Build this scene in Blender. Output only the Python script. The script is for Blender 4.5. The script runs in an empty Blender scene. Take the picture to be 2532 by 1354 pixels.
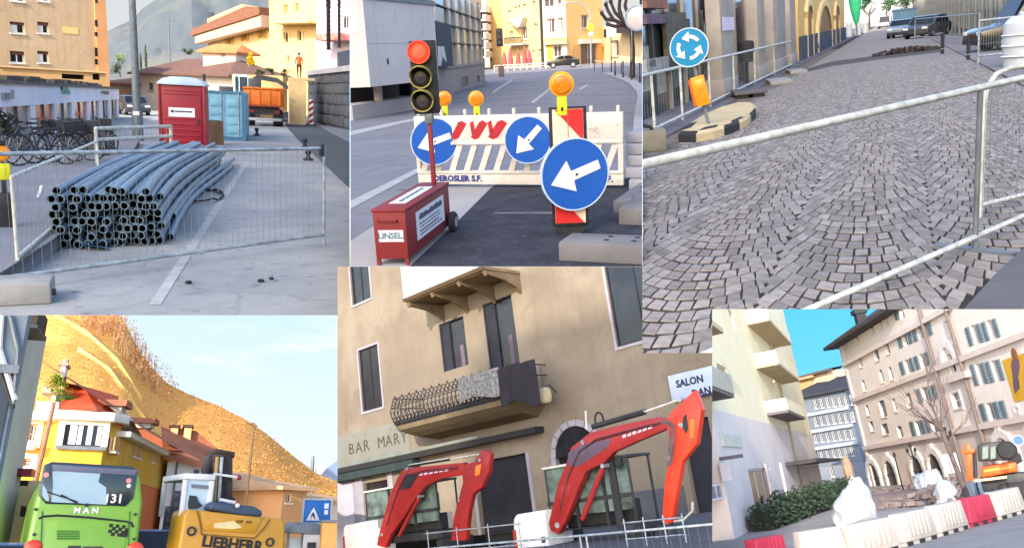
import bpy,bmesh,math,random
from mathutils import Vector,Matrix,noise as mnoise
random.seed(7)
R=random.uniform
SC=bpy.context.scene
COL=SC.collection
# ------------------------------------------------------------------ camera, sky, sun, exposure
FOC=2000.0
CX,CY=1266.0,677.0
cam_d=bpy.data.cameras.new('camera')
cam_d.sensor_width=36.0
cam_d.lens=36.0*FOC/2532.0
cam_d.clip_start=0.1
cam_d.clip_end=400000.0
cam=bpy.data.objects.new('camera',cam_d)
COL.objects.link(cam)
cam.rotation_euler=(math.radians(90),0,0)
SC.camera=cam
SUN_TO=Vector((-0.34,-0.80,0.50)).normalized()
sun_el=math.asin(SUN_TO.z)
sun_az=math.atan2(SUN_TO.x,SUN_TO.y)
world=bpy.data.worlds.new('World')
SC.world=world
world.use_nodes=True
wn=world.node_tree
wn.nodes.clear()
wo=wn.nodes.new('ShaderNodeOutputWorld')
wb=wn.nodes.new('ShaderNodeBackground')
ws=wn.nodes.new('ShaderNodeTexSky')
ws.sky_type='NISHITA'
ws.sun_disc=False
ws.sun_elevation=sun_el
ws.sun_rotation=sun_az
ws.air_density=1.0
ws.dust_density=1.6
ws.ozone_density=1.0
wb.inputs['Strength'].default_value=0.15
wn.links.new(ws.outputs[0],wb.inputs[0])
wn.links.new(wb.outputs[0],wo.inputs[0])
sl=bpy.data.lights.new('sun','SUN')
sl.energy=2.2
sl.angle=math.radians(0.5)
sl.color=(1.0,0.90,0.74)
sun=bpy.data.objects.new('sun',sl)
COL.objects.link(sun)
sun.rotation_euler=SUN_TO.to_track_quat('Z','Y').to_euler()
SC.view_settings.view_transform='Standard'
SC.view_settings.look='None'
SC.view_settings.exposure=1.7
SC.view_settings.gamma=1.0
SC.view_settings.use_curve_mapping=False
try:
 SC.cycles.max_bounces=5
 SC.cycles.diffuse_bounces=3
 SC.cycles.glossy_bounces=2
 SC.cycles.transmission_bounces=3
 SC.cycles.transparent_max_bounces=6
 SC.cycles.caustics_reflective=False
 SC.cycles.caustics_refractive=False
except Exception:
 pass
 # ------------------------------------------------------------------ panels: six street scenes, each with its own ground plane
class Panel:
 def __init__(s,key,rect,h,S,hor,hor2=None,lean=0.0,c=None,fwd=None,xdir=None):
  s.key,s.rect,s.h,s.S=key,rect,h,S
  a=s.ray(*hor)
  if hor2:
   n=a.cross(s.ray(*hor2))
  else:
   x,y=(c[0]-CX)/FOC,(CY-c[1])/FOC
   l=math.radians(lean)
   b=Vector((math.cos(l),-x*math.cos(l)+y*math.sin(l),-math.sin(l)))
   n=b.cross(a)
  n.normalize()
  if n.z<0:n=-n
  f=s.ray(*(fwd or hor))
  f=(f-n*n.dot(f)).normalized()
  if xdir:
   r=-s.ray(*xdir);r=(r-n*n.dot(r)).normalized();f=n.cross(r)
  r=f.cross(n)
  s.R=Matrix((r,f,n)).transposed()
  s.M=(s.R*S).to_4x4()@Matrix.Translation((0,0,-h))
 def ray(s,u,v):return Vector(((u-CX)/FOC,1.0,(CY-v)/FOC))
 def l(s,u,v):return s.R.transposed()@s.ray(u,v)
 def G(s,u,v,z=0.0):
  d=s.l(u,v);return Vector((0,0,s.h))+d*((z-s.h)/d.z)
 def Y(s,u,v,y):
  d=s.l(u,v);return Vector((0,0,s.h))+d*(y/d.y)
 def on(s,u,v,p0,n):
  d=s.l(u,v);o=Vector((0,0,s.h))
  return o+d*((Vector(p0)-o).dot(n)/d.dot(n))
 def zat(s,u,v,p):return s.Y(u,v,p.y).z
 def px(s,p):
  q=s.R@(Vector(p)-Vector((0,0,s.h)))
  return (CX+FOC*q.x/q.y,CY-FOC*q.z/q.y)
 def mpp(s,p):
  return (s.R@(Vector(p)-Vector((0,0,s.h)))).y/FOC
def hdir(u,v):
 d=P.l(u,v);d.z=0;return d.normalized()
def face(u,v=300,extra=0.0):
 d=hdir(u,v);return -math.atan2(d.x,d.y)+extra
P=None
def use(p):
 global P
 P=p
 # ------------------------------------------------------------------ materials
def lin(c):
 return tuple((x/255/12.92)if x/255<=0.04045 else ((x/255+0.055)/1.055)**2.4 for x in c[:3])+(1.0,)
MATS={}
def M(name,c1,c2=None,sc=3.0,rough=0.8,bump=0.0,bsc=30.0,metal=0.0,spec=0.3,c3=None,sc3=0.4,stretch=None,rnd=0.0,emit=0.0,coat=0.0,trans=0.0,wear=None,spot=None,streak=0.0):
 if name in MATS:return MATS[name]
 m=bpy.data.materials.new(name)
 m.use_nodes=True
 nt=m.node_tree;N=nt.nodes;L=nt.links
 b=N['Principled BSDF']
 b.inputs['Roughness'].default_value=rough
 b.inputs['Metallic'].default_value=metal
 b.inputs['Specular IOR Level'].default_value=spec
 if coat:b.inputs['Coat Weight'].default_value=coat
 if trans:b.inputs['Transmission Weight'].default_value=trans
 tc=N.new('ShaderNodeTexCoord')
 vec=tc.outputs['Object']
 if stretch:
  mp=N.new('ShaderNodeMapping');mp.inputs['Scale'].default_value=stretch
  L.new(vec,mp.inputs[0]);vec=mp.outputs[0]
 col=None
 def rgb(c):
  n=N.new('ShaderNodeRGB');n.outputs[0].default_value=lin(c);return n.outputs[0]
 def noi(scale,det=5.0,ro=0.6):
  n=N.new('ShaderNodeTexNoise');n.inputs['Scale'].default_value=scale;n.inputs['Detail'].default_value=det
  n.inputs['Roughness'].default_value=ro;L.new(vec,n.inputs['Vector']);return n.outputs[0]
 def ramp(fac,lo,hi):
  n=N.new('ShaderNodeMapRange');n.inputs['From Min'].default_value=lo;n.inputs['From Max'].default_value=hi
  L.new(fac,n.inputs['Value']);return n.outputs[0]
 def mix(f,a,bb):
  n=N.new('ShaderNodeMix');n.data_type='RGBA'
  if isinstance(f,float):n.inputs[0].default_value=f
  else:L.new(f,n.inputs[0])
  L.new(a,n.inputs[6]);L.new(bb,n.inputs[7]);return n.outputs[2]
 col=rgb(c1)
 if c2 is None:
  c2=tuple(max(0,x*0.86)for x in c1)
 col=mix(ramp(noi(sc),0.34,0.68),col,rgb(c2))
 if c3 is not None:
  col=mix(ramp(noi(sc3,4.0),0.5,0.62),col,rgb(c3))
 if wear is not None:
  col=mix(ramp(noi(sc*4.1,8.0,0.75),0.55,0.85),col,rgb(wear))
 if spot is not None:
  col=mix(ramp(noi(5.0,3.0,0.6),0.64,0.72),col,rgb(spot))
  col=mix(ramp(noi(46.0,2.0,0.5),0.62,0.75),col,rgb(spot))
 if streak:
  m3=N.new('ShaderNodeMapping');m3.inputs['Scale'].default_value=(2.2,2.2,.13);L.new(tc.outputs['Object'],m3.inputs[0])
  n3=N.new('ShaderNodeTexNoise');n3.inputs['Scale'].default_value=1.6;n3.inputs['Detail'].default_value=6.0;L.new(m3.outputs[0],n3.inputs['Vector'])
  r3=N.new('ShaderNodeMapRange');r3.inputs['From Min'].default_value=.5;r3.inputs['From Max'].default_value=.78;r3.inputs['To Max'].default_value=streak;L.new(n3.outputs[0],r3.inputs['Value'])
  col=mix(r3.outputs[0],col,rgb(tuple(x*.62 for x in c1)))
  vo=N.new('ShaderNodeTexVoronoi');vo.feature='DISTANCE_TO_EDGE';vo.inputs['Scale'].default_value=.55
  wa=N.new('ShaderNodeMix');wa.data_type='VECTOR';wa.inputs[0].default_value=.35;L.new(vec,wa.inputs[4]);nn=N.new('ShaderNodeTexNoise');nn.inputs['Scale'].default_value=1.8;nn.inputs['Detail'].default_value=6.0;L.new(vec,nn.inputs['Vector']);L.new(nn.outputs['Color'],wa.inputs[5]);L.new(wa.outputs[1],vo.inputs['Vector'])
  r4=N.new('ShaderNodeMapRange');r4.inputs['From Min'].default_value=.0;r4.inputs['From Max'].default_value=.012;r4.inputs['To Min'].default_value=streak*.8;r4.inputs['To Max'].default_value=0.0;L.new(vo.outputs['Distance'],r4.inputs['Value'])
  col=mix(r4.outputs[0],col,rgb(tuple(x*.45 for x in c1)))
 if rnd:
  oi=N.new('ShaderNodeObjectInfo');ge=N.new('ShaderNodeNewGeometry')
  ad=N.new('ShaderNodeMath');ad.operation='ADD';L.new(oi.outputs['Random'],ad.inputs[0]);L.new(ge.outputs['Random Per Island'],ad.inputs[1])
  fr=N.new('ShaderNodeMath');fr.operation='FRACT';L.new(ad.outputs[0],fr.inputs[0])
  mr=N.new('ShaderNodeMapRange');mr.inputs['To Min'].default_value=1-rnd;mr.inputs['To Max'].default_value=1+rnd
  L.new(fr.outputs[0],mr.inputs['Value'])
  hs=N.new('ShaderNodeHueSaturation');L.new(mr.outputs[0],hs.inputs['Value']);L.new(col,hs.inputs['Color']);col=hs.outputs[0]
 L.new(col,b.inputs['Base Color'])
 if emit:
  L.new(col,b.inputs['Emission Color']);b.inputs['Emission Strength'].default_value=emit
 if bump:
  bp=N.new('ShaderNodeBump');bp.inputs['Strength'].default_value=bump;bp.inputs['Distance'].default_value=0.02
  L.new(noi(bsc,8.0,0.7),bp.inputs['Height']);L.new(bp.outputs[0],b.inputs['Normal'])
 MATS[name]=m
 return m
def sky_mat(name,top,bot,cloud=None,z0=0.0,z1=1.0,strength=1.0,csc=(0.02,0.02,0.06),thr=(0.5,0.7)):
 m=bpy.data.materials.new(name);m.use_nodes=True
 nt=m.node_tree;N=nt.nodes;L=nt.links;N.clear()
 o=N.new('ShaderNodeOutputMaterial');e=N.new('ShaderNodeEmission');e.inputs['Strength'].default_value=strength
 tc=N.new('ShaderNodeTexCoord');sx=N.new('ShaderNodeSeparateXYZ');L.new(tc.outputs['Object'],sx.inputs[0])
 mr=N.new('ShaderNodeMapRange');mr.inputs['From Min'].default_value=z0;mr.inputs['From Max'].default_value=z1;L.new(sx.outputs['Z'],mr.inputs['Value'])
 mx=N.new('ShaderNodeMix');mx.data_type='RGBA';L.new(mr.outputs[0],mx.inputs[0]);mx.inputs[6].default_value=lin(bot);mx.inputs[7].default_value=lin(top)
 c=mx.outputs[2]
 if cloud:
  mp=N.new('ShaderNodeMapping');mp.inputs['Scale'].default_value=csc;L.new(tc.outputs['Object'],mp.inputs[0])
  n=N.new('ShaderNodeTexNoise');n.inputs['Scale'].default_value=1.0;n.inputs['Detail'].default_value=6.0;n.inputs['Roughness'].default_value=0.55;L.new(mp.outputs[0],n.inputs['Vector'])
  r=N.new('ShaderNodeMapRange');r.interpolation_type='SMOOTHSTEP';r.inputs['From Min'].default_value=thr[0];r.inputs['From Max'].default_value=thr[1];L.new(n.outputs[0],r.inputs['Value'])
  m2=N.new('ShaderNodeMix');m2.data_type='RGBA';L.new(r.outputs[0],m2.inputs[0]);L.new(c,m2.inputs[6]);m2.inputs[7].default_value=lin(cloud);c=m2.outputs[2]
 L.new(c,e.inputs['Color']);L.new(e.outputs[0],o.inputs['Surface'])
 return m
 # ------------------------------------------------------------------ mesh builder
class MB:
 def __init__(s):s.v=[];s.f=[];s.m=[];s.mi=0
 def add(s,vs,fs,T=None):
  o=len(s.v)
  for p in vs:
   p=Vector(p)
   s.v.append(T@p if T is not None else p)
  for f in fs:
   s.f.append([i+o for i in f]);s.m.append(s.mi)
  return s
 def box(s,x0,x1,y0,y1,z0,z1,T=None):
  return s.add([(x0,y0,z0),(x1,y0,z0),(x1,y1,z0),(x0,y1,z0),(x0,y0,z1),(x1,y0,z1),(x1,y1,z1),(x0,y1,z1)],[(0,3,2,1),(4,5,6,7),(0,1,5,4),(1,2,6,5),(2,3,7,6),(3,0,4,7)],T)
 def cyl(s,p0,p1,r0,r1=None,n=10,caps=True,T=None):
  p0,p1=Vector(p0),Vector(p1);r1=r0 if r1 is None else r1
  d=(p1-p0).normalized();a=d.orthogonal().normalized();b=d.cross(a)
  vs=[]
  for p,r in ((p0,r0),(p1,r1)):
   for i in range(n):
    t=2*math.pi*i/n;vs.append(p+(a*math.cos(t)+b*math.sin(t))*r)
  fs=[(i,(i+1)%n,n+(i+1)%n,n+i)for i in range(n)]
  if caps:fs+=[tuple(reversed(range(n))),tuple(range(n,2*n))]
  return s.add(vs,fs,T)
 def tube(s,pts,r,n=8,T=None,caps=True):
  pts=[Vector(p)for p in pts];vs=[];up=None
  rr=r if isinstance(r,(list,tuple))else [r]*len(pts)
  for i,p in enumerate(pts):
   d=((pts[min(i+1,len(pts)-1)]-p).normalized()+(p-pts[max(i-1,0)]).normalized()).normalized()
   if up is None:up=d.orthogonal().normalized()
   a=(up-d*up.dot(d)).normalized();up=a;b=d.cross(a)
   for k in range(n):
    t=2*math.pi*k/n;vs.append(p+(a*math.cos(t)+b*math.sin(t))*rr[i])
  fs=[]
  for i in range(len(pts)-1):
   for k in range(n):
    fs.append((i*n+k,i*n+(k+1)%n,(i+1)*n+(k+1)%n,(i+1)*n+k))
  if caps:fs+=[tuple(reversed(range(n))),tuple(range((len(pts)-1)*n,len(pts)*n))]
  return s.add(vs,fs,T)
 def lathe(s,prof,n=20,T=None,axis='z'):
  vs=[]
  for r,z in prof:
   for k in range(n):
    t=2*math.pi*k/n
    p=(r*math.cos(t),r*math.sin(t),z)
    if axis=='y':p=(p[0],p[2],p[1])
    vs.append(p)
  fs=[]
  for i in range(len(prof)-1):
   for k in range(n):
    q=(i*n+k,i*n+(k+1)%n,(i+1)*n+(k+1)%n,(i+1)*n+k)
    fs.append(q if axis=='z'else q[::-1])
  return s.add(vs,fs,T)
 def prism(s,poly,a0,a1,plane='xz',T=None):
  n=len(poly)
  def mk(p,a):
   if plane=='xz':return (p[0],a,p[1])
   if plane=='xy':return (p[0],p[1],a)
   return (a,p[0],p[1])
  vs=[mk(p,a0)for p in poly]+[mk(p,a1)for p in poly]
  fs=[tuple(range(n)),tuple(reversed(range(n,2*n)))]+[(i,n+i,n+(i+1)%n,(i+1)%n)for i in range(n)]
  return s.add(vs,fs,T)
 def ball(s,c,r,n=10,m=7,sq=(1,1,1),T=None):
  c=Vector(c);vs=[c+Vector((0,0,r*sq[2]))];fs=[]
  for i in range(1,m):
   ph=math.pi*i/m
   for k in range(n):
    t=2*math.pi*k/n
    vs.append(c+Vector((math.sin(ph)*math.cos(t)*sq[0],math.sin(ph)*math.sin(t)*sq[1],math.cos(ph)*sq[2]))*r)
  vs.append(c-Vector((0,0,r*sq[2])));e=len(vs)-1
  for k in range(n):fs.append((0,1+k,1+(k+1)%n))
  for i in range(m-2):
   for k in range(n):
    a=1+i*n;fs.append((a+k,a+n+k,a+n+(k+1)%n,a+(k+1)%n))
  a=1+(m-2)*n
  for k in range(n):fs.append((a+k,e,a+(k+1)%n))
  return s.add(vs,fs,T)
 def quad(s,a,b,c,d):return s.add([a,b,c,d],[(0,1,2,3)])
 def poly(s,pts):return s.add(pts,[tuple(range(len(pts)))])
 def mesh(s,name,mat,bev=0.0,smooth=False,seg=2):
  me=bpy.data.meshes.new(name)
  me.from_pydata([tuple(v)for v in s.v],[],s.f)
  mats=mat if isinstance(mat,(list,tuple))else [mat]
  for m in mats:me.materials.append(m)
  if len(mats)>1:me.polygons.foreach_set('material_index',s.m)
  bm=bmesh.new();bm.from_mesh(me)
  bmesh.ops.recalc_face_normals(bm,faces=bm.faces)
  if bev:
   es=[e for e in bm.edges if len(e.link_faces)==2 and e.calc_face_angle(0)>0.5]
   bmesh.ops.bevel(bm,geom=es,offset=bev,segments=seg,affect='EDGES',profile=0.5,clamp_overlap=True)
  bm.to_mesh(me);bm.free()
  if smooth or bev:
   me.polygons.foreach_set('use_smooth',[True]*len(me.polygons))
   try:me.set_sharp_from_angle(angle=math.radians(38))
   except Exception:pass
  return me
def place(o,loc,rz=0.0,rx=0.0,ry=0.0,sc=None):
 T=Matrix.Translation(loc)@Matrix.Rotation(rz,4,'Z')@Matrix.Rotation(rx,4,'X')@Matrix.Rotation(ry,4,'Y')
 if sc:T=T@Matrix.Diagonal((sc[0],sc[1],sc[2],1))
 o.matrix_world=P.M@T
 o['pk']=P.key
def tag(o,label=None,cat=None,group=None,kind=None):
 if label:o['label']=label
 if cat:o['category']=cat
 if group:o['group']=group
 if kind:o['kind']=kind
 return o
def link(name,me,parent=None,loc=(0,0,0),rz=0.0,rx=0.0,ry=0.0,sc=None):
 o=bpy.data.objects.new(name,me);COL.objects.link(o)
 if parent is not None:
  o.parent=parent
  T=Matrix.Translation(loc)@Matrix.Rotation(rz,4,'Z')@Matrix.Rotation(rx,4,'X')@Matrix.Rotation(ry,4,'Y')
  if sc:T=T@Matrix.Diagonal((sc[0],sc[1],sc[2],1))
  o.matrix_basis=T
  o['pk']=P.key
 else:
  place(o,loc,rz,rx,ry,sc)
 return o
def obj(name,mb,mat,parent=None,loc=(0,0,0),rz=0.0,rx=0.0,ry=0.0,bev=0.0,smooth=False,seg=2):
 return link(name,mb.mesh(name,mat,bev,smooth,seg),parent,loc,rz,rx,ry)
def one(name,mb,mat,label,cat,loc=(0,0,0),rz=0.0,group=None,kind=None,**k):
 return tag(obj(name,mb,mat,None,loc,rz,**k),label,cat,group,kind)
def thing(name,label,cat,loc=(0,0,0),rz=0.0,group=None,rx=0.0,ry=0.0):
 o=bpy.data.objects.new(name,None);COL.objects.link(o)
 o.empty_display_size=0.1
 place(o,loc,rz,rx,ry)
 return tag(o,label,cat,group)
def struct(name,mb,mat,**k):return tag(obj(name,mb,mat,**k),kind='structure')
def kids(o):return [c for c in o.children]
def dup(o,loc,rz=0.0,label=None,rx=0.0,ry=0.0,sc=None):
 r=o.copy();COL.objects.link(r);place(r,loc,rz,rx,ry,sc)
 if label:r['label']=label
 for ch in kids(o):
  c=ch.copy();COL.objects.link(c);c.parent=r;c.matrix_basis=ch.matrix_basis.copy()
  for g in kids(ch):
   d=g.copy();COL.objects.link(d);d.parent=c;d.matrix_basis=g.matrix_basis.copy()
 return r
def gpoly(pix,z=0.0):
 mb=MB();mb.poly([P.G(u,v,z)for u,v in pix]);return mb
def text(name,body,mat,parent,size,loc,rz=0.0,rx=math.pi/2,ext=0.004,sx=1.0,align='CENTER',bold=0.0,shear=0.0,ry=0.0):
 cu=bpy.data.curves.new('text','FONT');cu.body=body;cu.size=size;cu.extrude=ext;cu.align_x=align;cu.align_y='CENTER'
 cu.resolution_u=2;cu.offset=bold;cu.shear=shear
 t=bpy.data.objects.new('text',cu);COL.objects.link(t)
 dg=bpy.context.evaluated_depsgraph_get();dg.update()
 me=bpy.data.meshes.new_from_object(t.evaluated_get(dg),depsgraph=dg)
 bpy.data.objects.remove(t);bpy.data.curves.remove(cu)
 me.name=name;me.materials.clear();me.materials.append(mat)
 o=bpy.data.objects.new(name,me);COL.objects.link(o);o.parent=parent;o['pk']=P.key
 o.matrix_basis=Matrix.Translation(loc)@Matrix.Rotation(rz,4,'Z')@Matrix.Rotation(ry,4,'Y')@Matrix.Rotation(rx,4,'X')@Matrix.Diagonal((sx,1,1,1))
 return o
 # ------------------------------------------------------------------ facades
class Facade:
 def __init__(s,name,label,cat,p0,p1,group=None):
  s.p0=Vector((p0[0],p0[1],0));d=Vector((p1[0]-p0[0],p1[1]-p0[1],0));s.len=d.length;s.d=d.normalized()
  s.n=Vector((-s.d.y,s.d.x,0));s.rz=math.atan2(s.d.y,s.d.x);s.P=P
  s.t=thing(name,label,cat,s.p0,s.rz,group)if name else None
 def px(s,u,v,out=0.0):
  q=s.P.on(u,v,s.p0-s.n*out,s.n)
  return ((q-s.p0).dot(s.d),q.z)
 def rect(s,u0,v0,u1,v1,out=0.0):
  um,vm=(u0+u1)/2,(v0+v1)/2
  return (s.px(u0,vm,out)[0],s.px(u1,vm,out)[0],s.px(um,v1,out)[1],s.px(um,v0,out)[1])
 def wall(s,s0,s1,z0,z1,ops,mat,depth=0.25,back=6.0,name='wall',topf=None):
  mb=MB();ops=[(max(a,s0),min(b,s1),max(c,z0),min(d,z1))for a,b,c,d in ops if b>s0 and a<s1 and d>z0 and c<z1]
  xs=sorted({round(x,4)for o in ops for x in o[:2]}|{s0,s1});zs=sorted({round(x,4)for o in ops for x in o[2:]}|{z0,z1})
  for i in range(len(xs)-1):
   for j in range(len(zs)-1):
    a,b,c,d=xs[i],xs[i+1],zs[j],zs[j+1];mx,mz=(a+b)/2,(c+d)/2
    if any(o[0]<mx<o[1]and o[2]<mz<o[3]for o in ops):continue
    mb.quad((a,0,c),(b,0,c),(b,0,d),(a,0,d))
  for a,b,c,d in ops:
   mb.quad((a,0,c),(a,depth,c),(a,depth,d),(a,0,d));mb.quad((b,0,c),(b,0,d),(b,depth,d),(b,depth,c))
   mb.quad((a,0,c),(b,0,c),(b,depth,c),(a,depth,c));mb.quad((a,0,d),(a,depth,d),(b,depth,d),(b,0,d))
  if back:
   mb.quad((s0,0,z0),(s0,back,z0),(s0,back,z1),(s0,0,z1));mb.quad((s1,0,z0),(s1,0,z1),(s1,back,z1),(s1,back,z0))
   mb.quad((s0,0,z1),(s1,0,z1),(s1,back,z1),(s0,back,z1));mb.quad((s0,back,z0),(s1,back,z0),(s1,back,z1),(s0,back,z1))
  return obj(name,mb,mat,s.t)
 def window(s,r,fm,pm,fw=0.07,depth=0.2,nx=1,nz=0,sill=None,shutters=None,sw=None,surround=None,sh=0.45,curtain=None,blind=None,name='window'):
  a,b,c,d=r;mb=MB()
  y0,y1=depth-0.07,depth-0.01
  mb.box(a,a+fw,y0,y1,c,d);mb.box(b-fw,b,y0,y1,c,d);mb.box(a+fw,b-fw,y0,y1,c,c+fw);mb.box(a+fw,b-fw,y0,y1,d-fw,d)
  for i in range(nx):
   x=a+(b-a)*(i+1)/(nx+1);mb.box(x-fw*.45,x+fw*.45,y0+.004,y1-.004,c+fw,d-fw)
  for i in range(nz):
   z=c+(d-c)*(i+1)/(nz+1);mb.box(a+fw,b-fw,y0+.008,y1-.008,z-fw*.35,z+fw*.35)
  w=obj(name,mb,fm,s.t)
  obj('pane',MB().box(a,b,y1-.02,y1+.02,c,d),pm,w)
  if curtain:obj('curtain',MB().box(a+fw,a+(b-a)*R(.25,.5),y1-.035,y1-.021,c+fw,d-fw),curtain,w)
  if blind is not None:
   k,bm_=blind;obj('blind',MB().box(a+.01,b-.01,y0-.03,y0-.008,d-(d-c)*k,d-.004),bm_,w)
  if sill:obj('sill',MB().box(a-.08,b+.08,-.1,depth-.08,c-.09,c-.004),sill,w)
  if surround:
   t=surround[1];q=MB()
   q.box(a-t,a-.003,-.045,.01,c-.0,d+t);q.box(b+.003,b+t,-.045,.01,c-.0,d+t);q.box(a-.003,b+.003,-.045,.01,d+.003,d+t)
   q.box(a-t,b+t,-.06,.01,c-t,c-.003)
   obj('surround',q,surround[0],w)
  if shutters:
   ww=sw or (b-a)*sh
   for x0,x1 in ((a-ww-.02,a-.02),(b+.02,b+ww+.02)):
    q=MB();q.box(x0,x1,-.065,-.03,c,d);nn=7
    for k in range(nn):
     z=c+(d-c)*(k+.15)/nn;q.box(x0+.05,x1-.05,-.085,-.066,z,z+(d-c)/nn*.6)
    obj('shutter',q,shutters,w)
  return w
def building(name,label,cat,p0,p1,group=None):return Facade(name,label,cat,p0,p1,group)
# ------------------------------------------------------------------ plants
def leaf_cloud(mb,centre,rad,n,size,sq=(1,1,1),clumps=9):
 c=Vector(centre);cl=[]
 for _ in range(clumps):
  d=Vector((R(-1,1),R(-1,1),R(-1,1)));d=d.normalized()*R(.25,.8)if d.length else d
  cl.append((d,R(.28,.5)))
 for _ in range(n):
  d,r=random.choice(cl)
  q=Vector((random.gauss(0,1),random.gauss(0,1),random.gauss(0,1)));q=q.normalized()*r*R(.4,1.05)+d
  p=c+Vector((q.x*sq[0],q.y*sq[1],q.z*sq[2]))*rad
  a=Vector((R(-1,1),R(-1,1),R(-1,1))).normalized();b=a.orthogonal().normalized();s=size*R(.6,1.4)
  mb.quad(p-a*s,p+b*s*.55,p+a*s,p-b*s*.55)
def limbs(mb,p,d,ln,r,depth,spread=0.6,n=6,tips=None,k=3):
 q=p+d*ln
 mid=p+d*ln*.5+Vector((R(-1,1),R(-1,1),R(-1,1)))*ln*.06
 mb.tube([p,mid,q],[r,r*.85,r*.66],n=max(4,n),caps=False)
 if depth<=0:
  if tips is not None:tips.append(q)
  return
 for i in range(k):
  e=(d+Vector((R(-1,1),R(-1,1),R(-.35,1)))*spread).normalized()
  limbs(mb,q if i<2 else mid,e,ln*R(.6,.82),r*.58,depth-1,spread,n-1,tips,k)
def tree(name,label,loc,h,crown_r,leaf_m,trunk_m,leaves=900,leaf=0.12,group=None,trunk_h=0.45,sq=(1,1,.9),cat='tree',clumps=10):
 t=thing(name,label,cat,loc,R(0,6),group);mb=MB()
 mb.tube([(0,0,-.1),(R(-.05,.05)*h*.3,0,h*trunk_h*.6),(0,0,h*trunk_h*1.2)],[h*.028,h*.02,h*.013],n=7)
 for _ in range(5):limbs(mb,Vector((0,0,h*trunk_h*R(.7,1.1))),Vector((R(-1,1),R(-1,1),R(.4,1))).normalized(),h*.2,h*.01,1)
 obj('trunk',mb,trunk_m,t)
 cr=MB();leaf_cloud(cr,(0,0,h-crown_r*sq[2]),crown_r,leaves,leaf,sq,clumps);obj('crown',cr,leaf_m,t)
 return t
def cypress(name,label,loc,h,r,leaf_m,trunk_m,n=700,leaf=.12,group=None):
 t=thing(name,label,'tree',loc,0,group)
 obj('trunk',MB().cyl((0,0,0),(0,0,h*.6),r*.22,r*.1,6),trunk_m,t)
 cr=MB()
 for _ in range(n):
  z=R(.05,1.0);rr=r*(math.sin(math.pi*min(1,z**.75*.93+.07))**.7)*math.sqrt(R(.2,1));a=R(0,6.283)
  p=Vector((math.cos(a)*rr,math.sin(a)*rr,z*h));u=Vector((R(-.4,.4),R(-.4,.4),1)).normalized();b=u.orthogonal();b.rotate(Matrix.Rotation(R(0,6),3,u));s=leaf*R(.7,1.5)
  cr.quad(p-u*s,p+b*s*.5,p+u*s,p-b*s*.5)
 obj('crown',cr,leaf_m,t);return t
 # ------------------------------------------------------------------ clipping each scene to its own sector
def clip_all():
 dep=bpy.context.view_layer;dep.update()
 dead=[]
 for o in list(SC.objects):
  if o.type!='MESH'or 'pk'not in o:continue
  p=PANELS[o['pk']];u0,v0,u1,v1=p.rect
  a0,a1,b0,b1=(u0-CX)/FOC,(u1-CX)/FOC,(CY-v0)/FOC,(CY-v1)/FOC
  planes=[Vector((-1,a0,0)),Vector((1,-a1,0)),Vector((0,-b0,1)),Vector((0,b1,-1)),Vector((0,-1,0.0))]
  mw=o.matrix_world
  cs=[mw@Vector(c)for c in o.bound_box]
  cut=[];out=False
  for i,n in enumerate(planes):
   off=0.02 if i==4 else 0.0
   ds=[n.dot(c)+off for c in cs]
   if min(ds)>0:out=True
   if max(ds)>1e-6:cut.append((n,off))
  notch=getattr(p,'notch',None);nn=[]
  if notch and not out:
   us=[CX+FOC*c.x/max(c.y,.01)for c in cs];vs=[CY-FOC*c.z/max(c.y,.01)for c in cs]
   if max(us)>notch[0]and min(vs)<notch[1]:
    nn=[Vector((1,-(notch[0]-CX)/FOC,0)),Vector((0,-(CY-notch[1])/FOC,1))]
  if out:dead.append(o);continue
  if not cut and not nn:continue
  if o.data.users>1:o.data=o.data.copy()
  bm=bmesh.new();bm.from_mesh(o.data)
  inv=mw.inverted();mt=mw.to_3x3().transposed()
  for n,off in cut:
   g=list(bm.verts)+list(bm.edges)+list(bm.faces)
   bmesh.ops.bisect_plane(bm,geom=g,plane_co=inv@Vector((0,off,0)),plane_no=(mt@n).normalized(),clear_outer=True,dist=1e-6)
  if nn:
   for n in nn:
    g=list(bm.verts)+list(bm.edges)+list(bm.faces)
    bmesh.ops.bisect_plane(bm,geom=g,plane_co=inv@Vector((0,0,0)),plane_no=(mt@n).normalized(),dist=1e-6)
   kill=[]
   for f in bm.faces:
    c=mw@f.calc_center_median()
    if nn[0].dot(c)>0 and nn[1].dot(c)>0:kill.append(f)
   bmesh.ops.delete(bm,geom=kill,context='FACES')
   bmesh.ops.delete(bm,geom=[v for v in bm.verts if not v.link_faces],context='VERTS')
  if not bm.faces:dead.append(o)
  else:bm.to_mesh(o.data)
  bm.free()
 for o in dead:
  for c in list(o.children):
   if c in dead:continue
   w=c.matrix_world.copy();c.parent=o.parent;c.matrix_world=w
 for o in dead:bpy.data.objects.remove(o)
 while True:
  e=[o for o in SC.objects if o.type=='EMPTY'and not o.children]
  if not e:break
  for o in e:bpy.data.objects.remove(o)
 for o in SC.objects:
  if 'pk'in o:del o['pk']
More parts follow.
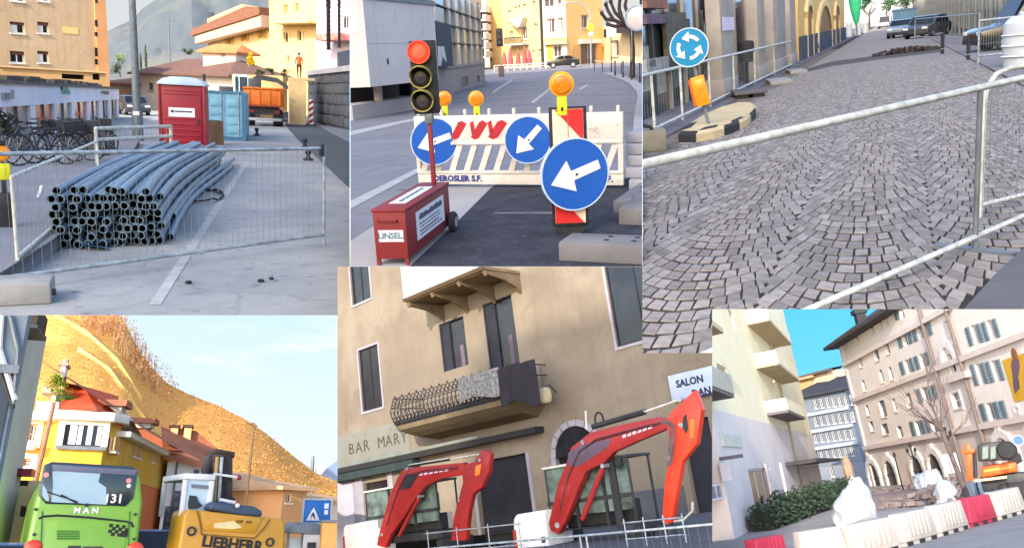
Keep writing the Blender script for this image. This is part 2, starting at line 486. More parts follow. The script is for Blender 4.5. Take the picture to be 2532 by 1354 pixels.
  # ------------------------------------------------------------------ the six places
ST=60.0
PANELS={'A':Panel('A',(0,0,865,778),1.9,ST,(600,235),lean=-2.0,c=(430,390),fwd=(640,245)),'B':Panel('B',(866,0,1588,658.5),1.6,ST,(1400,130),lean=-3.0,c=(1227,330),fwd=(1500,130)),'C':Panel('C',(1588.5,0,2532,872),1.6,ST,(2200,45),hor2=(4143,-180)),'D':Panel('D',(0,779,834,1354),1.7,1.0,(420,1300),lean=7.5,c=(420,1070),fwd=(420,1300)),'E':Panel('E',(835,659,1760,1354),1.6,1.0,(-855,1521),lean=-7.0,c=(1210,960),xdir=(-855,1521)),'F':Panel('F',(1761,764,2532,1354),2.8,1.0,(1484,1229),hor2=(2214,1130),fwd=(2214,1130)),}
PANELS['A'].rect=(-4,-4,865,778.5);PANELS['D'].rect=(-4,779,834.5,1358);PANELS['F'].rect=(1761,764,2536,1358)
PANELS['B'].rect=(866,-4,1588,658.7);PANELS['C'].rect=(1588.6,-4,2536,872);PANELS['E'].rect=(834.5,659,1761,1358)
PANELS['E'].notch=(1588.4,872)
# ------------------------------------------------------------------ unseen slabs added behind the viewer, shaped to keep the streets in shade
def behind(name,pts,dist,thick,mat):
 ea=Vector((0,0,1)).cross(SUN_TO).normalized();eb=SUN_TO.cross(ea);mb=MB()
 w=[SUN_TO*dist+ea*a+eb*b for a,b in pts]
 mb.v=w+[p+SUN_TO*thick for p in w];n=len(w)
 mb.f=[tuple(range(n)),tuple(range(n,2*n))]+[(i,(i+1)%n,n+(i+1)%n,n+i)for i in range(n)];mb.m=[0]*len(mb.f)
 o=bpy.data.objects.new(name,mb.mesh(name,mat));COL.objects.link(o);o['kind']='structure'
behind('sun_blocker_far',[(-4300,95),(1500,95),(1500,5700),(-1150,5600),(-1280,3500),(-1800,3000),(-2450,2780),(-2520,1680),(-2900,1480),(-3600,1150),(-4300,800)],30000,1500,M('sun_blocker_grey',(120,124,110),(98,104,92),.002,1))
behind('sun_blocker_near',[(-19.6,.2),(-3.1,.2),(-2.3,5),(-4.9,17.2),(-19.6,17.2)],160,6,M('sun_blocker_grey',(120,124,110)))  # added unseen slab, outlined to shade the bar house and the vehicles
# ================================================================== shared materials
m_wire=M('galvanised_wire',(150,156,160),(120,126,130),20,.5,metal=.6)
m_galv=M('galvanised_tube',(176,184,190),(120,128,136),9,.45,metal=.35,wear=(96,92,88),bump=.15)
m_galvw=M('pale_galvanised_tube',(215,214,206),(160,160,154),9,.45,metal=.15,wear=(120,116,108),bump=.15)
m_black=M('black_rubber',(34,34,36),(48,48,50),14,.75)
m_glass=M('window_glass',(34,40,48),(58,66,76),1.2,.12,spec=.6)
m_glassd=M('dark_window_glass',(16,18,24),(30,32,40),1.0,.15,spec=.5)
m_white=M('white_paint',(226,224,222),(206,204,204),2,.6,wear=(180,178,176))
m_leafd=M('dark_leaves',(52,66,40),(74,88,48),3,.75,rnd=.35)
m_leafy=M('yellow_green_leaves',(150,160,50),(110,120,44),2,.75,rnd=.35)
m_bark=M('bark',(86,72,60),(62,52,46),6,.9,bump=.4)
m_roadline=M('road_paint',(205,208,208),(170,174,176),5,.7,wear=(128,130,134))
m_conc=M('concrete',(150,150,148),(128,128,128),2.5,.9,bump=.3,wear=(112,110,108),bsc=24)
m_red=M('red_plastic',(140,34,50),(126,28,44),1.5,.45)
m_tile=M('brown_roof_tiles',(140,96,76),(112,76,62),2.5,.9,bump=.6,bsc=9,stretch=(1,1,2))
m_amber=M('amber_lens',(238,146,24),(226,124,14),9,.25,spec=.5,coat=.5)
m_lime=M('lime_plastic',(206,208,40),(186,188,34),5,.5)
m_steel=M('painted_steel_grey',(120,126,132),(96,102,108),6,.5,metal=.3)
m_dark=M('dark_metal',(46,48,52),(62,62,66),6,.55,metal=.3)
def fence_panel(t,L,z0,z1,r,mat,wire_m,nv=26,nh=0,posts=(True,True),wr=.004,foot=.0,rnd=False):
 for z,nm in ((z1,'top_rail'),(z0,'bottom_rail')):
  obj(nm,MB().cyl((0,0,z),(L,0,z),r,n=10),mat,t,smooth=True)
 for i,x in enumerate((0,L)):
  if posts[i]:obj('post',MB().cyl((x,.0,foot),(x,.0,z1+r*.3),r*.95,n=10),mat,t,smooth=True)
 mb=MB()
 for k in range(1,nv):
  x=L*k/nv;mb.cyl((x,0,z0),(x,0,z1),wr,n=4,caps=False)
 for k in range(1,nh+1):
  z=z0+(z1-z0)*k/(nh+1);mb.cyl((0,0,z),(L,0,z),wr,n=4,caps=False)
 tag(obj('wire_infill',mb,wire_m,t),kind='stuff')
def dirz(a,b):return math.atan2(b[1]-a[1],b[0]-a[0])
# ================================================================== street A: pipes, red toilet cabin, yellow houses
use(PANELS['A'])
G=P.G
m_agr=M('street_concrete',(150,150,150),(128,130,134),.55,.92,bump=.35,bsc=14,c3=(160,160,156),sc3=.16,wear=(108,110,116),spot=(92,92,96),streak=.3)
m_aasph=M('milled_asphalt',(86,90,94),(68,72,78),2.2,.95,bump=.6,bsc=16,wear=(98,100,104))
m_apav=M('pavement_asphalt',(124,124,132),(106,107,116),.8,.9,bump=.3,bsc=20,wear=(118,118,122))
mb=MB();mb.poly([(-160,3,0),(160,3,0),(400,900,0),(-400,900,0)]);struct('ground',mb,m_agr)
struct('asphalt_strip',gpoly([(690,277),(712,272),(865,352),(865,466),(786,392),(742,352),(712,318)],.004),m_aasph)
struct('side_road',gpoly([(716,272),(865,272),(865,350),(760,296)],.006),M('side_road_asphalt',(126,128,134),(108,110,118),.6,.9,bump=.2,bsc=14))
struct('road_line',gpoly([(368,752),(398,752),(616,400),(603,400)],.005),M('worn_line',(172,172,169),(150,151,152),3,.85,wear=(136,138,140),spot=(140,142,144)))
kp=[(-60,712),(0,677),(133,592),(200,536),(248,490),(300,420),(330,372),(345,345),(200,345),(-60,372)]
mb=MB();pts=[G(u,v,.16)for u,v in kp];mb.poly(pts)
for a,b in zip(pts[:8],pts[1:8]):mb.quad(a,b,Vector((b.x,b.y,0)),Vector((a.x,a.y,0)))
struct('pavement',mb,m_apav)
mb=MB()
for a,b in zip(pts[:7],pts[1:8]):
 d=(b-a).normalized();nn=Vector((-d.y,d.x,0))*.14
 mb.add([a+Vector((0,0,.012)),b+Vector((0,0,.012)),b+nn+Vector((0,0,.012)),a+nn+Vector((0,0,.012)),a-Vector((0,0,.1)),b-Vector((0,0,.1))],[(0,1,2,3),(0,4,5,1)])
struct('kerb',mb,M('kerb_stone',(128,128,132),(108,108,112),3,.9,bump=.3))
struct('kerb_gutter',gpoly([(10,676),(136,598),(215,532),(226,545),(150,616),(40,676)],.005),M('gutter_dark',(40,44,40),(56,58,50),3,.95,bump=.5))  # dark strip along the foot of the kerb
struct('pavement_line',gpoly([(90,488),(97,488),(106,458),(99,458)],.166),m_white)
for (u,v,s,lb)in ((466,701,.035,'small black stone on the concrete beside the white line'),(645,697,.035,'rounder small black stone right of the white line'),(671,691,.03,'flat small black stone at the end of the row')):
 mb=MB();mb.ball((0,0,s*.45),s,8,6,(1.1,.9,.55));one('stone',mb,m_black,lb,'stone',G(u,v),R(0,3),'dark stones on the concrete',smooth=True)
 # --- foreground barrier
a,b=G(0,688,.14),G(801,580,.14)
z1=P.zat(782,366,b);L0=(b-a).xy.length;ex=1.6
d=(b-a);d.z=0;d.normalize();a2=a-d*ex
t=thing('site_barrier','long galvanised mesh barrier running right across in front of the pipe stack','barrier',(a2.x,a2.y,0),dirz(a,b),'galvanised site barriers')
fence_panel(t,L0+ex,.14,z1,.021,m_galv,m_wire,62,0,(False,True),.0022)
obj('clamp',MB().box(L0+ex-.075,L0+ex-.02,-.03,.03,z1-.1,z1+.06),m_dark,t,bev=.006)
# --- barrier beside the pavement kerb
a,b=G(46,672,.05),G(246,470,.16)
z1=P.zat(40,438,a)
t=thing('site_barrier','shorter barrier running back along the pavement edge left of the pipes','barrier',(a.x,a.y,0),dirz(a,b),'galvanised site barriers')
fence_panel(t,(b-a).xy.length,.2,z1,.02,m_galvw,m_wire,30,0,(True,True),.003)
a,b=G(240,388,.3),G(424,372,.3);zt=P.zat(240,318,a)
t=thing('site_barrier','pale barrier with two close rails standing behind the pipe stack','barrier',(a.x,a.y,0),dirz(a,b),'galvanised site barriers')
fence_panel(t,(b-a).xy.length,P.zat(240,346,a),zt,.045,m_galvw,m_wire,14,0,(True,True),.006)
# --- concrete foot
p=G(128,752);q=G(-40,760);rz=dirz(q,p)
t=thing('concrete_block','long grey concrete barrier foot on the ground in the lower corner','concrete block',(q.x,q.y,0),rz)
obj('block',MB().box(0,(p-q).xy.length,0,.42,0,.2),m_conc,t,bev=.025)
obj('lifting_lug',MB().cyl(((p-q).xy.length-.02,.1,.09),((p-q).xy.length+.03,.1,.09),.03,n=8),m_dark,t)
# --- pipe stack
m_pipe=M('grey_blue_pipe',(112,134,150),(92,114,132),3,.45,spec=.4,rnd=.12,wear=(110,122,130))
m_pipei=M('pipe_bore',(22,24,26),(34,36,36),3,.8)
LP=11.5
def pipe_mesh(bend,sag):
 mb=MB();r=.051;n=12;pts=[]
 for i in range(9):
  s=i/8;pts.append(Vector((bend*math.sin(math.pi*s)+bend*.35*math.sin(2*math.pi*s),LP*s,sag*math.sin(math.pi*s))))
 mb.tube(pts,r,n,caps=False)
 mb.mi=1;mb.tube([pts[0]+Vector((0,.0,0)),pts[0]+Vector((bend*.07,.22,0))],r*.82,n,caps=False)
 v0=len(mb.v);k=len(mb.v)
 ring_o=[pts[0]+Vector((math.cos(6.2832*i/n)*r,0,math.sin(6.2832*i/n)*r))for i in range(n)]
 ring_i=[pts[0]+Vector((math.cos(6.2832*i/n)*r*.8,0,math.sin(6.2832*i/n)*r*.8))for i in range(n)]
 mb.mi=0;mb.add(ring_o+ring_i,[(i,(i+1)%n,n+(i+1)%n,n+i)for i in range(n)])
 mb.mi=1;mb.add([pts[0]+Vector((bend*.07,.22,0))+Vector((math.cos(6.2832*i/n)*r*.8,0,math.sin(6.2832*i/n)*r*.8))for i in range(n)],[tuple(range(n))])
 return mb.mesh('pipe',[m_pipe,m_pipei],smooth=True)
PM=[pipe_mesh(R(-.15,-.06),R(0,.05))for _ in range(6)]
nl,nr=G(138,614),G(398,604);fl,fr=G(398,418),G(536,432)
NC,NR=14,8
ORD='first second third fourth fifth sixth seventh eighth ninth tenth eleventh twelfth thirteenth fourteenth'.split()
LAY=['bottom layer','second layer up','third layer up','fourth layer up','fifth layer up','sixth layer up','last but one layer','top layer']
for r in range(NR):
 for c in range(NC-(r%2)):
  f=(c+.5*(r%2))/(NC-1)
  if r==7 and (c in (1,4,5,9,10,12)):continue
  p=nl.lerp(nr,f);q=fl.lerp(fr,f)
  p=p+Vector((R(-.012,.012),R(-.16,.12),.055+r*.09));q=q+Vector((R(-.05,.05),0,.055+r*.084))
  d=q-p
  o=link('pipe',PM[(r*5+c)%6],None,p,dirz(p,q)-math.pi/2,math.atan2(d.z,d.xy.length))
  tag(o,'grey conduit pipe, %s from the left in the %s of the stack'%(ORD[c],LAY[r]),'pipe','conduit pipes in the stack')
for k,(u,v,u2,v2)in enumerate(((410,596,552,440),(418,560,560,424),(404,530,548,405))):
 p=G(u,v)+Vector((.05,0,.055+.1*k));q=G(u2,v2)+Vector((0,0,.055+.1*k));d=q-p
 o=link('pipe',PM[k],None,p,dirz(p,q)-math.pi/2,math.atan2(d.z,d.xy.length))
 tag(o,('lowest','middle','highest')[k]+' of the stray conduit pipes splayed out on the right flank of the stack','pipe','stray pipes beside the stack')
mb=MB();c0=G(505,488);pts=[]
for i in range(34):
 a=i/33*9.2;pts.append((c0.x+math.cos(a)*.33+.04*math.sin(a*.5),c0.y+math.sin(a)*.9,.025+.012*(i%5)))
one('hose',mb.tube(pts,.018,6),m_black,'black hose loop lying beside the right flank of the pipes','hose',smooth=True)
mb=MB();c0=G(240,612);random.seed(3)
mb.add([(R(-.25,.25),R(-.3,.3),R(.01,.1))for _ in range(16)],[(i,(i+5)%16,(i+9)%16)for i in range(16)])
one('plastic_scrap',mb,M('blue_scrap',(66,104,128),(52,86,110),4,.4),'crumpled blue plastic scrap at the foot of the pipe stack','scrap',c0)
# --- warning lamp at the far left
p=G(18,560,.16)
t=thing('warning_lamp','amber warning lamp with lime battery case on a dark stand by the left edge','warning lamp',p,.2)
obj('stand',MB().box(-.09,.07,-.06,.06,0,.42).box(-.03,.03,-.03,.03,.42,.62),m_dark,t,bev=.01)
obj('battery_case',MB().box(-.05,.08,-.05,.05,.58,.78),m_lime,t,bev=.012)
obj('lens',MB().lathe([(0,-.05),(.07,-.045),(.095,-.02),(.1,0),(.095,.02),(.07,.045),(0,.05)],18,Matrix.Translation((0,0,.9)),'y'),m_amber,t,smooth=True)
obj('hood',MB().box(-.07,.05,-.04,.04,1.0,1.06),m_black,t,bev=.01)
# --- toilet cabin
p=G(398,371);w=104*P.mpp(p)
t=thing('toilet_cabin','dark red portable toilet cabin with domed pale roof behind the pipes','portable toilet',(p.x,p.y,0),face(512,300,-.09))
H=P.zat(446,211,p);dp=1.5
obj('body',MB().box(0,w,.03,dp,.12,H).box(-.04,.04,-.02,.1,.12,H).box(w-.05,w+.05,-.03,.1,.12,H),m_red,t,bev=.03)
dm=MB().box(.09,w-.1,-.01,.03,.2,H-.12);dr=obj('door',dm,m_red,t,bev=.012)
for k in range(5):obj('door_rib',MB().box(.14,w-.16,-.03,-.008,.3+k*.18,.36+k*.18),m_red,dr,bev=.008)
for k in range(2):obj('door_rib',MB().box(.14,w-.16,-.03,-.008,H-.3+k*.1,H-.26+k*.1),m_red,dr,bev=.008)
pl=obj('label_plate',MB().box(w*.2,w*.78,-.025,-.011,H*.52,H*.66),M('pale_label',(205,214,224),(188,198,210),3,.5),t)
obj('printed_mark',MB().box(w*.25,w*.32,-.029,-.026,H*.585,H*.62).box(w*.34,w*.72,-.029,-.026,H*.592,H*.612),m_dark,pl)
mb=MB();prof=[(-.05,0),(-.05,.06),(.12,.2),(.4,.27),(w-.4,.27),(w-.12,.2),(w+.05,.06),(w+.05,0)]
mb.prism(prof,-.06,dp+.05)
obj('roof',mb,M('pale_roof_plastic',(178,196,216),(160,178,200),2,.4),t,(0,0,H),bev=.02)
obj('skid',MB().box(0,w,.0,.12,0,.12).box(0,w,dp-.12,dp,0,.12),m_dark,t)
obj('vent_pipe',MB().cyl((w-.12,dp-.1,H),(w-.12,dp-.1,H+.42),.05,n=10),m_dark,t)
obj('handle',MB().box(w-.24,w-.18,-.06,-.01,H*.42,H*.5),m_dark,t)
# --- container
m_cont=M('light_blue_container_paint',(120,170,192),(104,152,178),2,.5,wear=(140,150,150))
p=G(508,346);w=95*P.mpp(p);H=P.zat(556,228,p)
t=thing('site_container','light blue steel container with double doors between the toilet cabin and the orange truck','container',(p.x,p.y,0),face(606,300,-.03))
obj('body',MB().box(0,w,.05,5.5,.1,H),m_cont,t)
obj('frame',MB().box(0,.1,-.02,.06,0,H+.05).box(w-.1,w,-.02,.06,0,H+.05).box(.1,w-.1,-.02,.06,H-.06,H+.05).box(.1,w-.1,-.02,.06,0,.14),M('container_frame_blue',(70,118,150),(58,100,132),3,.5),t)
for k in range(2):
 x0=.12+k*(w-.24)/2;x1=x0+(w-.24)/2-.02
 dr=obj('door',MB().box(x0,x1,.0,.05,.16,H-.08),m_cont,t)
 for j in range(4):
  obj('door_rib',MB().box(x0+.1,x1-.1,-.025,.0,.3+j*(H-.5)/4,.3+(j+.72)*(H-.5)/4),m_cont,dr,bev=.01)
 obj('locking_bar',MB().cyl(((x0+x1)/2+.2,-.05,.14),((x0+x1)/2+.2,-.05,H),.022,n=6),m_galv,dr)
obj('lower_sheet',MB().box(.1,w*.38,-.06,-.028,.1,H*.42),M('deep_blue_sheet',(44,92,130),(36,78,114),2,.5),t)
# --- brown crate
p=G(514,358)
t=thing('wooden_crate','upright brown wooden crate against the side of the toilet cabin','crate',(p.x,p.y,0),face(530))
m_brown=M('brown_wood',(108,86,70),(88,68,56),5,.85,stretch=(1,1,.15),bump=.2)
for k in range(4):obj('plank',MB().box(.02+k*.14,.15+k*.14,0,.05,.0,.9),m_brown,t)
obj('crate_body',MB().box(.02,.57,.05,.5,0,.88),m_brown,t)
# --- small machine in front of the container
p=G(584,342)
t=thing('plate_compactor','small yellow and black compactor standing before the blue container','compactor',(p.x,p.y,0),.1)
m_yel=M('machine_yellow',(222,186,30),(200,164,24),3,.5)
obj('base_plate',MB().prism([(-.34,.02),(.34,.02),(.42,.16),(-.42,.16)],-.2,.3),m_dark,t)
obj('frame',MB().box(-.36,-.24,-.1,.2,.14,.75).box(.24,.36,-.1,.2,.14,.75).box(-.36,.36,-.1,.2,.66,.78).box(-.36,.36,-.08,.18,.14,.26),m_yel,t,bev=.02)
obj('engine',MB().box(-.2,.2,-.12,.18,.28,.62),m_black,t,bev=.03)
obj('engine_cowl',MB().box(-.42,.36,-.14,.25,.8,1.22),m_dark,t,bev=.05)
for x in (-.3,.3):obj('handle_bar',MB().tube([(x,.2,.7),(x,.45,1.0),(x,.5,1.3)],.02,6),m_dark,t)
# --- orange tipper truck seen from behind
p=G(606,311);w=92*P.mpp(p)
t=thing('tipper_truck','orange tipper truck seen from behind beside the blue container','truck',(p.x,p.y,0),face(690,280,.03))
m_or=M('orange_truck_paint',(206,112,40),(186,96,32),2,.5,wear=(150,92,52))
zt,zb=P.zat(640,216,p),P.zat(640,264,p)
bd=obj('tipper_body',MB().box(-.05,w+.05,.1,6,zb,zt).box(-.1,w+.1,0.0,.14,zt-.12,zt),m_or,t,bev=.03)
tg=obj('tailgate',MB().box(.1,w-.1,-.06,.1,zb+.05,zt-.18),m_or,t,bev=.02)
for k in range(4):obj('tailgate_rib',MB().box(.2+k*(w-.5)/3,.32+k*(w-.5)/3,-.12,-.06,zb+.08,zt-.2),m_or,tg,bev=.01)
obj('warning_stripe',MB().box(.1,w-.3,-.09,-.061,zb+.02,zb+.14),M('red_stripe',(150,60,40),(120,50,36),4,.6),tg)
obj('chassis',MB().box(.25,w-.25,.3,6,zb-.5,zb),m_dark,t)
obj('bumper',MB().box(.1,w-.1,.05,.2,.35,.52),m_galv,t,bev=.01)
for x in (.02,w-.62):
 wh=obj('wheel',MB().lathe([(.2,-.3),(.48,-.3),(.52,-.22),(.52,.22),(.48,.3),(.2,.3)],20,Matrix.Translation((x+.3,.9,.52))@Matrix.Rotation(math.pi/2,4,'Y')),m_black,t,smooth=True)
 obj('rim',MB().cyl((x+.02,.9,.52),(x+.58,.9,.52),.24,n=14),m_steel,wh)
for x in (.3,w-.5):obj('tail_lamp',MB().box(x,x+.25,.0,.06,zb-.35,zb-.22),m_red,t)
obj('mudguard',MB().box(-.02,.64,.45,1.4,1.06,1.1).box(w-.66,w+.02,.45,1.4,1.06,1.1),m_black,t)
p=G(562,298);p.y+=6
t=thing('excavator','excavator with a pale blue cab showing over the blue container','excavator',(p.x,p.y,0),0)
z0,z1=P.zat(590,226,p),P.zat(590,184,p);w=60*P.mpp(p)
cb=obj('cab',MB().box(.3,w*.75,0,1.6,z0-.4,z1),M('cab_pale_blue',(176,202,216),(150,178,196),3,.45),t,bev=.06)
obj('pane',MB().box(.45,w*.36,-.015,.02,z0,z1-.18),m_glass,cb);obj('pane',MB().box(w*.4,w*.7,-.015,.02,z0,z1-.18),m_glass,cb)
obj('engine_housing',MB().box(w*.76,w*1.25,-.1,1.8,z0-.6,z1-.25).box(-.8,.28,.1,1.6,z0-.5,z0+.35),m_dark,t,bev=.06)
obj('undercarriage',MB().box(-.5,w*1.2,.1,2.2,0,1.0).box(.2,w*.9,.5,1.8,1.0,z0-.5),m_dark,t,bev=.1)
obj('boom',MB().prism([(w*.8,z1-.4),(w*1.1,z1+.1),(w*1.9,z1-.1),(w*2.6,z0+.3),(w*2.6,z0+.05),(w*1.9,z1-.5),(w*1.1,z1-.3)],.6,.95),m_dark,t)
# --- striped delineator, small bollards
def striped_post(label,p,h,w=.22):
 t=thing('delineator',label,'delineator',p,.1)
 obj('foot',MB().box(-.34,.3,-.2,.2,0,.09),m_black,t,bev=.02)
 obj('board',MB().box(-w/2,w/2,-.02,.02,.09,h),m_white,t)
 for k in range(4):
  z=.1+k*(h-.1)/4;dz=(h-.1)/4
  obj('red_stripe',MB().prism([(-w/2,z),(w/2,z+dz*.5),(w/2,z+dz),(-w/2,z+dz*.5)],-.026,-.0205),m_red,t)
striped_post('red and white striped delineator board on a black foot before the stone wall',G(769,311),P.zat(769,246,G(769,311)),.3)
def knob_bollard(label,p,h):
 mb=MB();mb.lathe([(0,0),(.16,0),(.16,.05),(.07,.1),(.055,h*.6),(.09,h*.68),(.1,h*.85),(.06,h),(0,h)],12)
 one('bollard',mb,m_dark,label,'bollard',p,group='small dark bollards',smooth=True)
knob_bollard('small dark bollard on the open concrete in front of the orange truck',G(635,336),P.zat(635,316,G(635,336)))
knob_bollard('small dark bollard just behind the right barrier post',G(762,397),P.zat(762,372,G(762,397)))
knob_bollard('topmost small dark bollard at the asphalt edge above the right barrier post',G(754,366),P.zat(754,342,G(754,366)))
# --- white kerb barrier beyond the truck
p,q=G(692,302),G(738,298)
t=thing('concrete_barrier','low pale concrete barrier across the lane beside the orange truck','barrier',p,dirz(p,q))
for k in range(3):obj('barrier_block',MB().prism([(0,0),(0,.12),(.15,.3),(.2,.75),(.4,.75),(.45,.3),(.6,.12),(.6,0)],k*.0+(q-p).xy.length*k/3,(q-p).xy.length*(k+.96)/3,'xz',Matrix.Rotation(-math.pi/2,4,'Z')@Matrix.Scale(-1,4,(1,0,0))),m_conc,t)
# --- street lamps
p=G(342,348)
t=thing('lamp_post','tall grey lamp post rising out of sight behind the pipe stack','lamp post',p)
obj('pole',MB().cyl((0,0,0),(.0,0,9.5),.16,.085,14),m_steel,t,smooth=True)
obj('base_sleeve',MB().cyl((0,0,0),(0,0,1.1),.2,.2,14),m_steel,t,smooth=True)
obj('notice',MB().box(-.12,.1,-.2,-.17,P.zat(342,285,p),P.zat(342,275,p)),m_white,t)
p=G(424,262);z=P.zat(424,50,p)
t=thing('lamp_post','thin far lamp post with a short arm against the mountain','lamp post',p)
s=P.mpp(p)
obj('pole',MB().cyl((0,0,0),(0,0,z),2.2*s,1.5*s,8),m_steel,t)
obj('arm',MB().tube([(0,0,z),(6*s,0,z+1.5*s),(12*s,0,z)],1.2*s,6),m_steel,t)
obj('lamp_head',MB().box(6*s,15*s,-3*s,3*s,z-1.5*s,z+1*s),m_steel,t,bev=.5*s)
# --- apartment block
pa=G(0,298);vpd=P.l(900,238);pb=None
dd=Vector((1,.62,0)).normalized()
pa=P.Y(0,250,78);pa.z=0
F=building('apartment_building','tall beige apartment block with a terrace and orange corner strip, sunlit upper left','apartment block',pa,pa+dd*30)
m_beige=M('beige_render',(186,160,128),(174,148,118),.25,.9,c3=(194,168,138),sc3=.12,streak=.35)
m_orst=M('orange_render',(206,150,102),(194,138,92),.4,.9)
m_shut=M('brown_roller_shutter',(110,66,58),(92,54,50),4,.7)
s_end=F.px(236,100)[0];s_st=F.px(-30,100)[0];zt=F.px(130,-60)[1];zb=F.px(130,200)[1]
ops=[]
for (u0,u1)in ((25,61),(93,121)):
 for (v0,v1)in ((-24,4),(55,83),(127,156)):ops.append(F.rect(u0,v0,u1,v1))
F.wall(s_st,s_end,0,zt,ops,m_beige,.3,14)
for i,r in enumerate(ops):F.window(r,m_white,m_glassd,.09,.28,1,0,sill=m_white,curtain=m_white if i!=2 else None,blind=((.55,.25,.3,.5,.3,.25)[i],m_shut))
s2=F.px(263,100)[0]
st=obj('corner_strip',MB().box(s_end,s2,-.25,14,0,zt),m_orst,F.t)
for (v0,v1)in ((0,8),(50,66),(80,90),(118,140),(146,160)):
 r=F.rect(232,v0,238,v1);obj('slit_window',MB().box(r[0],r[1],-.27,-.2,r[2],r[3]),m_glassd,F.t)
r=F.rect(155,68,193,84);obj('plaster_patch',MB().box(r[0],r[1],-.03,.02,r[2],r[3]),M('pale_patch',(232,188,124),(226,180,118),1,.9),F.t)
# --- low shop row with white fascia
dd=hdir(521,233);p0=G(138,331)-dd*22
F=building('shop_row','low white shop row with orange and grey shopfronts below the apartment block','shop',p0,p0+dd*60)
s0=F.px(-20,300)[0];s1=F.px(293,290)[0]
zf=F.px(130,256)[1];zft=F.px(130,213)[1]
m_shopw=M('shop_white',(236,234,240),(222,220,230),.6,.7)
obj('fascia',MB().box(s0,s1,-.1,.3,zf,zft),m_shopw,F.t)
obj('roof',MB().box(s0,s1,-.2,9,zft+.003,zft+.12),M('flat_roof',(120,114,108),(96,92,88),1,.95),F.t)
obj('parapet',MB().box(s0,s1,1.2,1.5,zft+.124,F.px(120,197)[1]),M('parapet_render',(168,148,124),(150,132,112),.6,.9),F.t)
bays=[((-20,6),(150,120,110),'grey'),((11,71),(128,116,112),'grey'),((84,131),(204,92,52),'orange'),((138,175),(132,126,122),'grey'),((182,213),(196,62,56),'red'),((219,243),(140,126,130),'grey'),((252,266),(52,58,60),'dark'),((273,288),(66,72,70),'dark')]
mbp=MB();last=s0
for i,((u0,u1),c,nm)in enumerate(bays):
 a=F.px(u0,290)[0];b=F.px(u1,285)[0]
 obj('pillar',MB().box(last,a,-.06,.3,0,zf-.004),m_shopw,F.t);last=b
 w=obj('shopfront',MB().box(a,b,.04,.1,.1,zf-.004),M('shopfront_%s'%nm if nm!='grey'else 'shopfront_grey%d'%i,c,tuple(x*.8 for x in c),1.2,.25,spec=.5),F.t)
 obj('frame',MB().box(a,b,-.02,.039,.0,.22).box((a+b)/2-.05,(a+b)/2+.05,-.02,.037,.22,zf-.01),m_steel,w)
 if nm in ('orange','red'):obj('poster',MB().box(a+(b-a)*.1,b-(b-a)*.55,.0,.039,.6,zf*.6),M('poster_yellow',(228,130,60),(200,80,40),2.5,.6),w)
obj('pillar',MB().box(last,s1,-.05,.3,0,zf-.004),m_shopw,F.t)
r=F.rect(146,224,172,240,.1);sg=obj('shop_sign',MB().box(r[0],r[1],-.15,-.101,r[2],r[3]),m_shopw,F.t)
obj('sign_print',MB().box(r[0]+.2,r[1]-.2,-.155,-.151,r[2]+.1,r[2]+.28).box(r[0]+.5,r[1]-.5,-.155,-.151,r[2]+.42,r[3]-.06),M('sign_green',(110,160,140),(96,146,128),4,.6),sg)
r=F.rect(249,226,268,234,.1);obj('sign_lettering',MB().prism([(r[0],r[2]+.1),(r[1]-.3,r[2]),(r[1],r[2]+.2),(r[0]+.4,r[3])],-.15,-.101),m_dark,F.t)
r=F.rect(2,222,26,244,.1)
obj('sign_lettering',MB().box(r[0],r[0]+.9,-.15,-.101,r[2],r[2]+.18).box(r[0]+.2,r[0]+1.1,-.15,-.101,r[3]-.3,r[3]-.1).box(r[0]+1.3,r[0]+1.6,-.15,-.101,r[2],r[3]),M('sign_grey',(170,170,178),(150,150,160),3,.6),F.t)
random.seed(11)
mb=MB();sa,sb=F.px(0,205)[0],F.px(245,207)[0]
for k in range(26):
 x=sa+(sb-sa)*(k+R(.1,.9))/26;h=R(.25,.6);mb.box(x,x+R(.3,1.2),-.1,.5,zft+.124,zft+.124+h*.3)
tag(obj('roof_gravel_boxes',mb,M('roof_clutter',(74,68,64),(100,94,86),2,.9),F.t),kind='stuff')
pa=P.Y(-20,250,66);pa.z=0
F=building('terrace_wall','long ochre terrace wall with dark openings between the shop row and the apartment block','wall',pa,pa+Vector((1,.35,0)).normalized()*30)
zt=F.px(100,184)[1];s1=F.px(262,195)[0]
ops=[F.rect(153,184,208,196),F.rect(229,183,247,198)]
F.wall(F.px(-40,190)[0],s1,0,F.px(200,178)[1],ops,M('terrace_ochre',(176,142,98),(158,126,88),.5,.9),.8,4)
for r in ops:obj('opening_back',MB().box(r[0],r[1],.7,.79,r[2],r[3]),m_glassd,F.t)
obj('coping',MB().box(F.px(-40,190)[0],s1+.1,-.15,.4,F.px(200,178)[1]+.003,F.px(200,174)[1]),M('coping_stone',(190,160,118),(170,142,106),1,.9),F.t)
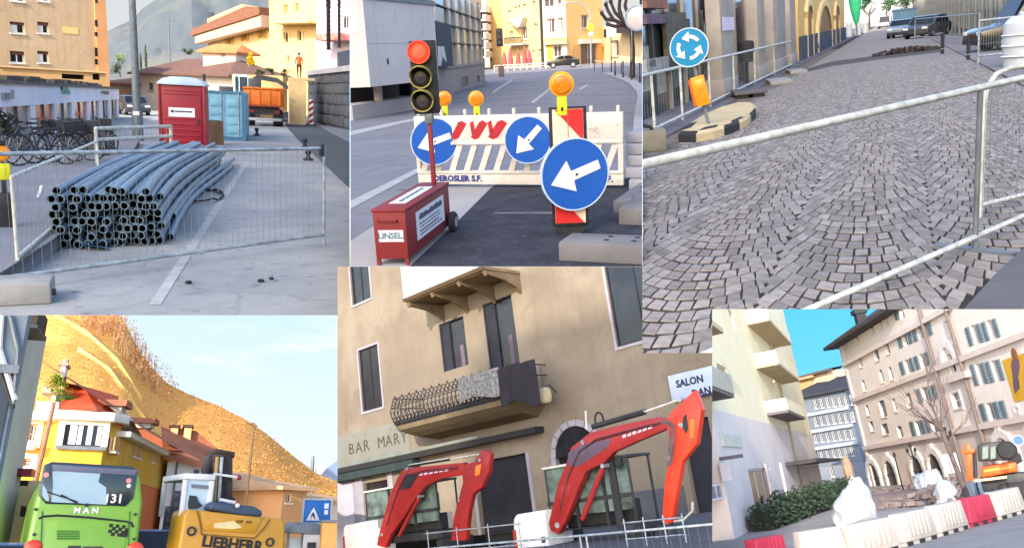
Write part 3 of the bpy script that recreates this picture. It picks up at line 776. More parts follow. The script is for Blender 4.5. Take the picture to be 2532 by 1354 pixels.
# --- dark hedge planter in front of the shops, parked bicycles
p=G(14,372,.16)
t=thing('planter_shrub','dark clipped shrub in a planter at the left edge before the shops','shrub',p)
obj('planter',MB().box(-1.2,.55,-.3,.3,0,.35),m_dark,t,bev=.02)
mb=MB();leaf_cloud(mb,(-.3,0,.62),.75,700,.07,(1.1,.6,.6));obj('foliage',mb,M('deep_green_leaves',(30,40,34),(44,54,44),3,.8,rnd=.3),t)
def bicycle(label,loc,rz,col,first=None):
 if first is not None:
  return dup(first,loc,rz,label)
 t=thing('bicycle',label,'bicycle',loc,rz,'bicycles parked by the shops',rx=-.08)
 for x in (-.52,.52):
  wh=MB();pts=[(x+.33*math.cos(k/20*6.2832),0,.34+.33*math.sin(k/20*6.2832))for k in range(21)]
  wh.tube(pts,.022,6,caps=False)
  w=obj('wheel',wh,m_black,t)
  sp=MB()
  for k in range(8):a=k/8*3.1416;sp.cyl((x-.32*math.cos(a),0,.34-.32*math.sin(a)),(x+.32*math.cos(a),0,.34+.32*math.sin(a)),.004,n=3)
  obj('spokes',sp,m_galv,w)
 fr=MB()
 for a,b in (((-.52,.34),(-.1,.32)),((-.52,.34),(-.2,.8)),((-.1,.32),(-.22,.86)),((-.2,.78),(.36,.8)),((-.1,.32),(.38,.74)),((.35,.92),(.52,.34))):fr.cyl((a[0],0,a[1]),(b[0],0,b[1]),.02,n=6)
 obj('frame',fr,col,t)
 obj('saddle',MB().prism([(-.36,.88),(-.34,.95),(-.1,.93),(-.08,.9)],-.06,.06),m_black,t)
 obj('handlebar',MB().tube([(.3,-.28,1.0),(.36,-.1,.98),(.35,0,.93),(.36,.1,.98),(.3,.28,1.0)],.016,6),m_dark,t)
 obj('basket',MB().box(.42,.68,-.16,.16,.72,.96),m_dark,t)
 return t
b0=None
BL=['bicycle at the left end of the parked row by the shops','second bicycle from the left in the parked row','third bicycle from the left, wheel turned towards the pavement','bicycle in the middle of the parked row, leaning towards the pipes','last bicycle of the row, next to the barrier end']
for k,(u,v)in enumerate(((78,404),(108,408),(138,402),(168,396),(206,384))):
 b=bicycle(BL[k],G(u,v,.16),R(-.5,.7)+.5,M('bike_dark',(50,54,66),(66,70,82),4,.4),b0);b0=b0 or b
p=G(228,372,.16)
t=thing('street_bin','dark box shaped street cabinet standing behind the bicycles','street cabinet',p,.3)
obj('cabinet_body',MB().box(-.75,.6,0,.5,0,.55),m_dark,t,bev=.03);obj('cabinet_lid',MB().box(-.8,.65,-.05,.55,.553,.6),M('cabinet_grey',(96,98,104),(80,82,88),3,.6),t,bev=.01)
def simple_car(name,label,loc,rz,paint,L=4.0,W=1.7,Hh=1.45,group=None):
 t=thing(name,label,'car',loc,rz,group)
 prof=[(-L/2,.35),(-L/2,.75),(-L*.42,.86),(-L*.27,.92),(-L*.12,Hh-.05),(L*.02,Hh),(L*.24,Hh-.04),(L*.4,.95),(L*.49,.9),(L/2,.7),(L/2,.35),(L*.42,.22),(-L*.42,.22)]
 obj('body',MB().prism(prof,-W/2,W/2),paint,t,bev=.06,smooth=True)
 gl=[(-L*.235,.95),(-L*.11,Hh-.12),(L*.02,Hh-.07),(L*.02,.95)];g2=[(L*.05,.95),(L*.05,Hh-.07),(L*.22,Hh-.1),(L*.34,.97)]
 for g in (gl,g2):obj('side_window',MB().prism(g,-W/2-.012,W/2+.012),m_glassd,t)
 obj('windscreen',MB().add([(-L*.262,-W*.43,.95),(-L*.262,W*.43,.95),(-L*.135,W*.38,Hh-.07),(-L*.135,-W*.38,Hh-.07)],[(0,1,2,3)],Matrix.Translation((-.03,0,.02))),m_glassd,t)
 obj('rear_window',MB().add([(L*.395,-W*.43,.98),(L*.395,W*.43,.98),(L*.255,W*.38,Hh-.08),(L*.255,-W*.38,Hh-.08)],[(0,1,2,3)],Matrix.Translation((.03,0,.02))),m_glassd,t)
 for x in (-L*.31,L*.3):
  for y in (-W/2+.08,W/2-.08):
   w=obj('wheel',MB().lathe([(.12,-.11),(.28,-.11),(.31,-.07),(.31,.07),(.28,.11),(.12,.11)],18,Matrix.Translation((x,y,.31)),'y'),m_black,t,smooth=True)
   obj('rim',MB().lathe([(0,-.12),(.17,-.115),(.19,-.09),(.19,.09),(.17,.115),(0,.12)],12,Matrix.Translation((x,y,.31)),'y'),m_galv,w)
 for y in (-W*.36,W*.36):
  obj('headlight',MB().box(-L/2-.012,-L/2+.06,y-.18,y+.18,.62,.76),m_white,t,bev=.02)
  obj('tail_light',MB().box(L/2-.06,L/2+.012,y-.16,y+.16,.66,.82),m_red,t,bev=.02)
 obj('bumper',MB().box(-L/2-.03,-L/2+.1,-W*.46,W*.46,.3,.48).box(L/2-.1,L/2+.03,-W*.46,W*.46,.3,.48),m_dark,t,bev=.03)
 return t
m_carblk=M('black_car_paint',(24,26,30),(32,34,38),3,.25,spec=.6,coat=.6)
m_cardk=M('dark_grey_car_paint',(62,64,74),(52,54,62),3,.3,spec=.5,coat=.4)
simple_car('parked_car','dark grey parked car in the side street left of the red toilet cabin',G(330,284),1.9,m_cardk)
# --- mid houses: pale house with a wide brown roof
def gable_house(name,label,p0,p1,z_e,z_r,wall_m,roof_m,depth=5.0,over=.6,hip=0.25,cat='house'):
 F=building(name,label,cat,p0,p1);L=F.len
 rf=MB();a=-over;b=L+over;o=-over;q=depth+over;rh=hip*L
 th=.18
 for dz in (0,):
  v=[(a,o,z_e),(b,o,z_e),(b,q,z_e),(a,q,z_e),(a+rh,depth/2,z_r),(b-rh,depth/2,z_r)]
  rf.add(v,[(0,1,5,4),(1,2,5),(2,3,4,5),(3,0,4)]);rf.box(a,b,o,q,z_e-th,z_e-.002)
 obj('roof',rf,roof_m,F.t)
 return F
pa=P.Y(346,250,92);pb=P.Y(575,250,78)
pa.z=pb.z=0
za=P.zat(450,183,pa.lerp(pb,.5));zr=P.zat(450,140,pa.lerp(pb,.5))
F=gable_house('house','long white house with a wide low brown roof behind the toilet cabin',pa,pb,za,zr,m_white,M('dark_brown_tiles',(112,84,74),(92,68,62),2.5,.9,bump=.6,bsc=9),6,.8,.28)
ops=[F.rect(u,205,u+13,224)for u in (366,398,430)]+[F.rect(440,240,470,256)]
F.wall(0,F.len,0,za-.19,ops,M('cream_wall',(214,204,190),(196,186,174),.5,.9),.25,5.5)
for r in ops:F.window(r,M('green_grey_frame',(120,130,126),(104,112,110),3,.7),m_glass,.12,.24,1,0,sill=m_conc)
# --- big yellow houses to the right
m_yelw=M('yellow_render',(222,190,132),(214,180,120),.2,.9,c3=(226,198,144),sc3=.1)
m_yelw2=M('pale_yellow_render',(232,200,140),(224,188,126),.2,.9)
pa=P.Y(518,250,112);pb=P.Y(674,250,100);pa.z=pb.z=0
F=building('house','lower yellow house with a sloping dark eave and small upper windows','house',pa,pb)
zt0=F.px(520,92)[1];zt1=F.px(672,46)[1]
ops=[F.rect(u,v,u+11,v+20)for u,v in ((562,92),(600,82),(642,75),(592,118))]
F.wall(0,F.len,0,zt0+2.2,ops,m_yelw,.25,8)
for r in ops:F.window(r,m_yelw2,M('yellow_glass',(150,120,66),(120,96,56),2,.3),.1,.2,1,0,shutters=M('ochre_shutter',(206,160,70),(190,146,62),3,.8))
obj('gable_wall',MB().prism([(0,zt0+2.2),(F.len,zt0+2.2),(F.len,zt1),(F.len*.55,zt0+3.6)],.0,8),m_yelw,F.t)
mb=MB();ze0,ze1=F.px(508,92)[1],F.px(672,40)[1]
mb.prism([(-1.2,ze0),(F.len,ze1),(F.len,ze1+.8),(F.len*.8,ze1+1.0),(-1.2,ze0+.7)],-1.6,8.5)
obj('roof',mb,m_tile,F.t)
obj('eave_board',MB().prism([(-.6,ze0-.9),(F.len,ze1-1.3),(F.len,ze1-.02),(-.6,ze0-.02)],-1.4,-.3),M('pinkish_eave',(206,172,150),(190,156,136),1,.9),F.t)
obj('chimney',MB().box(F.len*.62,F.len*.7,3,4,ze1-.5,ze1+3.2),m_tile,F.t)
pa=P.Y(668,250,98);pb=P.Y(783,250,92);pa.z=pb.z=0
F=building('house','tall sunlit yellow house with a corner balcony and paired shutters','house',pa,pb)
ops=[F.rect(u,v,u+10,v+27)for u,v in ((703,80),(736,76))]+[F.rect(708,137,717,155),F.rect(700,12,712,32),F.rect(728,8,740,30)]
zt=F.px(720,-40)[1]
F.wall(0,F.len,0,zt,ops,m_yelw,.25,12)
for i,r in enumerate(ops):F.window(r,m_yelw2,m_glassd if i<3 else M('yellow_glass',(150,120,66)),.1,.2,0 if i<2 else 1,0,shutters=m_yelw2 if i<2 else None)
r=F.rect(700,38,786,62);bl=obj('balcony',MB().box(r[0],F.len+.8,-1.6,-.01,r[2],r[2]+.25),m_yelw2,F.t)
obj('parapet',MB().box(r[0],F.len+.8,-1.75,-1.6,r[2],r[3]).box(r[0],r[0]+.15,-1.6,-.01,r[2]+.25,r[3]),m_yelw2,bl)
m_lil=M('shaded_lilac_render',(206,196,204),(190,180,190),.3,.9)  # lilac cast of the shaded house side is put into this colour
pc=pb+Vector((.42,-.9,0)).normalized()*26
F2=building('house','pale lilac gable house in shade at the right behind the cypress trunks','house',P.Y(782,250,91),P.Y(880,250,84))
F2.wall(0,F2.len,0,F2.px(820,-40)[1],[F2.rect(846,40,862,72)],m_lil,.25,12);F2.window(F2.rect(846,40,862,72),m_white,m_glassd,.1,.2)
obj('canopy',MB().box(F2.px(825,100)[0],F2.len,-2,-.01,F2.px(850,104)[1],F2.px(850,88)[1]),M('red_canopy',(180,96,84),(200,160,150),1.2,.8),F2.t)
pa=P.Y(505,250,84);pb=P.Y(585,250,82);pa.z=pb.z=0
F=gable_house('house','small lit cottage with an orange roof in front of the lower yellow house',pa,pb,P.zat(540,128,pa),P.zat(540,108,pa),m_yelw,M('orange_tiles',(206,132,84),(184,112,70),2,.9,bump=.5,bsc=8),3,.4,.2)
F.wall(0,F.len,0,P.zat(540,129,pa),[F.rect(548,130,557,142)],M('pink_white',(226,208,196),(212,192,180),.6,.9),.2,2.5);F.window(F.rect(548,130,557,142),m_white,m_glassd,.08,.18)
pa=P.Y(575,250,76);pb=P.Y(700,250,72);pa.z=pb.z=0
F=building('garden_wall','low sunlit garden wall with plants along it below the yellow houses','wall',pa,pb)
F.wall(0,F.len,0,F.px(640,186)[1],[],M('garden_wall_render',(200,160,110),(170,130,92),.6,.9,wear=(110,96,70)),.1,.5)
random.seed(5)
yt=M('bright_yellow_leaves',(214,180,30),(190,150,26),3,.8,rnd=.25)
p=P.Y(618,250,75);p.z=P.zat(618,172,p)
t=thing('shrub','bright yellow leafed shrub glowing in front of the yellow houses','shrub',p)
s=P.mpp(p);mb=MB();leaf_cloud(mb,(0,0,20*s),19*s,700,2.0*s,(.75,.6,1.1));obj('foliage',mb,yt,t)
for k,(u,v,w,h)in enumerate(((470,134,18,26),(700,182,22,20),(668,178,16,22),(645,180,14,16))):
 p=P.Y(u,250,74 if k else 100);p.z=P.zat(u,v+8,p);s=P.mpp(p)
 t=thing('shrub',['dark bush on the slope behind the wide brown roof','dark bush on the garden wall nearest the tall yellow house','olive bush on the garden wall, middle of the three','small bush on the garden wall next to the yellow shrub'][k],'shrub',p,0,'bushes below the yellow houses')
 mb=MB();leaf_cloud(mb,(0,0,h*.5*s),w*.8*s,420,1.6*s,(1.1,.7,.8));obj('foliage',mb,m_leafd,t)
for k,(u,v,h,w)in enumerate(((300,190,60,16),(352,172,38,5),(365,170,56,6))):
 p=P.Y(u,250,130);p.z=P.zat(u,v,p);s=P.mpp(p)
 if k:cypress('cypress',['','shorter thin dark cypress behind the lamp post','taller thin dark cypress right of the lamp post'][k],p,h*s,w*.5*s,m_leafd,m_bark,300,1.5*s,'cypresses below the mountain')
 else:tree('tree','pale green young tree between the apartment block and the lamp post',p,h*s,w*s,M('pale_green_leaves',(120,140,84),(96,118,70),3,.8,rnd=.3),m_bark,420,1.7*s,trunk_h=.4)
p=P.Y(288,250,120);p.z=P.zat(288,185,p);s=P.mpp(p)
t=thing('shrub','dark shrub at the foot of the apartment block corner','shrub',p);mb=MB();leaf_cloud(mb,(0,0,14*s),14*s,400,1.6*s);obj('foliage',mb,m_leafd,t)
pa=P.Y(262,250,96);pb=P.Y(345,250,92);pa.z=pb.z=0
F=gable_house('house','small brown roofed house tucked behind the end of the shop row',pa,pb,P.zat(300,206,pa),P.zat(300,186,pa),m_white,m_tile,8,.5,.2)
F.wall(0,F.len,0,P.zat(300,207,pa),[F.rect(316,222,328,246)],M('warm_wall',(196,160,120),(170,136,104),.6,.9),.2,7);F.window(F.rect(316,222,328,246),m_white,m_glassd,.1,.18)
# --- retaining stone wall at the right, cypress trunks, wall pillar
pa=P.G(772,280);pb=P.G(866,296)
pa=P.Y(762,262,70);pb=P.Y(880,262,52);pa.z=pb.z=0
F=building('retaining_wall','dark grey stone retaining wall with a light coping beside the side road','wall',pa,pb)
zt=F.px(815,182)[1];zb=0
m_stw=M('dark_stone',(92,94,98),(70,72,78),.9,.95,bump=.6,bsc=5,wear=(122,122,122))
F.wall(0,F.len,0,zt,[],m_stw,.1,1.0)
random.seed(9)
ns=0;z=.15
while z<zt-.3:
 x=R(0,.6)
 while x<F.len-.5:
  w=R(.9,1.9);h=R(.5,.75)
  obj('stone',MB().box(x,x+w-.06,-.06-R(0,.05),.02,z,z+h-.05),m_stw,F.t,bev=.03);x+=w;ns+=1
 z+=.72
obj('coping',MB().prism([(0,zt),(F.len,zt),(F.len,zt+.35),(0,zt+.35)],-.25,.9),M('light_coping',(178,176,176),(160,158,160),1,.9),F.t)
obj('upper_wall',MB().box(F.px(800,150)[0],F.len,1.0,1.6,zt-.1,F.px(830,120)[1]),M('dark_upper_wall',(84,90,102),(66,70,82),.8,.95,bump=.3),F.t)
for k,(u,v0,v1,w)in enumerate(((812,124,-6,10),(838,118,-6,7))):
 p=P.Y(u,250,58-k);p.z=P.zat(u,v0,p);s=P.mpp(p);h=(v0-v1)*s
 t=thing('palm_tree',['thick palm with a dark bare trunk on the retaining wall','thinner palm with a dark bare trunk beside the thick one'][k],'palm tree',p,0,'palms on the retaining wall')
 tm=MB();n=12
 for i in range(n):tm.cyl((R(-.02,.02)*w*s,0,h*i/n),(-2*s*i/n,0,h*(i+1.05)/n),w*s*.55,w*s*(.46 if i<9 else.6),8)
 obj('trunk',tm,M('palm_bark',(52,48,48),(36,34,36),5,.95,bump=.6),t)
 cr=MB()
 for i in range(16):
  a=i*2.4;r=26*s
  pts=[Vector((math.cos(a)*r*f,math.sin(a)*r*f,h+(12*f-20*f*f)*s))for f in (0,.33,.66,1)]
  for q0,q1 in zip(pts,pts[1:]):
   sd=Vector((-math.sin(a),math.cos(a),0))*2.4*s;cr.quad(q0-sd,q1-sd,q1+sd,q0+sd)
 obj('crown',cr,m_leafd,t)
p=P.Y(744,265,64);p.z=0;s=P.mpp(p)
t=thing('gate_pillar','sunlit cream gate pillar at the end of the stone wall','pillar',p)
zt=P.zat(744,200,p)
obj('shaft',MB().box(-12*s,12*s,0,24*s,0,zt),M('cream_pillar',(220,192,142),(200,170,122),1,.9,wear=(160,130,92)),t,bev=.05)
obj('cap',MB().box(-15*s,34*s,-3*s,27*s,zt+.003,zt+7*s),M('cap_cream',(222,200,160),(206,182,140),1,.9),t,bev=.05)
def person(label,p,h,rz,top,low,skin,hair,group=None,lean=0.0,walk=.16):
 t=thing('person',label,'person',p,rz,group)
 k=h/1.75
 J={'pel':(0,0,.95),'chest':(lean*.3,0,1.3),'neck':(lean*.38,0,1.48),'head':(lean*.42,-.02,1.63),'hl':(-.1,0,.9),'kl':(-.11,-.02-walk*.4,.5),'al':(-.11,walk*.5,.08),'tl':(-.11,walk*.5-.16,.03),'hr':(.1,0,.9),'kr':(.11,-.05,.5),'ar':(.11,-walk*.6,.08),'tr':(.11,-walk*.6-.16,.03),'sl':(-.19+lean*.38,0,1.42),'el':(-.25+lean*.3,.03,1.14),'wl':(-.24+lean*.2,-.1,.9),'sr':(.19+lean*.38,0,1.42),'er':(.25+lean*.3,.03,1.14),'wr':(.24+lean*.2,-.08,.9)}
 E=[('pel','chest',.14,.16),('chest','neck',.16,.06),('neck','head',.055,.07),('pel','hl',.13,.1),('hl','kl',.095,.065),('kl','al',.065,.045),('al','tl',.045,.04),('pel','hr',.13,.1),('hr','kr',.095,.065),('kr','ar',.065,.045),('ar','tr',.045,.04),('chest','sl',.12,.065),('sl','el',.06,.045),('el','wl',.043,.032),('chest','sr',.12,.065),('sr','er',.06,.045),('er','wr',.043,.032)]
 names=list(J);me=bpy.data.meshes.new('body');me.from_pydata([Vector(J[n])*k for n in names],[(names.index(a),names.index(b))for a,b,_,_ in E],[])
 o=bpy.data.objects.new('body',me);COL.objects.link(o)
 sk=o.modifiers.new('skin','SKIN');o.modifiers.new('sub','SUBSURF').levels=1
 rad={}
 for a,b,ra,rb in E:rad.setdefault(a,ra);rad.setdefault(b,rb)
 rad['head']=.1
 for i,n in enumerate(names):me.skin_vertices[0].data[i].radius=(rad[n]*k,rad[n]*k)
 me.skin_vertices[0].data[0].use_root=True
 dg=bpy.context.evaluated_depsgraph_get();dg.update()
 m2=bpy.data.meshes.new_from_object(o.evaluated_get(dg),depsgraph=dg);bpy.data.objects.remove(o)
 m2.name='body';m2.materials.clear();[m2.materials.append(x)for x in (top,low,skin)]
 for f in m2.polygons:
  c=f.center/k;f.material_index=0 if (.93<c.z<1.47 and not (c.z<.98 and abs(c.x)>.2))else (1 if c.z<=.93 and abs(c.x)<.215 else 2)
  f.use_smooth=True
 o=link('body',m2,t)
 hd=J['head'];obj('hair',MB().ball((hd[0]*k,(hd[1]+.025)*k,(hd[2]+.055)*k),.105*k,10,7,(.95,1,.9)),hair,t,smooth=True)
 fc=MB();fc.cyl((hd[0]*k,(hd[1]-.09)*k,(hd[2])*k),(hd[0]*k,(hd[1]-.125)*k,(hd[2]-.02)*k),.018*k,.012*k,6)
 for e in (-.035,.035):fc.ball(((hd[0]+e)*k,(hd[1]-.092)*k,(hd[2]+.025)*k),.012*k,6,4)
 obj('face_features',fc,skin,t)
 hm=MB()
 for w in ('wl','wr'):
  x,y,z=J[w]
  hm.ball((x*k,y*k,(z-.05)*k),.042*k,7,5,(.5,.9,1.1))
  for i in range(4):hm.tube([((x)*k,(y-.03+i*.02)*k,(z-.08)*k),(x*k,(y-.035+i*.02)*k,(z-.14+abs(i-1.5)*.008)*k),(x*.97*k,(y-.03+i*.02)*k,(z-.165+abs(i-1.5)*.01)*k)],.009*k,5)
  hm.tube([(x*k,(y-.04)*k,(z-.04)*k),(x*.95*k,(y-.065)*k,(z-.08)*k),(x*.95*k,(y-.065)*k,(z-.105)*k)],.01*k,5)
 obj('hand',hm,skin,t)
 return t
m_skin=M('skin',(206,158,130),(190,142,116),4,.6)
p=P.Y(740,265,62);p.z=P.zat(740,193,p)
person('person in an orange jacket and dark trousers standing on the wall by the gate pillar',p,60*P.mpp(p),2.9,M('orange_jacket',(200,104,70),(176,88,62),4,.8),M('dark_trousers',(58,50,60),(46,42,50),4,.85),m_skin,M('brown_hair',(70,50,40),(54,40,34),8,.7))
obj_p=p
mb=MB();s=P.mpp(p);mb.box(-24*s,16*s,-.6,2.2,-p.z,-.01);one('platform_wall',mb,M('cream_pillar',(220,192,142)),'cream wall block carrying the standing person','wall',p)
# --- mountain and sky
random.seed(2)
def ridge(name,pts,y0,y1,mat,base_v=260,jit=.012,seed=1,yj=.1):
 mb=MB();rows=14;cols=46;g=[]
 us=[pts[0][0]+(pts[-1][0]-pts[0][0])*i/(cols-1)for i in range(cols)]
 for j in range(rows):
  f=j/(rows-1)
  for u in us:
   for (ua,va),(ub,vb)in zip(pts,pts[1:]):
    if ua<=u<=ub+1e-6:vt=va+(vb-va)*(u-ua)/max(1e-6,ub-ua);break
   y=y0+(y1-y0)*f;v=base_v+(vt-base_v)*f**.8
   n=mnoise.fractal(Vector((u*.02,f*5,seed)),1.0,2.0,4)
   q=P.Y(u,v,y);q.y+=n*(y1-y0)*yj;q.z+=n*(y1-y0)*jit;g.append(q)
 mb.v=g
 mb.f=[[j*cols+i,j*cols+i+1,(j+1)*cols+i+1,(j+1)*cols+i]for j in range(rows-1)for i in range(cols-1)];mb.m=[0]*len(mb.f)
 return struct(name,mb,mat,smooth=True)
m_mount=M('hazy_mountain',(96,102,108),(84,92,98),.004,1.0,spec=0,c3=(106,108,106),sc3=.012)
ridge('mountain',[(200,130),(262,84),(300,62),(330,40),(392,-6),(430,-30),(900,-120)],420,900,m_mount)
mb=MB();q=[P.Y(u,v,1400)for u,v in ((-60,300),(930,300),(930,-60),(-60,-60))];mb.poly(q)
struct('sky',mb,sky_mat('sky_pale',(214,230,240),(236,240,240),(246,246,244),60,420,0.28,(.004,.004,.01)))
# ================================================================== street B: barrier board, blue arrow signs, red signal trailer
use(PANELS['B'])
G=P.G
m_basph=M('lane_asphalt',(126,124,130),(108,107,114),.5,.92,bump=.35,bsc=18,wear=(138,135,138),spot=(92,92,98),streak=.4)
m_bdark=M('dark_gravel_asphalt',(56,57,66),(36,37,46),3.4,.95,bump=1.0,bsc=26,wear=(104,104,118))
m_bstrip=M('pale_strip',(160,155,153),(144,140,140),.8,.92,bump=.3,bsc=20)
m_bline=M('street_line_paint',(172,172,172),(148,148,150),4,.7,wear=(126,125,130))
mb=MB();mb.poly([(-120,3,0),(120,3,0),(300,500,0),(-300,500,0)]);struct('road',mb,m_basph)
struct('pale_road_strip',gpoly([(866,596),(1060,470),(1250,440),(1250,475),(1160,548),(1020,670),(866,670)],.004),m_bstrip)
struct('gravel_patch',gpoly([(1212,466),(1250,440),(1600,440),(1600,670),(1000,670),(1132,546)],.008),m_bdark)
struct('edge_line',gpoly([(860,500),(860,520),(1060,412),(1060,402)],.005),m_bline)
struct('edge_line',gpoly([(860,326),(860,336),(1030,297),(1030,291)],.005),m_bline)
struct('edge_line',gpoly([(1218,226),(1218,231),(1268,199),(1264,197)],.005),m_bline)
struct('centre_dash',gpoly([(1312,253),(1320,255),(1364,219),(1359,218)],.005),m_bline)
struct('centre_dash',gpoly([(1430,220),(1436,222),(1456,210),(1451,209)],.005),m_bline)
struct('patch_line',gpoly([(1220,525),(1220,528),(1370,528),(1370,524)],.012),M('worn_patch_line',(122,122,128),(92,92,98),4,.9))
mb=MB();k0,k1=G(840,304),G(1200,214);k2,k3=G(1200,200),G(840,280)
mb.poly([k+Vector((0,0,.1))for k in (k0,k1,k2,k3)]);mb.quad(k0+Vector((0,0,.1)),k1+Vector((0,0,.1)),k1,k0);struct('pavement',mb,M('pavement_b',(128,126,128),(112,110,114),1,.9,bump=.2))
kin=[(1490,184),(1528,198),(1556,212),(1573,232),(1577,248),(1570,283),(1566,330),(1560,400)]
kout=[(1520,184),(1556,198),(1588,214),(1610,232),(1610,248),(1610,283),(1610,330),(1610,400)]
mb=MB()
for (a,b),(c,d)in zip(zip(kin,kin[1:]),zip(kout,kout[1:])):
 z=Vector((0,0,.12));mb.quad(G(*a)+z,G(*b)+z,G(*d)+z,G(*c)+z);mb.quad(G(*a)+z,G(*a),G(*b),G(*b)+z)
struct('kerb',mb,M('pale_kerb',(158,156,160),(140,138,144),1.5,.9,bump=.2))
# --- barrier board
p=G(1038,462);q=G(1543,466);L=(q-p).xy.length
H=P.zat(1030,288,p);zb=.04
t=thing('barrier_board','long white plastic barrier board with red chevrons and slanted slots','barrier',p,dirz(p,q))
m_bw=M('white_barrier_plastic',(208,201,193),(194,187,180),2.5,.55,wear=(164,156,150),spot=(168,160,152))
obj('base_strip',MB().box(0,L,-.03,.03,zb,.185),m_bw,t,bev=.008)
obj('upper_plate',MB().box(.0,L,-.03,.03,H*.62,H),m_bw,t,bev=.008)
for x0,x1 in ((0,.05),(L-.06,L)):obj('end_post',MB().box(x0,x1,-.035,.035,.187,H*.62-.002),m_bw,t)
obj('mid_rail',MB().box(0,L,-.045,.045,H*.6,H*.645).box(0,L,-.045,.045,.18,.215),m_bw,t,bev=.006)
z0,z1=.217,H*.598;n=13
for k in range(n):
 x=.08+(L-.3)*k/(n-1)
 obj('slat',MB().prism([(x-.035,z0),(x+.045,z0),(x+.175,z1),(x+.095,z1)],-.024,.024),m_bw,t)
for k in range(9):
 x=.06+(L-.12)*k/8;obj('top_knob',MB().box(x-.018,x+.018,-.02,.02,H+.001,H+.075),m_bw,t,bev=.006)
m_chev=M('red_chevron',(176,40,52),(160,34,46),4,.5)
for k,x in enumerate((.36,.56,.84,1.08,1.93)):
 z2,z3=H*.67,H*.93;w=(.1,.13,.13,.15,.12)[k]
 mb=MB();mb.prism([(x-w*.5,z2+.03),(x-w*.1,z2),(x+w*.35,z2+.02),(x+w+.04,z3-.04),(x+w*.8,z3),(x+.06,z3-.02)],-.034,-.0305);obj('red_chevron',mb,m_chev,t)
 if k in (2,3):obj('red_chevron',MB().prism([(x-.07,z3-.03),(x-.02,z3-.0),(x+.0,z2+.1),(x-.05,z2+.06)],-.034,-.0305),m_chev,t)
m_blue=M('blue_lettering',(40,56,130),(34,48,114),6,.6)
text('lettering','DEROSLER S.F.',m_blue,t,.1,(.56,-.034,.115),bold=.004,sx=1.05)
text('lettering','DEROSLER S.F.',m_blue,t,.1,(L-.52,-.034,.115),bold=.004,sx=1.25)
for x in (.62,1.95):obj('bolt',MB().cyl((x,-.036,H*.9),(x,-.03,H*.9),.014,n=8),m_dark,t)
# --- amber lamps
def road_lamp(label,u,v,rp,p,hb):
 s=P.mpp(p);c=Vector((p.x,p.y,0));z=P.zat(u,v,p);x=P.Y(u,v,p.y).x
 r=rp*s
 t=thing('warning_lamp',label,'warning lamp',(x,p.y,z),face(u),'amber warning lamps')
 ln=obj('lens',MB().lathe([(0,-.5*r),(.55*r,-.5*r),(.8*r,-.38*r),(.84*r,-.2*r),(.84*r,.2*r),(.8*r,.38*r),(.5*r,.5*r),(0,.5*r)],20,None,'y'),m_amber,t,smooth=True)
 obj('lens_ring',MB().lathe([(.8*r,-.25*r),(1.02*r,-.22*r),(1.02*r,.22*r),(.8*r,.25*r)],20,None,'y'),M('amber_ring',(232,160,40),(220,146,26),6,.4),t,smooth=True)
 for a in range(3):obj('lens_rib',MB().lathe([((.2+.2*a)*r,-.52*r),((.24+.2*a)*r,-.56*r),((.28+.2*a)*r,-.5*r)],16,None,'y'),m_amber,ln)
 b=obj('battery_case',MB().box(-.42*r,.42*r,-.3*r,.3*r,-r-hb*s,-.98*r),m_lime,t,bev=.1*r)
 obj('switch',MB().box(-.1*r,.1*r,-.33*r,-.3*r,-r-hb*s*.75,-r-hb*s*.55),m_dark,b)
 return t
road_lamp('small amber lamp on the barrier board nearest the signal lights',1098,244,17.5,p+Vector((0,0,0)),30)
road_lamp('small amber lamp on the barrier board, second from the signal lights',1177,244,18.5,G(1177,463),28)
# --- blue arrow signs
def arrow_sign(label,u,v,rp,p,ang,yaw=0.0,tilt=0.0,asp=1.0,back=None):
 s=P.mpp(p);z=P.zat(u,v,p);x=P.Y(u,v,p.y).x;r=rp*s
 t=thing('arrow_sign',label,'road sign',(x,p.y,z),face(u)+yaw,'blue round arrow signs',rx=tilt)
 b=obj('disc',MB().lathe([(0,-.012),(r,-.012),(r,.012),(0,.012)],40,None,'y'),M('sign_blue',(36,92,178),(30,82,168),2,.4,wear=(54,110,188),spot=(48,98,172)),t)
 obj('rim',MB().lathe([(r*.965,-.017),(r*1.005,-.017),(r*1.005,.015),(r*.965,.015)],40,None,'y'),M('sign_rim',(190,206,224),(176,192,212),5,.5),t)
 k=r*1.5
 pts=[(-.5,0),(-.08,.3),(-.06,.09),(.5,.085),(.5,-.085),(-.06,-.09),(-.08,-.3)]
 ca,sa=math.cos(ang),math.sin(ang)
 obj('arrow',MB().prism([((a*ca-c*sa)*k,(a*sa+c*ca)*k)for a,c in pts],-.019,-.0125),M('sign_white',(232,226,226),(222,216,218),4,.5),t)
 obj('bolt',MB().cyl((.04*r,-.024,0),(.04*r,-.019,0),.012,n=8),m_dark,t)
 if back:obj('bracket',MB().box(-.03,.03,.013,back,-.04,.04),m_steel,t)
 return t
bp=p.lerp(q,.07)
arrow_sign('blue arrow sign partly behind the red mast at the left end of the barrier',1073,350,57,bp-Vector((0,.17,0)),.29,.12,back=.1)
arrow_sign('middle blue sign with its arrow pointing steeply down',1305,346,57,G(1305,466)-Vector((0,.15,0)),.80,.1,back=.1)
pd=G(1412,578)
arrow_sign('largest blue arrow sign in front of the red and white delineator',1421,431,88,pd-Vector((0,.07,0)),.31,.38,back=.06)
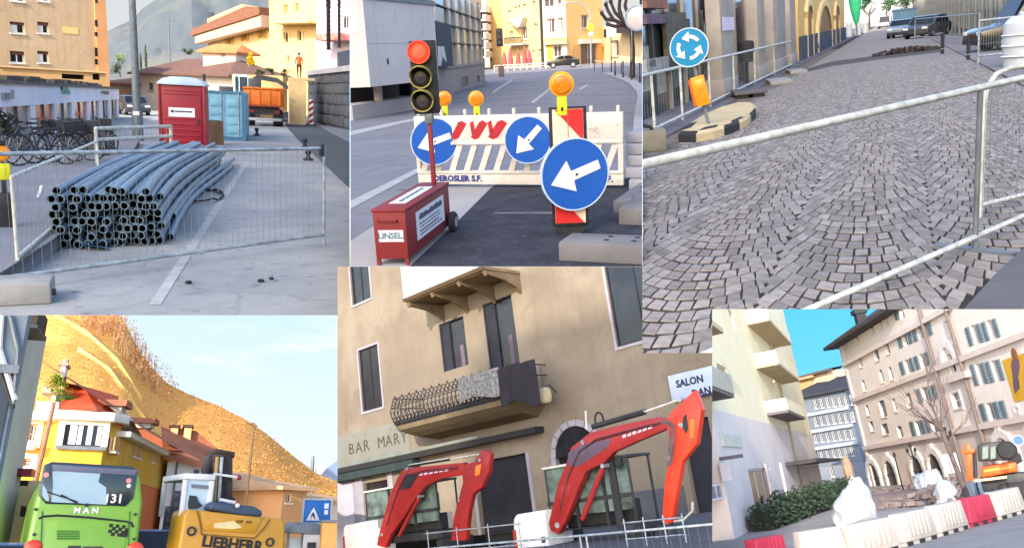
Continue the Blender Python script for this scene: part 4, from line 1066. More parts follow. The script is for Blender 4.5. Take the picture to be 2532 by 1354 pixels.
# --- delineator board
s=P.mpp(pd)
t=thing('delineator','tall red and white delineator board with black border behind the largest blue sign','delineator',pd,face(1412)+.05,rx=0,ry=0)
w=40*s;h=P.zat(1400,264,pd);zb=.075
obj('border',MB().box(-w-.018,w+.018,-.012,.03,zb,h),m_black,t,bev=.012)
m_cream=M('cream_reflective',(228,206,182),(218,196,172),3,.5);m_sred=M('red_reflective',(208,44,46),(194,38,42),3,.5)
obj('face',MB().box(-w+.012,w-.012,-.018,-.0125,zb+.03,h-.02),m_cream,t)
a,b,c,d=-w+.014,w-.014,zb+.032,h-.022
for poly in ([(a+.02,d),(b,d),(b,d-2*w*.95)],[(a,d-2*w*1.3),(b,d-2*w*2.2),(b,d-2*w*3.0),(a,d-2*w*2.1)],[(a,c),(b-.01,c),(a+.01,c+2*w*.95),(a,c+2*w*.95)]):
 obj('red_stripe',MB().prism(poly,-.022,-.0185),m_sred,t)
obj('fold_line',MB().box(-.003,.003,-.024,-.0186,d-.36,d-.02),M('fold_grey',(150,110,90)),t)
obj('foot_socket',MB().prism([(-w,zb-.002),(w,zb-.002),(w*.55,.0),(-w*.55,.0)],-.06,.08),m_black,t)
road_lamp('large amber lamp on top of the delineator board',1388,208,29,pd,44)
# --- concrete feet
p0=G(1381,646);p1=G(1600,657);s=P.mpp(p0)
hh=P.zat(1381,598,p0);rz=dirz(p0,p1)
bk=G(1393,573,hh);dep=(bk-p0).y*.96
t=thing('concrete_block','large concrete foot carrying the delineator in the lower corner','concrete block',p0,rz,'concrete feet')
m_cf=M('concrete_foot_grey',(120,118,120),(100,98,102),2,.9,bump=.4,wear=(104,102,106))
obj('block',MB().box(0,1.4,0,dep,0,hh),m_cf,t,bev=.018)
for x in (.36,.58):
 for y in (dep*.36,dep*.72):obj('hole',MB().cyl((x,y,hh-.01),(x,y,hh+.004),.022,n=10),m_black,t)
t2=thing('concrete_block','stepped concrete foot lying behind the one under the delineator','concrete block',G(1522,577,.0)+Vector((.03,.35,0)),rz,'concrete feet')
obj('block',MB().box(0,1.2,0,1.0,0,hh*1.05),m_cf,t2,bev=.018)
pz=G(1516,528)
t3=thing('concrete_block','concrete foot with three slots beside the right end of the barrier','concrete block',pz,rz,'concrete feet')
hz=P.zat(1516,496,pz)
obj('block',MB().box(0,.8,0,1.15,0,hz),m_cf,t3,bev=.018)
for x,y in ((.17,.2),(.17,.55),(.1,.85)):obj('hole',MB().cyl((x,y,hz-.01),(x,y,hz+.004),.025,n=10),m_black,t3)
for k in range(5):
 pk=G(1551,470)+Vector((R(-.02,.02),.12*k,0));zk=k*.125
 tt=thing('concrete_plate',['bottom plate of the pale stack right of the barrier','second lowest plate of the pale stack right of the barrier','middle plate of the pale stack right of the barrier','second highest plate of the pale stack right of the barrier','topmost plate of the pale stack right of the barrier'][k],'concrete block',(pk.x,pk.y,zk),rz+R(-.06,.06),'stacked concrete plates')
 obj('plate',MB().box(0,.7,0,.7,0,.118),M('pale_plate',(150,150,158),(132,132,140),2,.9,bump=.3),tt,bev=.012)
 # --- signal trailer
m_tr=M('trailer_red',(128,44,48),(116,38,42),1.6,.55,wear=(120,48,48),spot=(112,60,58))
f0,f1=G(934,657),G(1012,657);q=G(1116,594)
s=P.mpp(f0);
zt=P.zat(1003,520,f1);q=P.G(1108,453,zt);sd=(q-f1);sd.z=0;dlen=sd.length;rz=dirz(f1,q)-math.pi/2
xa=Vector((math.cos(rz),math.sin(rz),0));w=(f1-f0).dot(xa)*1.02
t=thing('signal_trailer','dark red battery trailer on wheels with a mast carrying the signal lights','signal trailer',f1-xa*w,rz)
zt=P.zat(1003,520,f1);zb=P.zat(1006,640,f1)
bd=obj('box',MB().box(0,w,0,dlen,zb,zt-.012),m_tr,t,bev=.006)
obj('lid',MB().box(-.008,w+.008,-.008,dlen+.008,zt-.012,zt+.012),m_tr,t,bev=.004)
for x in (.0,w-.03):obj('leg',MB().box(x,x+.03,0,.03,0,zb),m_tr,t)
m_lab=M('white_label',(214,216,224),(202,204,214),4,.5);m_ltx=M('label_print',(50,52,80),(70,72,100),8,.6)
hb=zt-zb
lb=obj('front_label',MB().box(w*.14,w*.9,-.004,-.0005,zb+hb*.36,zb+hb*.60),m_lab,t)
text('lettering','LINSEL.',M('teal_print',(86,120,132),(70,104,118),6,.6),lb,hb*.17,(w*.52,-.0055,zb+hb*.48),ext=.001,bold=.002,sx=1.0)
lb=obj('side_label',MB().box(w+.0005,w+.004,dlen*.2,dlen*.84,zb+hb*.22,zb+hb*.82),m_lab,t)
mk=MB();random.seed(41);yy=dlen*.26
while yy<dlen*.78:
 l_=R(.02,.034);mk.box(w+.0042,w+.0056,yy,yy+l_,zb+hb*.62,zb+hb*R(.7,.76));yy+=l_+.008
for zz,h_ in ((.52,.03),(.45,.025),(.36,.035),(.29,.03)):
 yy=dlen*.26
 while yy<dlen*R(.6,.8):l_=R(.03,.09);mk.box(w+.0042,w+.0052,yy,yy+l_,zb+hb*zz,zb+hb*(zz+h_));yy+=l_+.015
tag(obj('print_lines',mk,m_ltx,lb),kind='stuff')
lb=obj('top_label',MB().box(w*.22,w*.74,dlen*.18,dlen*.8,zt+.0125,zt+.015),m_lab,t)
mk=MB();yy=dlen*.24
while yy<dlen*.74:l_=R(.02,.05);mk.box(w*.42,w*R(.5,.56),yy,yy+l_,zt+.0152,zt+.0162);yy+=l_+.012
tag(obj('print_lines',mk,m_ltx,lb),kind='stuff')
hd=obj('handle',MB().tube([(w*.16,-.002,zb+hb*.83),(w*.16,-.03,zb+hb*.82),(w*.74,-.03,zb+hb*.8),(w*.74,-.002,zb+hb*.8)],.008,6),m_tr,t)
wh=obj('wheel',MB().lathe([(.03,-.03),(.085,-.03),(.1,-.015),(.1,.015),(.085,.03),(.03,.03)],20,Matrix.Translation((w+.05,dlen*.93,.1))@Matrix.Rotation(math.pi/2,4,'Y')),m_black,t,smooth=True)
obj('rim',MB().cyl((w+.015,dlen*.93,.1),(w+.083,dlen*.93,.1),.05,n=12),m_galv,wh)
wh=obj('wheel',MB().lathe([(.03,-.03),(.085,-.03),(.1,-.015),(.1,.015),(.085,.03),(.03,.03)],20,Matrix.Translation((-.05,dlen*.93,.1))@Matrix.Rotation(math.pi/2,4,'Y')),m_black,t,smooth=True)
obj('axle',MB().cyl((-.05,dlen*.93,.1),(w+.05,dlen*.93,.1),.012,n=8).box(w*.4,w*.6,dlen*.9,dlen*.95,.1,zb),m_dark,t)
by=dlen-.12;bx=w*.62
pm=(P.M.inverted()@t.matrix_world)@Vector((bx,by,zt))
ztop=P.zat(1064,286,pm)
obj('mast',MB().box(bx-.02,bx+.02,by-.02,by+.02,zt+.012,ztop),m_tr,t,bev=.004)
obj('mast_joint',MB().box(bx-.035,bx+.035,by-.035,by+.035,ztop-.07,ztop+.02),m_steel,t,bev=.004)
s=P.mpp(pm);c=P.Y(1048,190,pm.y-.02);fz=face(1048)-.12
hd=thing('traffic_light','portable traffic light lit red on top of the red mast','traffic light',c,fz)
obj('housing',MB().box(-30*s,31*s,.0,.12,-87*s,83*s),m_black,hd,bev=.01)
m_dk=M('dark_lens',(62,60,72),(48,46,56),9,.35,spec=.5)
for k,dz in enumerate((57,0,-55)):
 r=27*s
 T=Matrix.Translation((-7*s,-.0,dz*s))
 ln=obj('lens',MB().lathe([(0,-.05),(r*.5,-.045),(r*.86,-.01),(r*.88,0)],24,T,'y'),M('lit_red_lens',(255,70,44),(255,84,58),18,.4,emit=.3)if k==0 else m_dk,hd,smooth=True)
 if k==0:ln['label']='lit red lens'
 vm=M('red_visor',(226,84,60),(210,70,50),6,.5)if k==0 else M('yellow_visor',(160,148,84),(142,130,74),6,.5)
 vis=MB();nn=28;T2=T
 for i in range(nn):
  a0,a1=6.2832*i/nn,6.2832*(i+1)/nn;d0=.05 if k==0 else.05+.12*max(0,math.sin(a0*1.0));d1=.05 if k==0 else.05+.12*max(0,math.sin(a1))
  for rr in (r*.89,r*1.0):
   vis.quad(T2@Vector((rr*math.cos(a0),0,rr*math.sin(a0))),T2@Vector((rr*math.cos(a1),0,rr*math.sin(a1))),T2@Vector((rr*math.cos(a1),-d1,rr*math.sin(a1))),T2@Vector((rr*math.cos(a0),-d0,rr*math.sin(a0))))
  vis.quad(T2@Vector((r*.89*math.cos(a0),-d0,r*.89*math.sin(a0))),T2@Vector((r*.89*math.cos(a1),-d1,r*.89*math.sin(a1))),T2@Vector((r*math.cos(a1),-d1,r*math.sin(a1))),T2@Vector((r*math.cos(a0),-d0,r*math.sin(a0))))
 obj('visor',vis,vm,hd)
 # --- white slab building at the left
p0=G(866,297);dd=hdir(1967,129)
F=building('slab_building','blank pale concrete slab building overhanging a dark base at the left','building',p0-dd*6,p0+dd*20)
s0,s1=F.px(840,150)[0],F.px(1021,150)[0]
z0,z1=F.px(866,216)[1],F.px(866,6)[1]
m_slab=M('pale_slab_concrete',(206,196,198),(192,182,186),.5,.9,c3=(198,192,190),sc3=.25,wear=(180,172,176),streak=.22)
obj('slab',MB().box(s0,s1,-.9,6,z0,z1),m_slab,F.t)
obj('joint',MB().box(F.px(930,100,.9)[0]-.01,F.px(930,100,.9)[0]+.01,-.905,-.895,z0,z1).box(s0,s1,-.905,-.896,(z0+z1)*.5-.01,(z0+z1)*.5+.01),M('joint_grey',(184,176,178),(176,168,170),3,.9),F.t)
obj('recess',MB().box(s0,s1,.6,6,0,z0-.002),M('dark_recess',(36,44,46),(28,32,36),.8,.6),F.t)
a=F.px(937,230)[0];obj('column',MB().cyl((a+.12,.1,0),(a+.12,.1,z0-.002),.14,n=14),m_slab,F.t,smooth=True)
obj('plinth',MB().box(s0,s1,-.25,.55,.0,F.px(866,262,.25)[1]),M('plinth_grey',(176,170,170),(158,152,154),1,.9,bump=.2),F.t)
obj('roof_edge',MB().box(s0,s1,-.95,6,z1+.002,z1+.12),m_steel,F.t)
b=F.px(958,152,.9);obj('wall_fitting',MB().box(b[0]-.03,b[0]+.03,-.93,-.9,b[1]-.08,b[1]+.08),m_dark,F.t)
p1=p0+dd*9
# --- glass building
pa=G(1036,264);pb=G(1200,206)
F=building('glass_building','glazed shop building with a stone base, dark banner and mullions','building',pa,pb)
m_stone=M('warm_stone_base',(164,150,142),(148,134,128),.8,.9,bump=.25,wear=(130,120,114))
zbt=F.px(1130,167)[1];ztop=F.px(1100,-30)[1];L=F.len
ops=[F.rect(1141,190,1158,214),F.rect(1178,187,1187,203)]
s0=F.px(1079,200)[0]
F.wall(s0,L,0,zbt,ops,m_stone,.12,6)
for r in ops:F.window(r,M('brown_frame',(112,96,88),(96,82,76),3,.7),M('brown_pane',(104,90,84),(88,76,72),2,.4),.05,.1,0)
obj('coping',MB().box(s0,L,-.06,.3,zbt+.002,zbt+.1),m_stone,F.t)
cols=[F.px(u,80)[0]for u in (1024,1064,1080,1112,1128,1146,1162,1176,1190)]
rows=[zbt+.11,F.px(1100,105)[1],F.px(1100,60)[1],F.px(1100,18)[1],ztop]
tints=[(58,84,78),(70,78,70),(54,60,66),(120,120,120),(134,132,130),(110,112,114),(146,142,138),(128,126,124)]
for i in range(len(cols)-1):
 for j in range(4):
  c=tints[i];c=tuple(min(255,x+(0,8,18,4)[j]+(i*7+j*13)%11)for x in c)
  zb0=rows[j]if (j or i>1)else 0.0
  obj('pane',MB().box(cols[i]+.03,cols[i+1]-.03,.1,.13,zb0,rows[j+1]),M('tinted_glass_%d%d'%(i,j),c,tuple(max(0,x-30)for x in c),.7,.12,spec=.6),F.t)
mb=MB()
for x in cols:obj('mullion',MB().box(x-.03,x+.03,-.02,.14,0 if x<s0 else zbt+.1,ztop),m_steel if x<s0 else M('pale_mullion',(186,182,176),(170,166,160),3,.5),F.t)
for z in rows[1:4]:obj('transom',MB().box(cols[0],cols[-1],-.012,.135,z-.025,z+.025),m_dark,F.t)
obj('interior',MB().box(cols[0],cols[-1],.14,5,0,ztop),m_glassd,F.t)
r=F.rect(1080,58,1116,166,.3)
bn=obj('banner',MB().box(r[0],r[1],-.34,-.3,r[2],r[3]),M('navy_banner',(58,62,74),(46,48,58),.8,.7),F.t)
r2=F.rect(1083,115,1104,162,.36)
mbx=MB()
mbx.prism([(r2[0],r2[2]),(r2[0]+(r2[1]-r2[0])*.3,r2[2]),(r2[0]+(r2[1]-r2[0])*.5,r2[3]-.4),(r2[0]+(r2[1]-r2[0])*.75,r2[2]+.2),(r2[1],r2[2]+.1),(r2[0]+(r2[1]-r2[0])*.8,r2[3]),(r2[0]+(r2[1]-r2[0])*.1,r2[3])],-.36,-.341);obj('pale_print',mbx,M('pale_print',(210,204,196),(190,184,178),3,.7),bn)
r2=F.rect(1078,20,1094,52,.36);obj('poster',MB().box(r2[0],r2[1],-.34,-.3,r2[2],r2[3]),M('pale_print',(210,204,196)),F.t)
for u,v in ((1060,68),(1072,66),(1063,82),(1070,92),(1066,103)):
 c=F.px(u,v,.05);obj('hanging_lamp',MB().ball((c[0],-.1,c[1]),.06,8,6),m_white,F.t)
 # --- far sunlit houses across the junction
m_by=M('far_yellow_render',(214,188,136),(204,176,122),.2,.9,c3=(216,192,146),sc3=.1)
m_bo=M('far_orange_render',(224,182,120),(214,170,108),.2,.9)
m_bp=M('far_pale_render',(220,212,204),(208,200,194),.2,.9)
m_bfr=M('far_window_frame',(196,186,178),(180,170,164),2,.7);m_bgl=M('far_window_dark',(74,66,72),(96,88,92),.6,.3)
def far_house(name,label,u0,y0,u1,y1,wins,mat,ztop=-40,cat='house',sills=True,base=None):
 pa=P.Y(u0,140,y0);pb=P.Y(u1,140,y1);pa.z=pb.z=0
 F=building(name,label,cat,pa,pb,None);ops=[F.rect(*w)for w in wins]
 zt=F.px((u0+u1)/2,ztop)[1]
 F.wall(0,F.len,0,zt,ops,mat,.3,12)
 for r in ops:F.window(r,m_bfr,m_bgl,.12,.28,1,0,sill=m_bfr if sills else None,curtain=m_bfr if R(0,1)<.4 else None)
 return F
random.seed(21)
F=far_house('house','far yellow house with rows of narrow windows and a small balcony',1246,108,1346,104,[(1257,26,1265,54),(1272,16,1279,46),(1281,13,1288,44),(1293,10,1302,40),(1317,2,1325,32),(1261,77,1269,97),(1290,66,1303,98),(1321,58,1330,90),(1316,125,1323,146),(1332,122,1340,146)],m_by)
r=F.rect(1270,46,1305,60);obj('bay_base',MB().prism([(r[0],r[3]),(r[1],r[3]),(r[1]-.8,r[2]-.4),(r[0]+1.2,r[2]-.4)],-.9,-.01),m_bp,F.t)
r=F.rect(1264,100,1308,112);bl=obj('balcony',MB().box(r[0],r[1],-1.3,-.01,r[2],r[2]+.2),m_bfr,F.t)
rl=MB();n=16
for k in range(n+1):x=r[0]+(r[1]-r[0])*k/n;rl.box(x-.03,x+.03,-1.28,-1.22,r[2]+.2,r[3]+.3)
rl.box(r[0],r[1],-1.3,-1.2,r[3]+.3,r[3]+.4);obj('railing',rl,m_dark,bl)
obj('drainpipe',MB().cyl((F.len-.15,-.2,0),(F.len-.15,-.2,F.px(1344,-40)[1]),.16,n=8),m_dark,F.t)
F=far_house('house','far corner house with a pale window bay and orange side',1346,104,1402,104,[(1353,46,1373,82),(1380,44,1394,79),(1345.5,-4,1371,18),(1378,-8,1398,12),(1369,113,1389,142)],m_bp)
r=F.rect(1353,113,1367,150);obj('yellow_panel',MB().box(r[0],r[1],-.1,-.01,r[2],r[3]),M('bright_yellow_panel',(228,188,70),(214,172,60),1,.7),F.t)
r=F.rect(1346,92,1402,110);obj('cornice',MB().box(r[0],r[1],-.5,-.01,r[2],r[2]+.5).box(r[0],r[1],-.35,-.01,r[3]-.3,r[3]),m_by,F.t)
F=far_house('house','far orange house with a wide arched shop door and a lone window',1402,104,1492,112,[(1437,37,1455,71),(1436,106,1477,160)],m_bo)
r=F.rect(1430,98,1482,108);obj('door_cornice',MB().box(r[0],r[1],-.4,-.01,r[2],r[3]),m_bp,F.t)
r=F.rect(1412,112,1432,146);obj('poster_board',MB().box(r[0],r[1],-.08,-.01,r[2],r[3]),M('orange_poster',(212,164,96),(190,150,110),1.5,.8),F.t)
F=far_house('house','far low cream building with an awning at the right of the junction',1492,112,1600,96,[(1510,100,1530,140)],M('far_cream',(226,206,166),(214,192,150),.3,.9),60)
r=F.rect(1538,60,1600,78);obj('awning',MB().prism([(r[0],r[2]),(r[1],r[2]-.3),(r[1],r[3]),(r[0]+.4,r[3])],-1.6,-.01),m_dark,F.t)
F=far_house('house','far pale house squeezed between the glass building and the yellow house',1196,126,1248,120,[(1203,20,1210,46),(1222,36,1229,64),(1235,34,1246,64),(1204,96,1211,118),(1224,90,1232,112),(1222,-10,1230,12),(1234,-10,1242,12)],M('far_pale_yellow',(228,212,176),(216,198,160),.2,.9))
F=far_house('house','far pink house with stacked balconies next to the glass building',1160,100,1198,112,[(1178,6,1186,26)],M('far_pink',(206,184,168),(192,170,156),.3,.9))
for k in range(6):
 r=F.rect(1172,24+k*22,1196,34+k*22);bl=obj('balcony',MB().box(r[0],r[1],-1.4,-.01,r[2],r[2]+.2),m_bp,F.t);obj('parapet',MB().box(r[0],r[1],-1.5,-1.4,r[2],r[3]+.3),m_bp,bl)
mb=MB();mb.poly([P.Y(u,v,400)for u,v in ((800,400),(1700,400),(1700,-80),(800,-80))]);struct('sky',mb,sky_mat('sky_b',(226,232,236),(244,244,240),None,0,100,.28))
m_par=M('red_parasol',(176,84,88),(158,70,76),2,.8)
for k,u in enumerate((1247,1262,1281,1297,1309)):
 p=P.Y(u,140,92);p.z=0;s=P.mpp(p);h=(46+(k*7)%12)*s
 t=thing('parasol',['closed red parasol at the left end of the row across the junction','second closed red parasol from the left','middle closed red parasol before the yellow house','fourth closed red parasol from the left','closed red parasol at the right end of the row'][k],'parasol',p,0,'closed red parasols')
 obj('pole',MB().cyl((0,0,0),(0,0,h),1.0*s,n=6),m_bfr,t)
 obj('canopy',MB().lathe([(.3*s,h*1.02),(3.5*s,h*.8),(6*s,h*.5),(6.5*s,h*.22),(3*s,h*.2)],9),m_par,t)
 obj('foot',MB().box(-3*s,3*s,-3*s,3*s,0,1.5*s),m_dark,t)
p=P.Y(1222,166,88);p.z=0;q=P.Y(1350,164,90);q.z=0
t=thing('street_railing','pale railing across the junction in front of the red parasols','railing',p,dirz(p,q));Lr=(q-p).length;s=P.mpp(p)
for z in (8,14):obj('rail',MB().cyl((0,0,z*s),(Lr,0,z*s),.9*s,n=6),m_bp,t)
for k in range(9):obj('post',MB().cyl((Lr*k/8,0,0),(Lr*k/8,0,15*s),1.0*s,n=6),m_bp,t)
p=G(1393,168);s=P.mpp(p)
t=simple_car('parked_car','black estate car passing across the far junction',p,face(1393),m_carblk,80*s,34*s,30*s)
p=G(1240,190);s=P.mpp(p)
t=thing('traffic_light','small dark traffic light on a pole by the far left corner','traffic light',p,face(1240))
obj('pole',MB().cyl((0,0,0),(0,0,118*s),1.6*s,n=8),M('pole_yellow',(190,176,110),(120,116,100),.6,.7),t)
obj('housing',MB().box(-8*s,8*s,-4*s,4*s,72*s,114*s),m_dark,t,bev=1.5*s)
for k in range(3):obj('lens',MB().lathe([(0,-5.2*s),(4.4*s,-4.8*s),(5*s,-4*s)],12,Matrix.Translation((0,0,(80+k*13)*s)),'y'),m_dk,t)
obj('cabinet',MB().box(-7*s,7*s,-4*s,4*s,0,26*s),M('brown_cabinet',(106,84,84),(90,70,72),3,.7),t,bev=1*s)
p=G(1462,168);s=P.mpp(p)
t=thing('lamp_post','curved lamp post with a yellow diamond sign at the far junction','lamp post',p,face(1462))
obj('pole',MB().tube([(0,0,0),(0,0,100*s),(-1*s,0,128*s),(-10*s,0,146*s),(-28*s,0,156*s),(-52*s,0,156*s)],[2.2*s,2*s,1.6*s,1.4*s,1.2*s,1.2*s],8),m_galv,t,smooth=True)
obj('lamp_head',MB().box(-68*s,-50*s,-3*s,3*s,153*s,158*s),m_galv,t,bev=1*s)
obj('yellow_sign',MB().prism([(-9*s,94*s),(1*s,84*s),(9*s,96*s),(0,107*s)],-3.5*s,-2.2*s),M('sign_yellow',(226,200,50),(212,184,44),3,.5),t)
obj('white_plate',MB().box(-5*s,6*s,-3.4*s,-2.2*s,77*s,84*s),m_white,t)
BLB=['leftmost black bollard along the right kerb','second black bollard from the left along the right kerb','third black bollard along the right kerb','rightmost black bollard at the picture edge of the kerb']
for k,(u,vb,vt)in enumerate(((1521,187,151),(1541,192,151),(1562,198,152),(1582,205,155))):
 p=G(u,vb,.12);s=P.mpp(p);h=P.zat(u,vt,p)-.12
 t=thing('bollard',BLB[k],'bollard',p,0,'black bollards on the right pavement')
 obj('shaft',MB().lathe([(0,0),(2.4*s,0),(2.4*s,h*.25),(1.5*s,h*.3),(1.5*s,h*.85),(2.2*s,h*.9),(1.6*s,h),(0,h)],10),m_dark,t,smooth=True)
p=G(1470,176,0);q=G(1600,190,0)
t=thing('street_railing','thin pale railing behind the black bollards','railing',p,dirz(p,q));Lr=(q-p).xy.length;s=P.mpp(p)
obj('rail',MB().cyl((0,0,24*s),(Lr,0,22*s),1.0*s,n=6),m_bp,t)
for k in range(6):obj('post',MB().cyl((Lr*k/5,0,0),(Lr*k/5,0,23*s),1.1*s,n=6),m_dark,t)
p=G(1566,196);p.y+=2;s=P.mpp(p)
t=thing('pollarded_tree','leafless pollarded tree with knobbly limbs above the right kerb','tree',p)
mb=MB();H0=150*s
mb.tube([(0,0,0),(2*s,0,70*s),(-2*s,0,118*s)],[7*s,5.5*s,5*s],8)
obj('trunk',mb,M('dark_bark',(70,60,60),(52,44,46),5,.95,bump=.5),t)
cr=MB()
for pts in ([(-2,118),(-22,128),(-44,140),(-56,160),(-62,176)],[(-2,118),(-24,140),(-40,156),(-50,182)],[(-2,118),(-8,146),(-16,170),(-10,196)],[(-2,118),(14,136),(24,160),(22,190)],[(-44,140),(-62,142),(-72,156)],[(-24,140),(-30,164),(-28,188)],[(-22,128),(-40,124),(-58,130)]):
 cr.tube([(x*s,R(-6,6)*s,z*s)for x,z in pts],[(5.5-2.6*i/len(pts))*s for i in range(len(pts))],7)
 x,z=pts[-1];cr.ball((x*s,0,z*s),5.5*s,7,5)
 for _ in range(5):cr.cyl((x*s,0,z*s),((x+R(-10,10))*s,R(-8,8)*s,(z+R(4,16))*s),.8*s,.4*s,4)
obj('limbs',cr,M('dark_bark',(70,60,60)),t,smooth=True)
p=G(1563,200);s=P.mpp(p)
t=thing('traffic_mirror','round traffic mirror on a thin pole at the right edge','traffic mirror',p,face(1563)-.2)
obj('pole',MB().cyl((0,0,0),(0,0,150*s),1.2*s,n=6),m_galv,t)
z=148*s
obj('mirror_face',MB().lathe([(0,-4*s),(20*s,-3*s),(28*s,0)],24,Matrix.Translation((14*s,0,z)),'y'),M('mirror_face',(180,186,198),(226,196,176),.25,.15,spec=.6),t,smooth=True)
obj('rim',MB().lathe([(27*s,-3*s),(31*s,-2*s),(31*s,2*s),(27*s,2*s)],24,Matrix.Translation((14*s,0,z)),'y'),M('mirror_rim',(150,166,190),(130,146,172),3,.5),t)
p=G(1512,176);s=P.mpp(p);z=P.zat(1512,76,p)
t=thing('notice_board','small white notice board on a post below the pollarded limbs','notice board',p,face(1512))
obj('post',MB().cyl((0,0,0),(0,0,z),1.2*s,n=6),m_dark,t);obj('board',MB().box(-11*s,13*s,-1.5*s,1.5*s,z-15*s,z+17*s),m_white,t);obj('frame',MB().box(-18*s,-11*s,-1.6*s,1.6*s,z-16*s,z+4*s),m_dark,t)
# ================================================================== street C: fan cobbles behind a barrier
use(PANELS['C'])
G=P.G
m_stone_c=M('porphyry_cobble',(141,133,128),(114,108,105),9,.8,bump=.55,bsc=60,rnd=.27,wear=(172,164,154),spec=.35)
m_mort=M('cobble_joint',(58,54,53),(42,39,38),6,.95,bump=.6,bsc=40)
m_casph=M('patch_asphalt',(96,94,98),(80,78,84),1.2,.92,bump=.4,bsc=24,wear=(112,108,112))
m_cpav=M('shop_pavement',(100,99,108),(86,85,96),.7,.9,bump=.2,wear=(116,114,120))
mb=MB();mb.poly([(-90,2.5,-.006),(90,2.5,-.006),(200,400,-.006),(-200,400,-.006)])
road=struct('cobbled_street',mb,m_mort)
struct('asphalt_patch',gpoly([(2372,776),(2460,678),(2540,604),(2560,776)],.012),m_casph)
xL=G(1690,356).x;xR=G(2440,168).x
c1,c2=G(1870,764).x,G(2340,740).x;W=c2-c1
random.seed(31)
stones=[]
STR,DA,NS=2.3,.096,11
HALF=math.radians(41);RR=W/(2*math.sin(HALF))
def edge_ok(q):
 u,v=P.px(q)
 if u<1560 or u>2560 or v>900:return False
 if v>560 and u>2360 and (u-2372)*(604-776)-(v-776)*(2540-2372)<0:return False
 if q.y>34:return False
 return xL+R(-.1,.1)<q.x<xR
k0=int((xL-c1)/W)-2;k1=int((xR-c1)/W)+2
for k in range(k0,k1):
 xc=c1+(k+.5)*W
 for j in range(4,158):
  xc=c1+(k+.5)*W+.06*mnoise.noise(Vector((3.1,j*.09,0)))
  n=NS+random.choice((0,0,1));off=(.5 if j%2 else 0.0)+R(-.12,.12)
  es=[-1.0]+[min(1,max(-1,-1+2*(i+off+R(-.07,.07))/n))for i in range(0 if off>.1 else 1,n)]+[1.0]
  for i in range(len(es)-1):
   t0,t1=es[i]*HALF,es[i+1]*HALF;tm=(t0+t1)/2
   if t1-t0<.05:continue
   f=lambda t,r:(xc+r*math.sin(t),2.4+(j*DA-RR*math.cos(t)+(RR-r)*math.cos(t)*1.0)*STR+RR*STR)
   q=Vector(f(tm,RR)+(0,))
   if not edge_ok(q):continue
   g=(.0042+R(0,.003))/RR;hh=DA*.5-.0085-R(0,.003)
   j4=lambda:R(-.005,.005)
   pts=[]
   for (t,dr)in ((t0+g,hh),(t1-g,hh),(t1-g,-hh),(t0+g,-hh)):
    x=xc+(RR+dr*.8)*math.sin(t);y=2.4+(j*DA+RR-RR*math.cos(t)-dr)*STR
    pts.append((x+j4(),y+j4()*2.2))
   stones.append((q,pts))
stones.sort(key=lambda s:s[0].y)
def stone_geo(mb,pts,c):
 z=.006+R(-.002,.002);tz=[z+R(-.0012,.0012)for _ in range(4)]
 vs=[]
 for (x,y)in pts:vs.append((x-c.x,y-c.y,-.004))
 for i,(x,y)in enumerate(pts):vs.append((x-c.x,y-c.y,tz[i]*.5))
 for i,(x,y)in enumerate(pts):vs.append(((x-c.x)*.86,(y-c.y)*.9,tz[i]))
 mb.add(vs,[(0,1,5,4),(1,2,6,5),(2,3,7,6),(3,0,4,7),(4,5,9,8),(5,6,10,9),(6,7,11,10),(7,4,8,11),(8,9,10,11)])
for q,pts in stones[:300]:
 mb=MB();stone_geo(mb,pts,q);obj('cobblestone',mb,m_stone_c,road,q,smooth=True)
mb=MB();o0=Vector((0,0,0))
for q,pts in stones[300:]:
 b=MB();stone_geo(b,pts,q);mb.add([v+q for v in b.v],b.f)
tag(obj('cobblestones',mb,m_stone_c,road,smooth=True),kind='stuff')
mb=MB();mb.poly([(xL,33.8,.006),(xR,33.8,.006),(xR,300,.006),(xL,300,.006)])
struct('far_paving',mb,M('far_cobble',(138,131,128),(110,104,102),7,.85,bump=.7,bsc=12,wear=(140,136,138)))
mb=MB();mb.poly([Vector((xL-14,3,.02)),Vector((xL-.55,3,.02)),Vector((xL-.55,200,.02)),Vector((xL-14,200,.02))]);struct('pavement',mb,m_cpav)
mb=MB();mb.poly([Vector((xL-.56,3,.002)),Vector((xL+.12,3,.002)),Vector((xL+.12,60,.002)),Vector((xL-.56,60,.002))]);struct('torn_up_strip',mb,M('torn_up_ground',(112,104,98),(84,78,74),3,.95,bump=1.0,bsc=9,wear=(140,132,126)))
mb=MB();mb.poly([Vector((xR,8,.03)),Vector((xR+20,8,.03)),Vector((xR+20,200,.03)),Vector((xR,200,.03))]);struct('right_pavement',mb,M('right_pavement_grey',(128,122,124),(110,106,110),.8,.9,bump=.3,wear=(140,134,134)))
struct('trench',gpoly([(1975,176),(2058,152),(2165,138),(2328,116),(2328,128),(2165,148),(2060,163),(1985,180)],.014),M('trench_fill',(84,78,78),(64,60,62),2,.95,bump=.8,bsc=6))
random.seed(8);mb=MB()
pa,pb=G(2160,142),G(2326,122);s=P.mpp(pa)
for _ in range(330):
 f=R(0,1)**.9;q=pa.lerp(pb,f);hh=15*s*math.sin(math.pi*min(1,f*.8+.12))*R(0,1)**1.6;r=R(1.4,3.4)*s
 T=Matrix.Translation((q.x-pa.x+R(-3,3)*s,q.y-pa.y+R(-8,26)*s,hh))@Matrix.Rotation(R(0,3),4,'Z')@Matrix.Rotation(R(-.6,.6),4,'X')
 mb.box(-r,r,-r,r,-r*.5,r*.8,T)
one('stone_heap',mb,M('heap_stone',(74,66,66),(52,46,48),1.2,.95,rnd=.25),'long heap of dark lifted cobbles along the trench across the street','stone heap',pa,kind='stuff')
mb=MB();p=G(1817,247);s=P.mpp(p)
